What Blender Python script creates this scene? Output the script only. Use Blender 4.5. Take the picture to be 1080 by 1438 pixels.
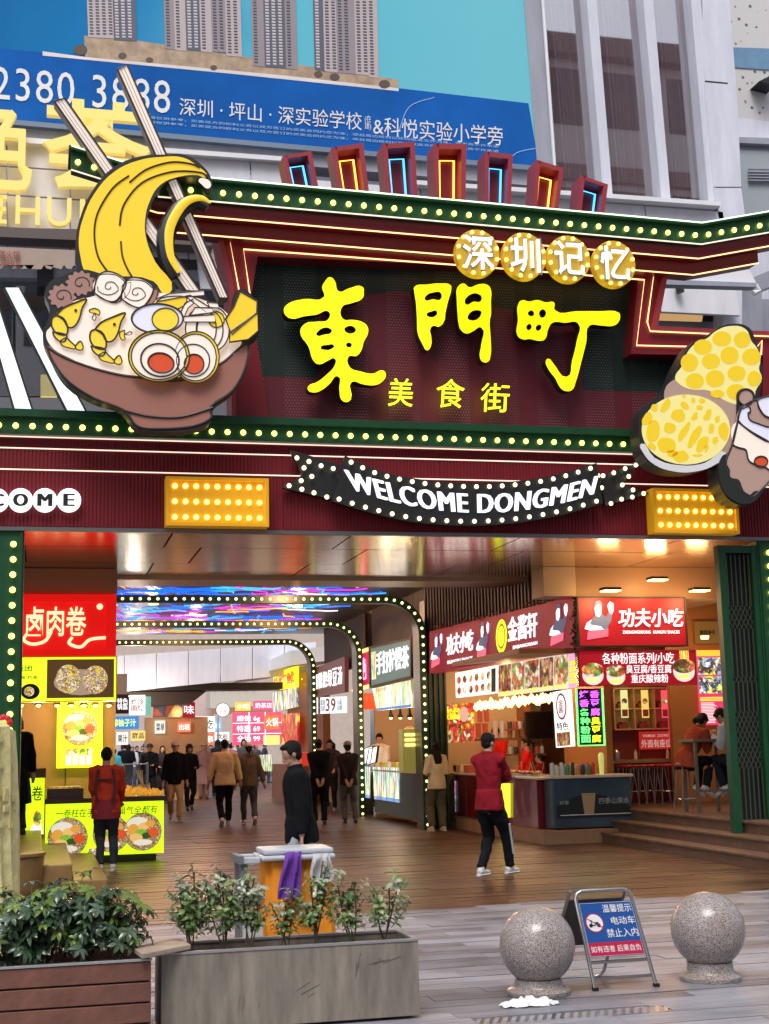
import bpy, bmesh, math, random
import numpy as np
from mathutils import Vector, Matrix, noise
random.seed(7)
rad = math.radians
scene = bpy.context.scene
for o in list(bpy.data.objects): bpy.data.objects.remove(o)
C = scene.collection

# ---------------- camera, sky, sun, exposure ----------------
YAW, PITCH, ROLL, FPX, EYE = rad(14), rad(9.3), rad(1.3), 1960.0, 1.62
_fw = Vector((math.sin(YAW)*math.cos(PITCH), math.cos(YAW)*math.cos(PITCH), math.sin(PITCH)))
_r0 = Vector((math.cos(YAW), -math.sin(YAW), 0)); _u0 = _r0.cross(_fw)
_rt = _r0*math.cos(ROLL) - _u0*math.sin(ROLL); _up = _u0*math.cos(ROLL) + _r0*math.sin(ROLL)
CAM = Vector((0, 0, EYE))
cd = bpy.data.cameras.new('camera'); cam = bpy.data.objects.new('camera', cd); C.objects.link(cam)
mw = Matrix((_rt, _up, -_fw)).transposed().to_4x4(); mw.translation = CAM
cam.matrix_world = mw
cd.sensor_fit = 'VERTICAL'; cd.sensor_height = 36; cd.lens = FPX/1438*36; cd.clip_end = 3000; cd.clip_start = 0.1
scene.camera = cam
scene.view_settings.view_transform = 'Standard'; scene.view_settings.look = 'None'
scene.view_settings.exposure = 0.62; scene.view_settings.gamma = 1; scene.view_settings.use_curve_mapping = False
wd = bpy.data.worlds.new("World"); scene.world = wd; wd.use_nodes = True
wn = wd.node_tree.nodes; wl = wd.node_tree.links
sky = wn.new('ShaderNodeTexSky'); sky.sky_type = 'NISHITA'; sky.sun_disc = False
sky.sun_elevation = rad(58); sky.sun_rotation = rad(200); sky.dust_density = 3; sky.air_density = 1.0; sky.ozone_density = 1.5
hs = wn.new('ShaderNodeHueSaturation'); hs.inputs['Saturation'].default_value = .45
wl.new(sky.outputs[0], hs.inputs['Color']); wl.new(hs.outputs[0], wn['Background'].inputs[0])
wn['Background'].inputs[1].default_value = 0.145
sd = bpy.data.lights.new('sun', 'SUN'); sd.energy = 1.1; sd.angle = rad(25); sd.color = (1, .96, .9)
so = bpy.data.objects.new('sun', sd); C.objects.link(so)
# the sun stands high behind the camera's left shoulder
so.rotation_euler = Vector((-.34, -.9, 1.5)).to_track_quat('Z', 'Y').to_euler()

# ---------------- pixel measurements -> world points ----------------
def ray(px, py): return _rt*((px-540)/FPX) - _up*((py-719)/FPX) + _fw
def P(px, py, Y): d = ray(px, py); return CAM + d*(Y/d.y)
def XP(px, py, X): d = ray(px, py); return CAM + d*(X/d.x)
def G(px, py, z=0): d = ray(px, py); return CAM + d*((z-EYE)/d.z)
def V(px, py, A, B):      # on the upright plane through ground points A, B
    n = Vector((B[1]-A[1], A[0]-B[0], 0)); d = ray(px, py)
    return CAM + d*((Vector((A[0], A[1], 0))-CAM).dot(n)/d.dot(n))
def QY(x0, y0, x1, y1, Y):       # world-upright rectangle, corners TL TR BR BL
    xm, ym = (x0+x1)/2, (y0+y1)/2
    a, b = P(x0, ym, Y).x, P(x1, ym, Y).x; t, u = P(xm, y0, Y).z, P(xm, y1, Y).z
    return [Vector((a, Y, t)), Vector((b, Y, t)), Vector((b, Y, u)), Vector((a, Y, u))]
def QV(pts, A, B): return [V(x, y, A, B) for x, y in pts]
def RQ(x0, x1, z0, z1, Y): return [Vector((x0, Y, z1)), Vector((x1, Y, z1)), Vector((x1, Y, z0)), Vector((x0, Y, z0))]
def bil(q, u, v): return (q[3]*(1-u)+q[2]*u)*(1-v) + (q[0]*(1-u)+q[1]*u)*v
def qn(q): return (q[1]-q[0]).cross(q[3]-q[0]).normalized()*1.0   # points away from the camera? fixed below
def front(q):
    n = (q[1]-q[0]).cross(q[0]-q[3]).normalized()
    c = (q[0]+q[1]+q[2]+q[3])/4
    return n if n.dot(CAM-c) > 0 else -n
def sub(q, u0, v0, u1, v1): return [bil(q, u0, v1), bil(q, u1, v1), bil(q, u1, v0), bil(q, u0, v0)]
def off(q, d): n = front(q); return [p+n*d for p in q]

# ---------------- materials ----------------
MC = {}
def mat(name, col, rough=.6, metal=0., em=None, es=0., bump=0., bs=20., var=0., vs=3., spec=.5, bands=None, alpha=1., coat=0., trans=0., vst=None):
    if name in MC: return MC[name]
    m = bpy.data.materials.new(name); m.use_nodes = True; MC[name] = m
    n = m.node_tree.nodes; l = m.node_tree.links; b = n['Principled BSDF']
    b.inputs['Base Color'].default_value = (*col, 1); b.inputs['Roughness'].default_value = rough
    b.inputs['Metallic'].default_value = metal; b.inputs['Specular IOR Level'].default_value = spec
    b.inputs['Coat Weight'].default_value = coat; b.inputs['Transmission Weight'].default_value = trans
    b.inputs['Alpha'].default_value = alpha
    if em: b.inputs['Emission Color'].default_value = (*em, 1); b.inputs['Emission Strength'].default_value = es
    tc = None
    if bump or var or bands: tc = n.new('ShaderNodeTexCoord')
    if var:
        nz = n.new('ShaderNodeTexNoise'); nz.inputs['Scale'].default_value = vs; nz.inputs['Detail'].default_value = 6; nz.inputs['Roughness'].default_value = .65
        if vst:
            mp = n.new('ShaderNodeMapping'); mp.inputs['Scale'].default_value = vst; l.new(tc.outputs['Object'], mp.inputs[0]); l.new(mp.outputs[0], nz.inputs['Vector'])
        else: l.new(tc.outputs['Object'], nz.inputs['Vector'])
        mr = n.new('ShaderNodeMapRange'); mr.inputs[1].default_value = .25; mr.inputs[2].default_value = .75; mr.inputs[3].default_value = 1-var; mr.inputs[4].default_value = 1+var
        l.new(nz.outputs[0], mr.inputs[0])
        mx = n.new('ShaderNodeMix'); mx.data_type = 'RGBA'; mx.blend_type = 'MULTIPLY'; mx.inputs['Factor'].default_value = 1
        mx.inputs['A'].default_value = (*col, 1); l.new(mr.outputs[0], mx.inputs['B']); l.new(mx.outputs['Result'], b.inputs['Base Color'])
    if bump:
        nb = n.new('ShaderNodeTexNoise'); nb.inputs['Scale'].default_value = bs; nb.inputs['Detail'].default_value = 5
        l.new(tc.outputs['Object'], nb.inputs['Vector'])
        bp = n.new('ShaderNodeBump'); bp.inputs['Strength'].default_value = bump; bp.inputs['Distance'].default_value = .02
        l.new(nb.outputs[0], bp.inputs['Height']); l.new(bp.outputs[0], b.inputs['Normal'])
    return m
def glow(name, col, s, base=None): return mat(name, base or tuple(c*.5 for c in col), .5, em=col, es=s)
def thin_glass(name, fac=.22, tint=(.9, .92, .95)):
    m = bpy.data.materials.new(name); m.use_nodes = True; MC[name] = m; n = m.node_tree.nodes; l = m.node_tree.links; n.remove(n['Principled BSDF'])
    t = n.new('ShaderNodeBsdfTransparent'); t.inputs[0].default_value = (*tint, 1); g = n.new('ShaderNodeBsdfGlossy'); g.inputs['Roughness'].default_value = .015
    x = n.new('ShaderNodeMixShader'); x.inputs[0].default_value = fac; l.new(t.outputs[0], x.inputs[1]); l.new(g.outputs[0], x.inputs[2]); l.new(x.outputs[0], n['Material Output'].inputs[0]); return m
def food(name, cols, scale=9., s=.9, stretch=(1, 1, 1), soft=.0):
    """a printed, backlit picture of food: irregular cells of the dish's colours"""
    if name in MC: return MC[name]
    m = mat(name, (.3, .3, .3), .35); n = m.node_tree.nodes; l = m.node_tree.links; b = n['Principled BSDF']
    tc = n.new('ShaderNodeNewGeometry'); mp = n.new('ShaderNodeMapping'); mp.inputs['Scale'].default_value = stretch
    l.new(tc.outputs['Position'], mp.inputs[0])
    nz = n.new('ShaderNodeTexNoise'); nz.inputs['Scale'].default_value = scale*.8; nz.inputs['Detail'].default_value = 3
    l.new(mp.outputs[0], nz.inputs['Vector'])
    ad = n.new('ShaderNodeMix'); ad.data_type = 'RGBA'; ad.blend_type = 'ADD'; ad.inputs['Factor'].default_value = .25
    l.new(mp.outputs[0], ad.inputs['A']); l.new(nz.outputs['Color'], ad.inputs['B'])
    vo = n.new('ShaderNodeTexVoronoi'); vo.inputs['Scale'].default_value = scale; l.new(ad.outputs['Result'], vo.inputs['Vector'])
    sp = n.new('ShaderNodeSeparateColor'); l.new(vo.outputs['Color'], sp.inputs[0])
    cr = n.new('ShaderNodeValToRGB'); cr.color_ramp.interpolation = 'CONSTANT' if not soft else 'LINEAR'
    el = cr.color_ramp.elements
    while len(el) < len(cols): el.new(.5)
    for i, c in enumerate(cols): el[i].position = i/len(cols); el[i].color = (*c, 1)
    l.new(sp.outputs[0], cr.inputs[0])
    mr = n.new('ShaderNodeMapRange'); mr.inputs[1].default_value = 0; mr.inputs[2].default_value = .7; mr.inputs[3].default_value = 1.25; mr.inputs[4].default_value = .35
    l.new(vo.outputs['Distance'], mr.inputs[0])
    mx = n.new('ShaderNodeMix'); mx.data_type = 'RGBA'; mx.blend_type = 'MULTIPLY'; mx.inputs['Factor'].default_value = 1
    l.new(cr.outputs[0], mx.inputs['A']); l.new(mr.outputs[0], mx.inputs['B'])
    l.new(mx.outputs['Result'], b.inputs['Base Color']); l.new(mx.outputs['Result'], b.inputs['Emission Color'])
    b.inputs['Emission Strength'].default_value = s
    return m

# ---------------- object building ----------------
WP = {}
def tag(o, label=None, cat=None, group=None, kind=None):
    if label: o['label'] = label
    if cat: o['category'] = cat
    if group: o['group'] = group
    if kind: o['kind'] = kind
    return o
def T(name, label, cat, loc, group=None):
    o = bpy.data.objects.new(name, None); C.objects.link(o); o.location = loc; o.empty_display_size = .1
    WP[o.name] = Vector(loc); return tag(o, label, cat, group)
def link(name, me, parent=None, at=(0, 0, 0), label=None, kind=None):
    """link a mesh whose vertices are given relative to `at` (world)"""
    o = bpy.data.objects.new(name, me); C.objects.link(o); at = Vector(at)
    if parent: o.parent = parent; o.location = at - WP[parent.name]
    else: o.location = at
    WP[o.name] = at
    return tag(o, label, kind=kind)
class MB:
    def __init__(s): s.v = []; s.f = []; s.m = []
    def add(s, vs, fs, mi=0):
        b = len(s.v); s.v += [tuple(p) for p in vs]; s.f += [tuple(i+b for i in f) for f in fs]; s.m += [mi]*len(fs); return s
    def hexa(s, q0, q1, mi=0):    # two quads (TL TR BR BL) front and back
        return s.add(list(q0)+list(q1), [(0, 3, 2, 1), (4, 5, 6, 7), (0, 1, 5, 4), (1, 2, 6, 5), (2, 3, 7, 6), (3, 0, 4, 7)], mi)
    def box(s, a, b, mi=0):
        x0, y0, z0 = a; x1, y1, z1 = b
        return s.hexa([(x0, y0, z1), (x1, y0, z1), (x1, y0, z0), (x0, y0, z0)], [(x0, y1, z1), (x1, y1, z1), (x1, y1, z0), (x0, y1, z0)], mi)
    def cbox(s, c, d, rz=0., mi=0, mx=None):
        M = mx or Matrix.Rotation(rz, 3, 'Z'); c = Vector(c); hx, hy, hz = d[0]/2, d[1]/2, d[2]/2
        g = lambda x, y, z: c + M @ Vector((x*hx, y*hy, z*hz))
        return s.hexa([g(-1, -1, 1), g(1, -1, 1), g(1, -1, -1), g(-1, -1, -1)], [g(-1, 1, 1), g(1, 1, 1), g(1, 1, -1), g(-1, 1, -1)], mi)
    def slab(s, q, t, mi=0):      # quad with thickness t going back from its front
        n = front(q); return s.hexa(q, [p-n*t for p in q], mi)
    def tube(s, pts, r, n=8, mi=0, cap=True, ell=None):
        pts = [Vector(p) for p in pts]; rs = r if isinstance(r, (list, tuple)) else [r]*len(pts); k = len(pts)
        ref = None; rings = []
        for i, p in enumerate(pts):
            d = (pts[min(i+1, k-1)]-pts[max(i-1, 0)]).normalized()
            if ref is None:
                ref = d.orthogonal().normalized() if ell is None else (Vector(ell)-d*d.dot(Vector(ell))).normalized()
            else: ref = (ref-d*d.dot(ref)).normalized()
            w = d.cross(ref); rr = rs[i]; a, b = rr if isinstance(rr, (list, tuple)) else (rr, rr)
            rings.append([p+ref*(a*math.cos(t))+w*(b*math.sin(t)) for t in [2*math.pi*j/n for j in range(n)]])
        vs = [p for rg in rings for p in rg]
        fs = [(i*n+j, i*n+(j+1) % n, (i+1)*n+(j+1) % n, (i+1)*n+j) for i in range(k-1) for j in range(n)]
        if cap: fs += [tuple(range(n-1, -1, -1)), tuple((k-1)*n+j for j in range(n))]
        return s.add(vs, fs, mi)
    def ball(s, c, r, n=10, m=6, mi=0, rot=None):
        c = Vector(c); r = r if isinstance(r, (tuple, list)) else (r, r, r); vs = []; R = rot or Matrix.Identity(3)
        for i in range(m+1):
            th = math.pi*i/m
            for j in range(n):
                ph = 2*math.pi*j/n; vs.append(c+R @ Vector((r[0]*math.sin(th)*math.cos(ph), r[1]*math.sin(th)*math.sin(ph), r[2]*math.cos(th))))
        fs = []
        for i in range(m):
            for j in range(n):
                a, b, cc, d = i*n+j, i*n+(j+1) % n, (i+1)*n+(j+1) % n, (i+1)*n+j
                fs.append((a, d, cc) if i == 0 else ((a, d, b) if i == m-1 else (a, d, cc, b)))
        return s.add(vs, fs, mi)
    def lathe(s, c, prof, n=24, mi=0):
        c = Vector(c); vs = [c+Vector((r*math.cos(2*math.pi*j/n), r*math.sin(2*math.pi*j/n), z)) for r, z in prof for j in range(n)]
        k = len(prof); fs = [(i*n+j, i*n+(j+1) % n, (i+1)*n+(j+1) % n, (i+1)*n+j) for i in range(k-1) for j in range(n)]
        fs += [tuple(range(n-1, -1, -1)), tuple((k-1)*n+j for j in range(n))]
        return s.add(vs, fs, mi)
    def mesh(s, mats, smooth=False, at=(0, 0, 0)):
        me = bpy.data.meshes.new('m'); a = Vector(at)
        me.from_pydata([tuple(Vector(p)-a) for p in s.v], [], s.f)
        for m in (mats if isinstance(mats, (list, tuple)) else [mats]): me.materials.append(m)
        me.polygons.foreach_set('material_index', s.m)
        bm = bmesh.new(); bm.from_mesh(me); bmesh.ops.recalc_face_normals(bm, faces=bm.faces); bm.to_mesh(me); bm.free()
        if smooth: me.polygons.foreach_set('use_smooth', [True]*len(me.polygons)); me.set_sharp_from_angle(angle=rad(42))
        return me
    def put(s, name, mats, parent=None, smooth=False, label=None, kind=None):
        n = len(s.v); a = Vector(s.v[0]) if n else Vector()
        if n: a = Vector([(min(p[k] for p in s.v)+max(p[k] for p in s.v))/2 for k in (0, 1)]+[min(p[2] for p in s.v)])
        return link(name, s.mesh(mats, smooth, a), parent, a, label, kind)
def solo(o, label, cat, group=None): return tag(o, label, cat, group)
def bevel(o, w=.01, seg=2):
    m = o.modifiers.new('bevel', 'BEVEL'); m.width = w; m.segments = seg; m.limit_method = 'ANGLE'; m.angle_limit = rad(40); return o

TS = bpy.data.scenes.new('workbench')      # scratch scene for turning curves and modifiers into meshes
def ev_mesh(o):
    TS.collection.objects.link(o); vl = TS.view_layers[0]; vl.update()
    me = bpy.data.meshes.new_from_object(o.evaluated_get(vl.depsgraph)); TS.collection.objects.unlink(o)
    return me
# text in the default font, as mesh in a unit box
TX = {}
def tmesh(body, bold=.02):
    k = (body, bold)
    if k in TX: return TX[k]
    c = bpy.data.curves.new('t', 'FONT'); c.body = body; c.offset = bold; c.resolution_u = 3; c.fill_mode = 'FRONT'; c.space_line = .95; c.space_character = 1.1 if body.isascii() else 1.0
    o = bpy.data.objects.new('t', c); me = ev_mesh(o)
    bpy.data.objects.remove(o); bpy.data.curves.remove(c)
    vs = np.array([v.co[:] for v in me.vertices]) if len(me.vertices) else np.zeros((1, 3)); fs = [tuple(p.vertices) for p in me.polygons]
    lo, hi = vs.min(0), vs.max(0); d = np.maximum(hi-lo, 1e-6); vs = (vs-lo)/d; bpy.data.meshes.remove(me)
    TX[k] = (vs[:, :2], fs, d[0]/d[1]); return TX[k]
def solid(vs, fs, nrm, t):   # give a flat faceted mesh thickness t (front stays, back goes away)
    n = len(vs); back = [v-nrm*t for v in vs]; from collections import Counter
    ed = {}
    for f in fs:
        for i in range(len(f)):
            a, b = f[i], f[(i+1) % len(f)]; k = (min(a, b), max(a, b)); ed.setdefault(k, []).append((a, b))
    side = [(a, b, b+n, a+n) for k, l in ed.items() if len(l) == 1 for a, b in l]
    return vs+back, list(fs)+[tuple(i+n for i in reversed(f)) for f in fs]+side
def text(s, q, box, mt, parent, name='lettering', t=.012, gap=.006, bold=.02, ital=0., fn=None, label=None, fat=0):
    """lettering s stretched over box (u0,v0,u1,v1) of quad q, standing proud of it"""
    uv, fs, asp = tmesh(s, bold*.42); u0, v0, u1, v1 = box; nr = front(q); vs = []
    for u, v in uv:
        uu = u0+(u1-u0)*(u+ital*v); vv = v0+(v1-v0)*v
        if fn: uu, vv = fn(uu, vv)
        vs.append(bil(q, uu, vv)+nr*(t+gap))
    b = MB(); ux = (q[1]-q[0]).normalized()
    for k in range(-2, 3) if fat else (0,):      # heavy strokes: the same letters struck five times side by side
        V2, F2 = solid([v+ux*(fat*k/2)+nr*(.0004*k) for v in vs], fs, nr, t); b.add(V2, F2)
    return b.put(name, mt, parent, label=label)
def outline(polys, smooth=True, res=4):
    """2D outlines (first solid, others cut by even-odd) -> (points, faces)"""
    c = bpy.data.curves.new('c', 'CURVE'); c.dimensions = '2D'; c.fill_mode = 'FRONT'; c.resolution_u = res
    for pl in polys:
        if smooth:
            sp = c.splines.new('BEZIER'); sp.bezier_points.add(len(pl)-1)
            for p, (x, y) in zip(sp.bezier_points, pl): p.co = (x, y, 0); p.handle_left_type = p.handle_right_type = 'AUTO'
        else:
            sp = c.splines.new('POLY'); sp.points.add(len(pl)-1)
            for p, (x, y) in zip(sp.points, pl): p.co = (x, y, 0, 1)
        sp.use_cyclic_u = True
    o = bpy.data.objects.new('c', c); me = ev_mesh(o)
    r = [v.co.copy() for v in me.vertices], [tuple(p.vertices) for p in me.polygons]
    bpy.data.objects.remove(o); bpy.data.curves.remove(c); bpy.data.meshes.remove(me); return r
def shape(name, polys, Y, t, mt, parent, smooth=True, label=None, side=None):
    """outline(s) traced in photo pixels, standing on the upright plane y=Y, thickness t going back"""
    w = [[(P(x, y, Y).x, P(x, y, Y).z) for x, y in pl] for pl in polys]
    vs, fs = outline(w, smooth); n = len(fs)
    V2, F2 = solid([Vector((v.x, Y, v.y)) for v in vs], fs, Vector((0, -1, 0)), t)
    b = MB(); b.add(V2, F2); b.m = [0]*n+[1 if side else 0]*(len(F2)-n)
    return b.put(name, [mt, side] if side else mt, parent, label=label)
def spl(pts, n=6):   # catmull-rom through points
    pts = [Vector(p) for p in pts]; out = []; k = len(pts)
    for i in range(k-1):
        a, b, c, d = pts[max(i-1, 0)], pts[i], pts[i+1], pts[min(i+2, k-1)]
        for j in range(n):
            t = j/n; out.append(.5*((2*b)+(c-a)*t+(2*a-5*b+4*c-d)*t*t+(3*b-a-3*c+d)*t**3))
    return out+[pts[-1]]
def pline(name, pxs, Y, r, mt, parent, curve=True, b=None, n=5):
    own = b is None; b = b or MB(); pts = [P(x, y, Y) for x, y in pxs]
    b.tube(spl(pts, n) if curve and len(pts) > 2 else pts, r, 6)
    return b.put(name, mt, parent) if own else b
def circ(cx, cy, rx, ry, n=20, a=0): return [(cx+rx*math.cos(2*math.pi*i/n)*math.cos(a)-ry*math.sin(2*math.pi*i/n)*math.sin(a), cy+rx*math.cos(2*math.pi*i/n)*math.sin(a)+ry*math.sin(2*math.pi*i/n)*math.cos(a)) for i in range(n)]
BM = {}
def bulb(p, r, mt, parent, name='bulb'):
    k = (round(r, 4), mt.name)
    if k not in BM:
        b = MB(); b.ball((0, 0, 0), r, 8, 5); BM[k] = b.mesh(mt, True)
    return link(name, BM[k], parent, p)
def lamp_light(name, p, e, col, size=.3, parent=None, kind='POINT', rot=None):
    d = bpy.data.lights.new(name, kind); d.energy = e; d.color = col
    if kind == 'AREA': d.size = size
    else: d.shadow_soft_size = size
    o = bpy.data.objects.new(name, d); C.objects.link(o); p = Vector(p)
    if parent: o.parent = parent; o.location = p-WP[parent.name]
    else: o.location = p
    return o

# palette
M_maroon = mat('maroon paint', (.19, .010, .018), .38, var=.12, vs=2)
M_maroon2 = mat('maroon fluted metal', (.17, .009, .016), .55, var=.1, spec=.3)
M_fin = mat('dark red fin paint', (.34, .035, .05), .4, var=.1)
M_green = mat('bottle green paint', (.006, .055, .02), .38, var=.2, vs=4)
M_dgreen = mat('dark green metal', (.006, .035, .02), .4, var=.2)
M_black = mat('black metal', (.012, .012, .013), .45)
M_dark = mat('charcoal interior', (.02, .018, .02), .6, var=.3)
M_bulb = glow('warm bulb glass', (1, .85, .15), 2.3)
M_bulbg = glow('gold bulb glass', (1, .72, .12), 2.8)
M_led = glow('warm led line', (1, .58, .25), 1.6)
M_ledw = glow('white led line', (1, .78, .62), .8)
M_ledg = glow('pale green led line', (.75, 1, .7), 1.3)
M_nblue = glow('blue neon', (.05, .42, .9), 2.2)
M_ngold = glow('gold neon', (1, .55, .07), 2.2)
M_yel = glow('yellow sign face', (.95, .86, .0), .62, (.9, .8, .0))
M_yel2 = glow('lime yellow sign face', (.72, .95, .02), .85, (.7, .85, .02))
M_white = mat('white paint', (.78, .78, .8), .5, var=.05)
M_panelw = mat('white aluminium panel', (.74, .73, .78), .4, var=.1, vs=1.5, vst=(3, 3, .6))
M_wglow = glow('white lit letter', (.93, .96, 1), .8)
M_steel = mat('brushed stainless steel', (.55, .55, .55), .28, 1.0, var=.1, vs=6)
M_grey = mat('grey aluminium cladding', (.34, .35, .41), .45, var=.14, vs=1.5, vst=(3, 3, .5))
M_lgrey = mat('light grey cladding', (.66, .67, .76), .5, var=.12, vs=1.5, vst=(3, 3, .5))
M_gold = mat('gold plate', (.62, .40, .06), .35, .5, em=(.8, .45, .02), es=.22)

# ================= setting: ground, paving =================
m_asph = mat('stone ground', (.10, .095, .10), .7, var=.2)
b = MB(); b.add([(-300, -200, -.03), (300, -200, -.03), (300, 600, -.03), (-300, 600, -.03)], [(0, 1, 2, 3)])
ground = b.put('ground', m_asph, kind='structure')
def strip_mat(name, c1, c2, rough, k=60.):
    m = mat(name, c1, rough); n = m.node_tree.nodes; l = m.node_tree.links; bs = n['Principled BSDF']
    tc = n.new('ShaderNodeTexCoord'); oi = n.new('ShaderNodeObjectInfo')
    mp = n.new('ShaderNodeMapping'); mp.inputs['Scale'].default_value = (1.2, 26, 1); l.new(tc.outputs['Object'], mp.inputs[0])
    va = n.new('ShaderNodeVectorMath'); va.operation = 'ADD'; l.new(mp.outputs[0], va.inputs[0])
    sc = n.new('ShaderNodeVectorMath'); sc.operation = 'SCALE'; sc.inputs['Scale'].default_value = 37
    l.new(oi.outputs['Location'], sc.inputs[0]); l.new(sc.outputs[0], va.inputs[1])
    nz = n.new('ShaderNodeTexNoise'); nz.inputs['Scale'].default_value = 1.6; nz.inputs['Detail'].default_value = 7; l.new(va.outputs[0], nz.inputs['Vector'])
    geo = n.new('ShaderNodeNewGeometry'); n2 = n.new('ShaderNodeTexNoise'); n2.inputs['Scale'].default_value = 1.3; n2.inputs['Detail'].default_value = 6; n2.inputs['Roughness'].default_value = .7
    l.new(geo.outputs['Position'], n2.inputs['Vector'])
    ad = n.new('ShaderNodeMath'); ad.operation = 'ADD'; l.new(nz.outputs[0], ad.inputs[0]); l.new(n2.outputs[0], ad.inputs[1])
    a2 = n.new('ShaderNodeMath'); a2.operation = 'MULTIPLY_ADD'; a2.inputs[1].default_value = .45; l.new(oi.outputs['Random'], a2.inputs[0]); l.new(ad.outputs[0], a2.inputs[2])
    mr = n.new('ShaderNodeMapRange'); mr.inputs[1].default_value = .75; mr.inputs[2].default_value = 1.75; l.new(a2.outputs[0], mr.inputs[0])
    mx = n.new('ShaderNodeMix'); mx.data_type = 'RGBA'; mx.inputs['A'].default_value = (*c1, 1); mx.inputs['B'].default_value = (*c2, 1)
    l.new(mr.outputs[0], mx.inputs['Factor']); l.new(mx.outputs['Result'], bs.inputs['Base Color'])
    r2 = n.new('ShaderNodeMapRange'); r2.inputs[3].default_value = rough-.16; r2.inputs[4].default_value = rough+.22; l.new(n2.outputs[0], r2.inputs[0]); l.new(r2.outputs[0], bs.inputs['Roughness'])
    bp = n.new('ShaderNodeBump'); bp.inputs['Strength'].default_value = .25; bp.inputs['Distance'].default_value = .006; l.new(nz.outputs[0], bp.inputs['Height']); l.new(bp.outputs[0], bs.inputs['Normal'])
    return m
m_board = strip_mat('deck board tinted warm', (.022, .010, .006), (.145, .066, .034), .33)  # brown stands in for warm light; likely the same planks as outside
m_paver = strip_mat('grey stone strip', (.05, .047, .06), (.42, .40, .44), .42)
pav = bpy.data.objects.new("pavement", None); C.objects.link(pav); WP[pav.name] = Vector((0,0,0)); pav["kind"] = "structure"
deck = bpy.data.objects.new('deck', None); C.objects.link(deck); WP[deck.name] = Vector((0, 0, 0)); deck['kind'] = 'structure'
def boards(parent, name, m, y0, y1, w, L, xr, limit, jit=.003):
    """staggered boards in rows along X; near ones are pieces, the rest one joined part"""
    protos = []
    for s_ in range(4):
        bb = MB(); g = .004; bb.box((-L/2+g*.4, -w/2+g, -.03), (L/2-g*.4, w/2-g, 0)); protos.append(bb.mesh(m))
    rest = MB(); y = y0; k = 0; cnt = 0
    while y < y1:
        x = xr(y)[0] + (k % 3)*L/3 - L
        while x < xr(y)[1]:
            z = random.uniform(-jit, jit); tl = random.uniform(-.002, .002)
            if cnt < limit: link(name, protos[cnt % 4], parent, (x+L/2, y+w/2, z)).rotation_euler = (tl, tl*.4, 0); cnt += 1
            else: rest.box((x+.004, y+.004, z-.03), (x+L-.004, y+w-.004, z))
            x += L
        y += w; k += 1
    if rest.v: rest.put(name+'s', m, parent, kind='stuff')
# drain channel runs along X at about y = 8.45
xr1 = lambda y: (y*.04-.3, y*.56+1.0)
boards(pav, 'paver', m_paver, 5.9, 8.0, .3, 1.2, lambda y: (-1.5, 5.5), 40)
boards(pav, 'paver', m_paver, 8.2, 13.4, .2, 1.2, xr1, 255)
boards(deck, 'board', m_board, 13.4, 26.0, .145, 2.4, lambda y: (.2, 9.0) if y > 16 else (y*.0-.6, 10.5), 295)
b = MB(); b.box((-12, 26.0, -.03), (20, 60, 0)); b.put('passage_floor', strip_mat('far paving tinted warm', (.04, .018, .011), (.14, .07, .038), .38), kind='structure')  # warm light tint of the boards carried on into the passage
b = MB(); b.box((-25, -10, -.031), (30, 5.9, -.004)); b.put('street', m_asph, kind='structure')
for s_ in ((-25, -1.6), (9.5, 30)):
    b = MB(); b.box((s_[0], 5.9, -.03), (s_[1], 22, -.003)); b.put('side_paving', m_asph, kind='structure')
gr = T('drain_grate', 'steel slotted drain grate running across the paving in front of the planters', 'drain', (2.5, 8.1, 0))
for k in range(110):
    x = -.6+k*.055; b = MB() if k == 0 else b
    if k == 0: b.cbox((0, 0, 0), (.022, .17, .02)); gm = b.mesh(M_steel)
    link('bar', gm, gr, (x, 8.1, -.011)).rotation_euler = (0, 0, rad(-24))
b = MB(); b.box((-1.5, 8.0, -.03), (6.2, 8.2, -.026)); b.put('channel', M_black, gr)
b = MB(); b.box((-1.5, 8.0, -.024), (6.2, 8.014, -.001)); b.box((-1.5, 8.186, -.024), (6.2, 8.2, -.001)); b.put('rim', M_steel, gr)

# ================= terrace steps =================
m_wood = mat('brown wood step', (.13, .07, .045), .45, var=.3, vs=6, bump=.2, bs=30)
m_woody = mat('warm wood terrace', (.22, .13, .045), .42, var=.25, vs=5, bump=.2, bs=30)
ts = T('terrace_steps', 'three brown wooden steps rising to the raised dining terrace on the right', 'steps', (8.6, 19, 0))
for i, (x, y1) in enumerate(((8.43, 20.5), (8.72, 20.9), (9.02, 21.3))):
    for j in range(3):
        ya, yb = 14.8+j*(y1-14.8)/3, 14.8+(j+1)*(y1-14.8)/3
        z0 = .16*i; b = MB(); b.box((x+.002*j, ya, z0-.01), (x+.03, yb-.006, z0+.125)); b.put('riser', m_wood, ts)
        b = MB(); b.box((x-.03, ya, z0+.127), (x+.32 if i < 2 else x+1.2, yb-.006, z0+.16)); bevel(b.put('tread', m_wood, ts), .004)
b = MB(); b.box((10.2, 14.8, 0), (16, 27, .478)); b.box((9.05, 21.3, 0), (10.2, 27, .478)); b.put('terrace', m_wood, kind='structure')
ls = T('wooden_steps', 'three warm lit wooden steps beside the roll kiosk on the left', 'steps', (.4, 19, 0))
for i, x in enumerate((.80, .42, .08)):
    b = MB(); b.box((-1.2 if i == 2 else x-.38, 16.5+.35*i, 0), (x-.004, 22.4, .15*(i+1))); bevel(b.put('step', m_woody, ls), .012)
b = MB(); b.lathe((-.28, 16.9, 0), [(.36, 0), (.38, .06), (.38, .40), (.40, .42), (.40, .45)], 28); b.put('round_landing', m_woody, ls, smooth=True)

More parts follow.
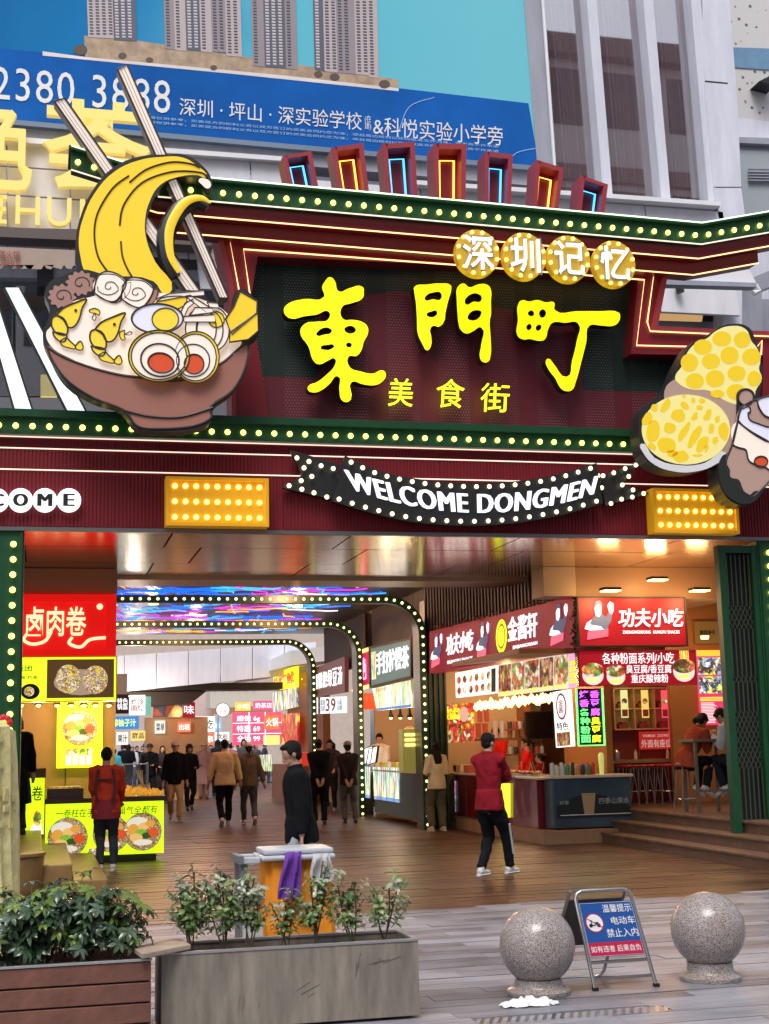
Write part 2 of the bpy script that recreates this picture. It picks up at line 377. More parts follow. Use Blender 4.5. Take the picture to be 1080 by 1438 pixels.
# ================= soffit and passage ceiling =================
m_soff = mat('polished steel ceiling', (.82, .66, .48), .16, 1.0, bump=.06, bs=3, var=.12, vs=2)
sof = bpy.data.objects.new('soffit', None); C.objects.link(sof); sof['kind'] = 'structure'; WP[sof.name] = Vector((0, 0, 0))
for i, (y0, y1) in enumerate(((17.05, 18.7), (18.7, 20.35), (20.35, 22.0))):
    for j in range(6):
        x0 = -3+j*2.3+(.5 if i == 1 else 0); b = MB()
        x0 = max(x0, -3); b.box((x0+.012, y0+.012, 4.24+random.uniform(0, .004)), (x0+2.3-.012, y1-.012, 4.28)); b.put('ceiling_panel', m_soff, sof)
b = MB(); b.box((-3, 22.0, 4.19), (11.5, 22.9, 4.28)); b.put('ceiling_edge', mat('warm beige ceiling trim', (.45, .34, .24), .35, .5), sof)
b = MB(); b.box((-3.2, 17.05, 4.30), (14, 23, 4.5)); b.put('soffit_slab', M_dark, sof)
b = MB(); b.box((-8, 22.9, 4.5), (14, 37, 4.7)); b.put('passage_roof', mat('dark passage ceiling', (.02, .018, .03), .35), kind='structure')
# ceiling neon tangles
cols = [glow('neon blue', (.005, .12, 1), 1.3), glow('neon cyan', (.03, .32, .9), 1.3), glow('neon magenta', (.55, .03, .6), 1.1), glow('neon orange', (1, .34, .02), 1.2), glow('neon white', (.7, .65, .9), 1.1)]
nd = T('ceiling_neon', 'tangle of blue, magenta, orange and white neon lines on the dark passage ceiling', 'neon light', (3.5, 28, 4.4))
for bay, (y0, y1) in enumerate(((23.1, 24.8), (25.3, 30.0), (30.7, 35.4))):
    for k in range(98):
        cx, cy = random.uniform(.4, 6.1), random.uniform(y0, y1); a = random.uniform(-.35, .35)
        if random.random() < .25: a += 1.2
        L = random.uniform(.5, 1.4); pts = []
        for t in range(6):
            s_ = (t/5-.5)*L; w_ = random.uniform(-.09, .09)
            pts.append((cx+s_*math.cos(a)-w_*math.sin(a), cy+s_*math.sin(a)*1.2+w_*math.cos(a)*1.6, 4.44+random.uniform(-.01, .01)))
        zone = (math.sin(cx*1.3+bay*2)+math.sin(cy*2.1+bay))*.5; ci = (0 if zone < -.45 else 1 if zone < 0 else 2 if zone < .4 else 3)
        if random.random() < .3: ci = random.choice((0, 0, 1, 1, 2, 3, 4))
        b = MB(); b.tube(spl(pts, 3), .014, 5)
        b.put('neon_tube', cols[ci], nd)

# ================= buildings behind the gate =================
BY = 22.0
bb = T('mall_building', 'grey clad mall with curtained glass front and fins, behind the gate', 'building', (5, BY, 4.7))
def gq(name, px, Y, t, mt, par, **k):      # straight edged slab traced in pixels
    return shape(name, [px], Y, t, mt, par, smooth=False, **k)
b = MB(); b.box((-9, BY+2.2, 4.7), (12.2, BY+4.2, 17)); b.put('core', M_grey, bb)
# billboard
bl = T('billboard', 'large blue printed property billboard with tower blocks and a phone number', 'billboard', (3.5, BY-.1, 11.5))
def sky_print():
    m = mat('billboard print', (.1, .4, .7), .8, spec=.1, em=(.1, .4, .7), es=.05); n = m.node_tree.nodes; l = m.node_tree.links; bs = n['Principled BSDF']
    tc = n.new('ShaderNodeTexCoord'); sx = n.new('ShaderNodeSeparateXYZ'); l.new(tc.outputs['Object'], sx.inputs[0])
    nz = n.new('ShaderNodeTexNoise'); nz.inputs['Scale'].default_value = .7; nz.inputs['Detail'].default_value = 5; l.new(tc.outputs['Object'], nz.inputs['Vector'])
    ad = n.new('ShaderNodeMath'); ad.operation = 'MULTIPLY_ADD'; ad.inputs[1].default_value = 2.2; l.new(nz.outputs[0], ad.inputs[0]); l.new(sx.outputs[0], ad.inputs[2])
    mr = n.new('ShaderNodeMapRange'); mr.inputs[1].default_value = -4; mr.inputs[2].default_value = 5; l.new(ad.outputs[0], mr.inputs[0])
    cr = n.new('ShaderNodeValToRGB'); e = cr.color_ramp.elements
    e[0].color = (.01, .12, .34, 1); e[1].color = (.16, .52, .62, 1); x = e.new(.3); x.color = (.015, .20, .46, 1); x = e.new(.6); x.color = (.12, .47, .60, 1)
    l.new(mr.outputs[0], cr.inputs[0]); l.new(cr.outputs[0], bs.inputs['Base Color']); l.new(cr.outputs[0], bs.inputs['Emission Color']); return m
m_sky = sky_print()
bbX0 = -1.6
gq('face', [(-60, -60), (731, -60), (757, 233), (-60, 161)], BY-.1, .1, m_sky, bl)
m_navy = mat('billboard blue band', (.01, .11, .42), .8, spec=.1, var=.25, vs=.6)
gq('blue_band', [(-60, 62), (0, 68), (330, 97), (742, 145), (757, 233), (-60, 161)], BY-.106, .004, m_navy, bl)
m_tan = mat('printed podium', (.42, .30, .2), .5, var=.4, vs=5)
gq('printed_podium', [(118, 50), (180, 55), (560, 112), (558, 124), (400, 108), (120, 84)], BY-.107, .004, m_tan, bl)
m_glowp = mat('printed shore', (.75, .68, .66), .5, var=.2, vs=1)
gq('printed_shore', [(60, 72), (120, 80), (400, 106), (560, 124), (560, 128), (330, 104), (60, 78)], BY-.109, .003, m_glowp, bl)
m_tw = [mat('printed tower pale', (.50, .42, .42), .5), mat('printed tower dark', (.10, .10, .15), .5), mat('printed tower mid', (.30, .25, .27), .5)]
m_win = mat('printed windows', (.04, .05, .09), .5); m_slab = mat('printed floor lines', (.62, .57, .56), .5)
for x0, x1, yb, pal in ((124, 160, 52, 0), (160, 192, 56, 1), (232, 246, 68, 2), (246, 262, 70, 0), (262, 282, 70, 1), (282, 298, 72, 0), (298, 318, 72, 2), (318, 340, 78, 0), (355, 372, 92, 2), (372, 402, 94, 1), (402, 418, 96, 2), (442, 456, 98, 1), (456, 474, 100, 0), (474, 500, 102, 2), (500, 518, 104, 0), (518, 532, 108, 0)):
    sl = -.05
    gq('printed_tower', [(x0-4, -60), (x1-4, -60), (x1, yb+2), (x0, yb)], BY-.112, .003, m_tw[pal], bl)
    w = MB()
    for r in range(int((yb+58)/4.2)):
        y = yb-3-r*4.2; dx = -4*(yb-y)/(yb+60)
        for c in range(max(1, int((x1-x0)/9))):
            xx = x0+dx+2.5+c*9; q = QY(xx, y-2.6, xx+5, y-.4, BY-.114); w.slab(q, .003)
    w.put('printed_windows', m_win if pal != 1 else m_slab, bl, kind='stuff')
for x, y, r in ((113, 70, 10), (172, 78, 6), (210, 84, 5), (300, 95, 5), (447, 104, 6), (470, 108, 7), (540, 118, 8)):
    gq('printed_tree', circ(x, y, r, r*.75, 9), BY-.113, .003, mat('printed bush', (.10, .07, .05), .6), bl)
bq = lambda x0, y0, x1, y1: [P(x0, y0, BY-.107), P(x1, y0+(x1-x0)*.084, BY-.107), P(x1, y1+(x1-x0)*.084, BY-.107), P(x0, y1, BY-.107)]
F1 = (0, 0, 1, 1)
text('2380 3888', bq(-10, 93, 239, 139), F1, M_white, bl, t=.003, bold=.0)
text('深圳 · 坪山 · 深实验学校', bq(252, 137, 508, 162), F1, M_white, bl, t=.003, bold=.0)
text('(在\n建)', bq(512, 162, 521, 183), F1, M_white, bl, t=.003, bold=.0)
text('&科悦实验小学旁', bq(524, 163, 706, 190), F1, M_white, bl, t=.003, bold=.0)
fine = '本资料所有内容仅供参考，买卖双方的权利义务以双方签订的买卖合同约定为准，项目周边规划以政府批准文件为准，开发商不作承诺'
m_fine = mat('pale blue print', (.35, .55, .8), .5)
for k in range(2): text(fine, bq(150, 158+k*6.5, 700, 162+k*6.5), F1, m_fine, bl, t=.002, bold=0)
# thin printed arc
b = MB(); b.tube(spl([P(560, 185, BY-.108), P(575, 150, BY-.108), P(610, 137, BY-.108)]), .008, 4); b.tube(spl([P(712, 232, BY-.108), P(725, 215, BY-.108), P(755, 208, BY-.108)]), .008, 4); b.put('printed_arc', m_fine, bl)
# frame round the billboard
gq('frame', [(-60, 161), (757, 233), (760, 240), (-60, 168)], BY-.16, .25, mat('blue grey frame', (.16, .22, .3), .5), bl)
gq('sill_band', [(-60, 168), (760, 240), (762, 262), (-60, 190)], BY-.05, .4, M_grey, bb)
gq('pier', [(731, -60), (757, -60), (772, 100), (782, 262), (757, 262), (744, 100)], BY-.12, .5, M_grey, bb)
b = MB(); b.tube([P(758, -60, BY-.2), P(781, 262, BY-.2)], .03, 6); b.put('light_rod', M_white, bb)
# curtained glass bays
m_curt = mat('pink beige curtain', (.70, .50, .50), .85, var=.08, vs=2)
m_glass = thin_glass('window glass', .33)
m_gback = mat('dark room behind curtain', (.05, .05, .06), .8)
bays = (((758, 782), (829, 853)), ((829, 853), (908, 934)), ((908, 934), (975, 1000)))
for (xa0, xa1), (xb0, xb1) in bays:
    quad = [P(xa0-6, -60, BY+.25), P(xb0-6, -60, BY+.25), P(xb1, 280, BY+.25), P(xa1, 276, BY+.25)]
    cb = MB(); n_ = 64
    vs = []; 
    for i in range(n_+1):
        u = i/n_; w_ = .05*math.sin(i*1.35+.6*math.sin(i*.7)); vs += [bil(quad, u, 1)+Vector((0, w_, 0)), bil(quad, u, 0)+Vector((0, w_, 0))]
    cb.add(vs, [(2*i, 2*i+2, 2*i+3, 2*i+1) for i in range(n_)]); cb.put('curtain', m_curt, bb, smooth=True)
    q = [P(xa0-6, -60, BY+.02), P(xb0-6, -60, BY+.02), P(xb1, 280, BY+.02), P(xa1, 276, BY+.02)]
    gb = MB(); gb.slab(q, .012); gb.put('glass_pane', m_glass, bb)
    gq('fin', [(xb0-10, -60), (xb0+4, -60), (xb1+8, 282), (xb1-5, 282)], BY-.28, .34, M_lgrey, bb)
b = MB(); b.slab([P(740, -70, BY+.5), P(1010, -70, BY+.5), P(1010, 300, BY+.5), P(740, 300, BY+.5)], .05); b.put('room_back', m_gback, bb)
gq('corner_cladding', [(985, -60), (1020, -60), (1036, 150), (1041, 262), (1002, 262), (990, 130)], BY-.3, 1.5, M_lgrey, bb)
gq('corner_cladding', [(1002, 264), (1041, 264), (1050, 330), (1012, 320)], BY-.3, 1.5, M_lgrey, bb)
gq('joint', [(990, 113), (1022, 116), (1022, 118), (990, 115)], BY-.303, .01, M_black, bb)
# white fascia under the glass, left and right
gq('gutter', [(560, 251), (1012, 283), (1012, 289), (560, 257)], BY-.5, .3, M_white, bb)
gq('gutter_shadow_gap', [(560, 257), (1010, 289), (1010, 292), (560, 261)], BY-.35, .2, M_black, bb)
for xa, xb in ((262, 420), (420, 590), (590, 760), (760, 905), (905, 1016)):
    s_ = .078
    gq('fascia_panel', [(xa+1, 262+(xa-560)*s_), (xb-1, 262+(xb-560)*s_), (xb+24, 420+(xb-560)*.05), (xa+20, 420+(xa-560)*.05)], BY-.3, .1, M_panelw, bb)
gq('awning_panel', [(930, 330), (1032, 338), (1062, 397), (925, 392)], BY-1.6, .06, mat('white awning panel', (.82, .81, .85), .5), bb)
gq('awning_edge', [(925, 392), (1062, 397), (1063, 403), (925, 399)], BY-1.65, .2, M_grey, bb)
b = MB(); b.box((-9.0, BY-.02, 4.7), (-2, BY+2.2, 12)); b.put('wall', M_grey, bb)
# fascia at left with yellow letters
fl = T('hotpot_fascia', 'white panelled shop fascia with large pale yellow letters, upper left', 'shop sign', (.2, BY-.3, 8.6))
for r, (ya, yb) in enumerate(((198, 232), (234, 272), (274, 318), (320, 345))):
    for c, (xa, xb) in enumerate(((-60, 8), (10, 96), (98, 185), (187, 262), (264, 350), (352, 430))):
        y0 = ya+(xa*.072); gq('panel', [(xa, ya+xa*.072), (xb, ya+xb*.072), (xb+2, yb+xb*.066), (xa+2, yb+xa*.066)], BY-.32, .06, M_panelw, fl)
gq('trim', [(-60, 186), (430, 222), (430, 228), (-60, 194)], BY-.45, .2, M_white, fl)
m_ly = glow('pale yellow letters', (.93, .72, .22), .3, (.72, .54, .14))
text('色', QY(-46, 146, 46, 270, BY-.5), F1, m_ly, fl, t=.12, bold=.04)
text('荟', QY(60, 146, 214, 274, BY-.5), F1, m_ly, fl, t=.12, bold=.04)
for ch, xa in (('U', -30), ('E', -12), ('H', 22), ('U', 66), ('I', 112)):
    w_ = {'E': 22, 'H': 34, 'U': 34, 'I': 7}[ch]; text(ch, QY(xa, 278+xa*.05, xa+w_, 318+xa*.05, BY-.5), F1, m_ly, fl, t=.12, bold=.01)
gq('ledge', [(-60, 318), (300, 326), (300, 345), (-60, 330)], BY-.7, .5, mat('brown ledge', (.13, .10, .09), .4), fl)
aw = T('awning', 'beige scalloped awning with small red lettering, left under the fascia', 'awning', (.2, BY-1, 8))
sc_ = [(-60, 344), (118, 352), (118, 372)]+[p for k in range(13) for p in ((118-k*14-4, 378), (118-k*14-10, 377), (118-k*14-14, 372))]
gq('canopy', sc_, BY-1.0, .03, mat('beige awning cloth', (.42, .32, .26), .8, var=.1), aw)
text('尧火锅\nUEHUI', QY(-2, 352, 28, 374, BY-1.03), F1, mat('dark red print', (.3, .05, .03), .6), aw, t=.004)
# recessed upper storey seen through the gate's open left half
up = T('upper_storey', 'dark glazed upper shopfront seen through the left of the gate', 'shopfront', (1, BY, 5.3))
gq('room_back', [(-60, 340), (420, 340), (420, 640), (-60, 640)], BY+1.2, .1, M_dark, up)
gq('ceiling_band', [(-60, 372), (300, 380), (300, 396), (-60, 388)], BY-.1, .5, M_grey, up)
gq('parapet', [(-60, 557), (420, 562), (420, 640), (-60, 640)], BY-.2, .3, mat('grey parapet', (.14, .14, .16), .5), up)
for xa, xb in ((-60, 20), (20, 96), (96, 180), (180, 330)): gq('glass_pane', [(xa+2, 390), (xb-2, 390), (xb-2, 556), (xa+2, 556)], BY+.1, .012, m_glass, up)
gq('poster', [(18, 524), (31, 524), (31, 560), (20, 560)], BY+.4, .03, glow('pink poster', (.9, .3, .4), .5), up)
gq('poster', [(57, 526), (80, 526), (80, 560), (57, 560)], BY+.4, .03, glow('amber poster', (.9, .7, .15), .5), up)
gq('vent_grille', [(52, 372), (74, 372), (74, 402), (52, 402)], BY-.15, .04, M_black, up)
for k, pts in enumerate(([(8, 404), (26, 404), (124, 586), (100, 586)], [(-30, 395), (-14, 395), (47, 584), (24, 584)])):
    o = T('slanted_light_bar', ('right hand white lit slanting bar beside the noodle bowl sign', 'left hand white lit slanting bar at the picture edge')[k], 'light bar', P(pts[2][0], 590, 17.3), 'slanting light bars')
    shape('face', [pts], 17.25, .02, glow('pale green white light', (.80, .93, .88), .72), o, smooth=False); shape('casing', [[(x-3+(6 if i in (1, 2) else 0), y) for i, (x, y) in enumerate(pts)]], 17.275, .1, M_black, o, smooth=False)
# right: shop unit, sign and tiled building
sh = T('upper_cafe', 'dark upper cafe front with golden emblem seen in the gap on the right', 'shopfront', (9.5, BY, 8))
gq('back', [(915, 385), (1070, 395), (1070, 480), (910, 480)], BY+.5, .1, M_grey, sh)
gq('dark_sign', [(925, 413), (1016, 418), (1016, 452), (922, 448)], BY+.3, .05, M_black, sh)
gq('gold_emblem', [(927, 440), (950, 441), (962, 436), (988, 436), (986, 451), (927, 449)], BY+.2, .05, glow('amber emblem', (.85, .5, .2), .4), sh)
gq('red_letters', [(1003, 428), (1008, 428), (1008, 450), (1004, 450)], BY+.24, .02, glow('dim red', (.5, .05, .05), .4), sh)
b = MB(); b.tube([P(953, 400, BY-.4), P(956, 411, BY-.4)], .07, 10); b.put('spot_lamp', M_black, sh)
gq('column', [(1016, 395), (1042, 397), (1042, 470), (1016, 468)], BY-.1, .4, M_lgrey, sh)
tb = T('concrete_building', 'pale building with pitted concrete wall, blue band and grey windows at upper right', 'building', (13.5, BY+3, 4))
def pits():
    m = mat('pitted pale concrete', (.52, .50, .50), .8, var=.1); n = m.node_tree.nodes; l = m.node_tree.links; bs = n['Principled BSDF']
    tc = n.new('ShaderNodeTexCoord'); vo = n.new('ShaderNodeTexVoronoi'); vo.inputs['Scale'].default_value = 5.5; l.new(tc.outputs['Object'], vo.inputs['Vector'])
    mr = n.new('ShaderNodeMapRange'); mr.inputs[1].default_value = .16; mr.inputs[2].default_value = .24; l.new(vo.outputs['Distance'], mr.inputs[0])
    mx = n.new('ShaderNodeMix'); mx.data_type = 'RGBA'; mx.inputs['A'].default_value = (.13, .12, .12, 1); mx.inputs['B'].default_value = (.60, .58, .58, 1)
    l.new(mr.outputs[0], mx.inputs['Factor']); l.new(mx.outputs['Result'], bs.inputs['Base Color']); return m
gq('pitted_wall', [(1012, -60), (1200, -60), (1200, 186), (1030, 164)], BY+3, 2, pits(), tb)
gq('blue_band', [(1019, 66), (1200, 72), (1200, 106), (1022, 94)], BY+2.98, .1, mat('faded blue paint', (.14, .27, .42), .7, var=.15), tb)
gq('wall', [(1030, 164), (1200, 186), (1200, 560), (1034, 560)], BY+3, 2, M_lgrey, tb)
gq('cornice', [(1030, 192), (1200, 198), (1200, 208), (1031, 200)], BY+2.8, .3, M_grey, tb)
gq('window', [(1038, 210), (1200, 216), (1200, 300), (1044, 310)], BY+2.9, .12, mat('grey green glass', (.38, .42, .45), .2), tb)
for k in range(5): gq('louvre', [(1052, 236+k*4), (1200, 238+k*4), (1200, 239.5+k*4), (1052, 237.5+k*4)], BY+2.82, .05, M_grey, tb)
gq('balcony_soffit', [(1052, 392), (1200, 330), (1200, 360), (1056, 412)], BY+1.5, .3, M_grey, tb)
gq('lower_window', [(1040, 420), (1200, 420), (1200, 540), (1040, 540)], BY+2.7, .1, M_grey, tb)
b = MB(); b.tube([P(1060, 400, BY-1), P(1066, 409, BY-1), P(1058, 412, BY-1)], .05, 8); b.put('camera', M_white, tb)
gq('canopy_lamp', [(1066, 114), (1090, 102), (1090, 120)], BY+2.6, .6, M_black, tb)
# the building across the street behind the viewer, mirrored in the glass
ob = T('opposite_building', 'pale office block across the street, mirrored in the glass front', 'building', (9, -26, 0))
b = MB(); b.box((-14, -40, 0), (60, -26, 40.5)); b.put('wall', mat('opposite wall', (.66, .58, .58), .8), ob)
b = MB(); b.box((-14, -26.8, 40), (61, -25.2, 41.2)); b.box((-14, -26.5, 32.6), (61, -25.6, 33.5)); b.put('cornice', mat('brown cornice', (.16, .11, .10), .7), ob)
for k in range(5):
    for j in range(18): b = MB(); b.box((-13+j*4., -26.1, 36-k*7.2), (-9.6+j*4., -25.95, 39.4-k*7.2)); b.put('window', mat('dark window', (.05, .05, .06), .2), ob)

# ================= the gate =================
GY = 17.0
zb = 4.235
gate = T('entrance_gate', 'maroon and green street gate with rows of bulbs and lit frame across the passage', 'gate', (4.3, GY, 0))
X0, X1 = -1.2, 11.2
zg0, zg1 = 5.36, 5.56           # lower green beam
z1_, z2_ = 4.93, 5.20
# three stepped fluted bands of the header
for k, (za, zc, yo) in enumerate(((zb, z1_, 0), (z1_+.004, z2_, .05), (z2_+.004, zg0-.004, .10))):
    for j in range(6):
        xa = X0+j*(X1-X0)/6; xb = X0+(j+1)*(X1-X0)/6; b = MB(); b.box((xa+.003, GY+yo, za), (xb-.003, GY+.35, zc)); x = xa+.02
        while x < xb-.03: b.box((x, GY+yo-.012, za+.01), (x+.022, GY+yo+.002, zc-.02)); x += .045
        b.put('fluted_panel', M_maroon2, gate)
for z_, yo in ((z1_-.004, -.012), (z2_-.002, .038), (zg0-.01, .085)):
    b = MB(); b.tube([(X0, GY+yo-.006, z_), (X1, GY+yo-.006, z_)], .008, 6); b.put('led_line', M_ledw, gate)
b = MB(); b.box((X0, GY-.02, zb-.05), (X1, GY+.05, zb-.004)); b.put('bottom_trim', mat('dull steel', (.25, .25, .25), .35, .8), gate)
b = MB(); b.box((X0, GY-.05, zg0), (X1, GY+.35, zg1)); lb = b.put('lower_beam', M_green, gate)
b = MB(); b.box((X0, GY-.12, zg1), (X1, GY+.38, zg1+.09)); b.put('beam_cap', M_green, gate)
for k in range(62): bulb((X0+.1+k*.196, GY-.075, (zg0+zg1)/2-.01), .036, M_bulb, lb)
# top beam with upswept ends
def zline(pts):     # px centres -> world x,z on GY-.5
    return [(P(x, y, GY-.5).x, P(x, y, GY-.5).z) for x, y in pts]
TB = zline([(100, 224), (222, 262), (984, 330), (1140, 303)]); TBy = GY-.5
def swoop(dz, x0=None, x1=None, xs=None):   # follow the beam line
    def z(x):
        for (xa, za), (xb, zc) in zip(TB, TB[1:]):
            if x <= xb or xb == TB[-1][0]: return za+(zc-za)*(x-xa)/(xb-xa)
    return [(x, z(x)+dz) for x in ([x0]+[p[0] for p in TB if x0 < p[0] < x1]+[x1])]
def strip(name, x0, x1, za, zc, ya, yb, mt, par):
    lo, hi = swoop(za, x0, x1), swoop(zc, x0, x1); b = MB()
    for i in range(len(lo)-1):
        (xa, a), (xb, b_), (_, c), (_, d) = lo[i], lo[i+1], hi[i], hi[i+1]
        b.hexa([(xa, ya, c), (xb, ya, d), (xb, ya, b_), (xa, ya, a)], [(xa, yb, c), (xb, yb, d), (xb, yb, b_), (xa, yb, a)])
    return b.put(name, mt, par)
tbm = strip('top_beam', TB[0][0], TB[-1][0], -.13, .11, TBy, TBy+.16, M_green, gate)
strip('beam_cap', TB[0][0]-.03, TB[-1][0], .114, .155, TBy-.06, TBy+.6, M_green, gate)
for dz, mt, yy in ((.15, M_ledg, TBy-.07), (-.135, M_ledw, TBy-.01), (-.30, M_led, TBy+.10), (-.47, M_led, TBy+.28)):
    e = {.15: 0, -.135: 0, -.30: .42, -.47: .72}[dz]; pts = swoop(dz, TB[0][0]+e, (TB[-1][0] if dz > -.2 else 10.0 if dz > -.4 else 9.62)); b = MB(); b.tube([(x, yy, z) for x, z in pts], .009, 6); b.put('led_line', mt, gate)
strip('soffit_tier', TB[0][0]+.35, 10.0, -.295, -.14, TBy+.10, TBy+.4, M_maroon, gate)
strip('soffit_tier', TB[0][0]+.65, 9.62, -.465, -.30, TBy+.28, TBy+.55, M_maroon, gate)
L_ = swoop(0, TB[0][0]+.08, TB[-1][0]-.05); tot = sum(math.dist(a, c) for a, c in zip(L_, L_[1:])); n_ = int(tot/.197)
for k in range(n_+1):
    s_ = tot*k/n_
    for a, c in zip(L_, L_[1:]):
        d_ = math.dist(a, c)
        if s_ <= d_+1e-6: t = s_/d_; bulb((a[0]+(c[0]-a[0])*t, TBy-.03, a[1]+(c[1]-a[1])*t-.02), .036, M_bulb, tbm); break
        s_ -= d_
# stepped maroon frame round the name panel
FR = [(305, 318), (640, 342), (938, 366), (919, 460), (1120, 470), (1120, 606), (1070, 606), (1072, 500), (886, 497), (896, 392), (640, 372), (362, 360), (352, 420), (378, 590), (330, 590), (325, 400)]
shape('frame', [FR], GY+.02, .42, M_maroon, gate, smooth=False)
b = MB(); E1 = [(938, 368), (919, 462), (1120, 472)]
shape('frame_edge', [[(936, 366), (942, 366), (924, 458), (1120, 467), (1120, 472), (916, 463)]], GY-.06, .5, M_fin, gate, smooth=False)
shape('frame_edge', [[(302, 316), (309, 316), (329, 400), (332, 590), (326, 590), (321, 400)]], GY-.06, .5, M_fin, gate, smooth=False)
for pts in ([(344, 452), (338, 420), (322, 333), (640, 357), (920, 373), (909, 452), (913, 465), (1120, 474)], [(357, 452), (352, 420), (342, 350), (640, 372), (905, 393), (894, 485), (1062, 489), (1070, 478), (1069, 498)]):
    b = MB(); b.tube([P(x, y, GY-.01) for x, y in pts], .010, 6); b.put('neon_line', M_led, gate)
def perf(name, col):
    m = mat(name, col, .45, var=.15); n = m.node_tree.nodes; l = m.node_tree.links; bs = n['Principled BSDF']
    tc = n.new('ShaderNodeNewGeometry'); sx = n.new('ShaderNodeSeparateXYZ'); l.new(tc.outputs['Position'], sx.inputs[0])
    def M(op, a, b_=0., c=0.):
        q = n.new('ShaderNodeMath'); q.operation = op
        for i, v in enumerate((a, b_, c)):
            if isinstance(v, (int, float)): q.inputs[i].default_value = v
            else: l.new(v, q.inputs[i])
        return q.outputs[0]
    k = 26.
    X_ = M('MULTIPLY', sx.outputs[0], k); Z_ = M('MULTIPLY', sx.outputs[2], k); row = M('FLOOR', Z_); sh_ = M('MULTIPLY', M('MODULO', row, 2), .5)
    fx = M('SUBTRACT', M('FRACT', M('ADD', X_, sh_)), .5); fz = M('SUBTRACT', M('FRACT', Z_), .5)
    d = M('ADD', M('MULTIPLY', fx, fx), M('MULTIPLY', fz, fz)); hole = M('LESS_THAN', d, .05)
    nz = n.new('ShaderNodeTexNoise'); nz.inputs['Scale'].default_value = 1.4; l.new(tc.outputs['Position'], nz.inputs['Vector'])
    bars = M('GREATER_THAN', M('FRACT', M('MULTIPLY', sx.outputs[0], 1.45)), .38)
    am = M('MULTIPLY', M('MULTIPLY', M('MULTIPLY', hole, bars), M('SUBTRACT', nz.outputs[0], .25)), .8)
    mx = n.new('ShaderNodeMix'); mx.data_type = 'RGBA'; mx.inputs['A'].default_value = (*col, 1); mx.inputs['B'].default_value = (.45, .42, .40, 1)
    l.new(am, mx.inputs['Factor']); l.new(mx.outputs['Result'], bs.inputs['Base Color']); return m
mpg, mpm = perf('perforated green sheet', (.006, .022, .016)), perf('perforated maroon sheet', (.12, .009, .018))
b = MB(); b.box((2.3, GY+.16, zg1+.09), (11, GY+.3, 8.2))
shape('name_panel', [[(345, 352), (905, 388), (886, 496), (1120, 505), (1120, 620), (330, 606)]], GY+.30, .06, mpg, gate, smooth=False)
shape('maroon_patch', [[(447, 425), (560, 408), (727, 437), (820, 440), (818, 548), (1120, 556), (1120, 622), (340, 606), (340, 528), (447, 531)]], GY+.294, .004, mpm, gate, smooth=False)
b = MB(); b.box((2.45, GY+.5, 5.6), (7.55, GY+.58, 7.8)); b.box((7.55, GY+.5, 5.6), (9.9, GY+.58, 6.6)); b.put('back_frame', M_black, gate)
# posts
def post(x0, x1, bx, n, par, z1=4.19):
    b = MB(); b.box((x0, GY+.02, 0), (x1, GY+.38, z1)); p = b.put('post', M_green, par); bevel(p, .01)
    b = MB(); b.box((x0+.02, GY-.01, .05), (x0+.045, GY+.02, z1-.03)); b.box((x1-.045, GY-.01, .05), (x1-.02, GY+.02, z1-.03)); b.put('post_lip', M_green, par)
    for k in range(n): bulb((bx, GY-.01, .2+k*.182), .037, M_bulb, p)
post(-.95, -.19, -.315, 22, gate)
post(9.44, 10.3, 9.60, 22, gate)
# folding lattice gate leaf
fg = T('folding_gate', 'dark green folding lattice gate leaf pulled back beside the right hand post', 'gate', (9.15, GY, 0))
b = MB(); b.box((8.87, GY+.03, .05), (8.97, GY+.16, 4.12)); b.box((9.36, GY+.03, .05), (9.43, GY+.16, 4.12)); b.box((8.97, GY+.04, .05), (9.36, GY+.14, .14)); b.box((8.97, GY+.04, 4.02), (9.36, GY+.14, 4.12)); b.put('frame', M_green, fg)
b = MB(); b.box((8.97, GY+.2, .1), (9.38, GY+.22, 4.1)); b.put('backing', mat('dark green gap', (.004, .012, .008), .6), fg)
m_bar = mat('gate bar', (.10, .11, .08), .4, .6)
for k in range(6):
    x = 9.0+k*.066
    for za, zc in ((.16, 1.15), (2.35, 3.0), (3.3, 4.0), (1.9, 2.3)):
        b = MB(); b.box((x, GY+.08, za), (x+.014, GY+.1, zc)); b.put('bar', m_bar, fg)
for za, zc in ((1.15, 1.9), (3.0, 3.3), (2.28, 2.36)):
    n_ = max(2, int((zc-za)/.12)); b = MB()
    for k in range(-n_, 7):
        for sgn in (1, -1):
            xa, xb = 8.97+k*.066, 8.97+k*.066+(zc-za)*.5
            if sgn < 0: xa, xb = xb, xa
            zA, zB = za, zc
            # clip to the leaf
            def cl(x, z, X2, Z2, lim, lo):
                if (x < lim) if lo else (x > lim): t = (lim-x)/(X2-x); return lim, z+(Z2-z)*t
                return x, z
            if max(xa, xb) < 8.98 or min(xa, xb) > 9.35: continue
            p, q_ = cl(xa, zA, xb, zB, 8.98, True), cl(xb, zB, xa, zA, 8.98, True)
            p2, q2 = cl(*p, *q_, 9.35, False), cl(*q_, *p, 9.35, False)
            if math.dist(p2, q2) > .03: b.tube([(p2[0], GY+.09, p2[1]), (q2[0], GY+.09, q2[1])], .006, 4)
    b.put('lattice', m_bar, fg)
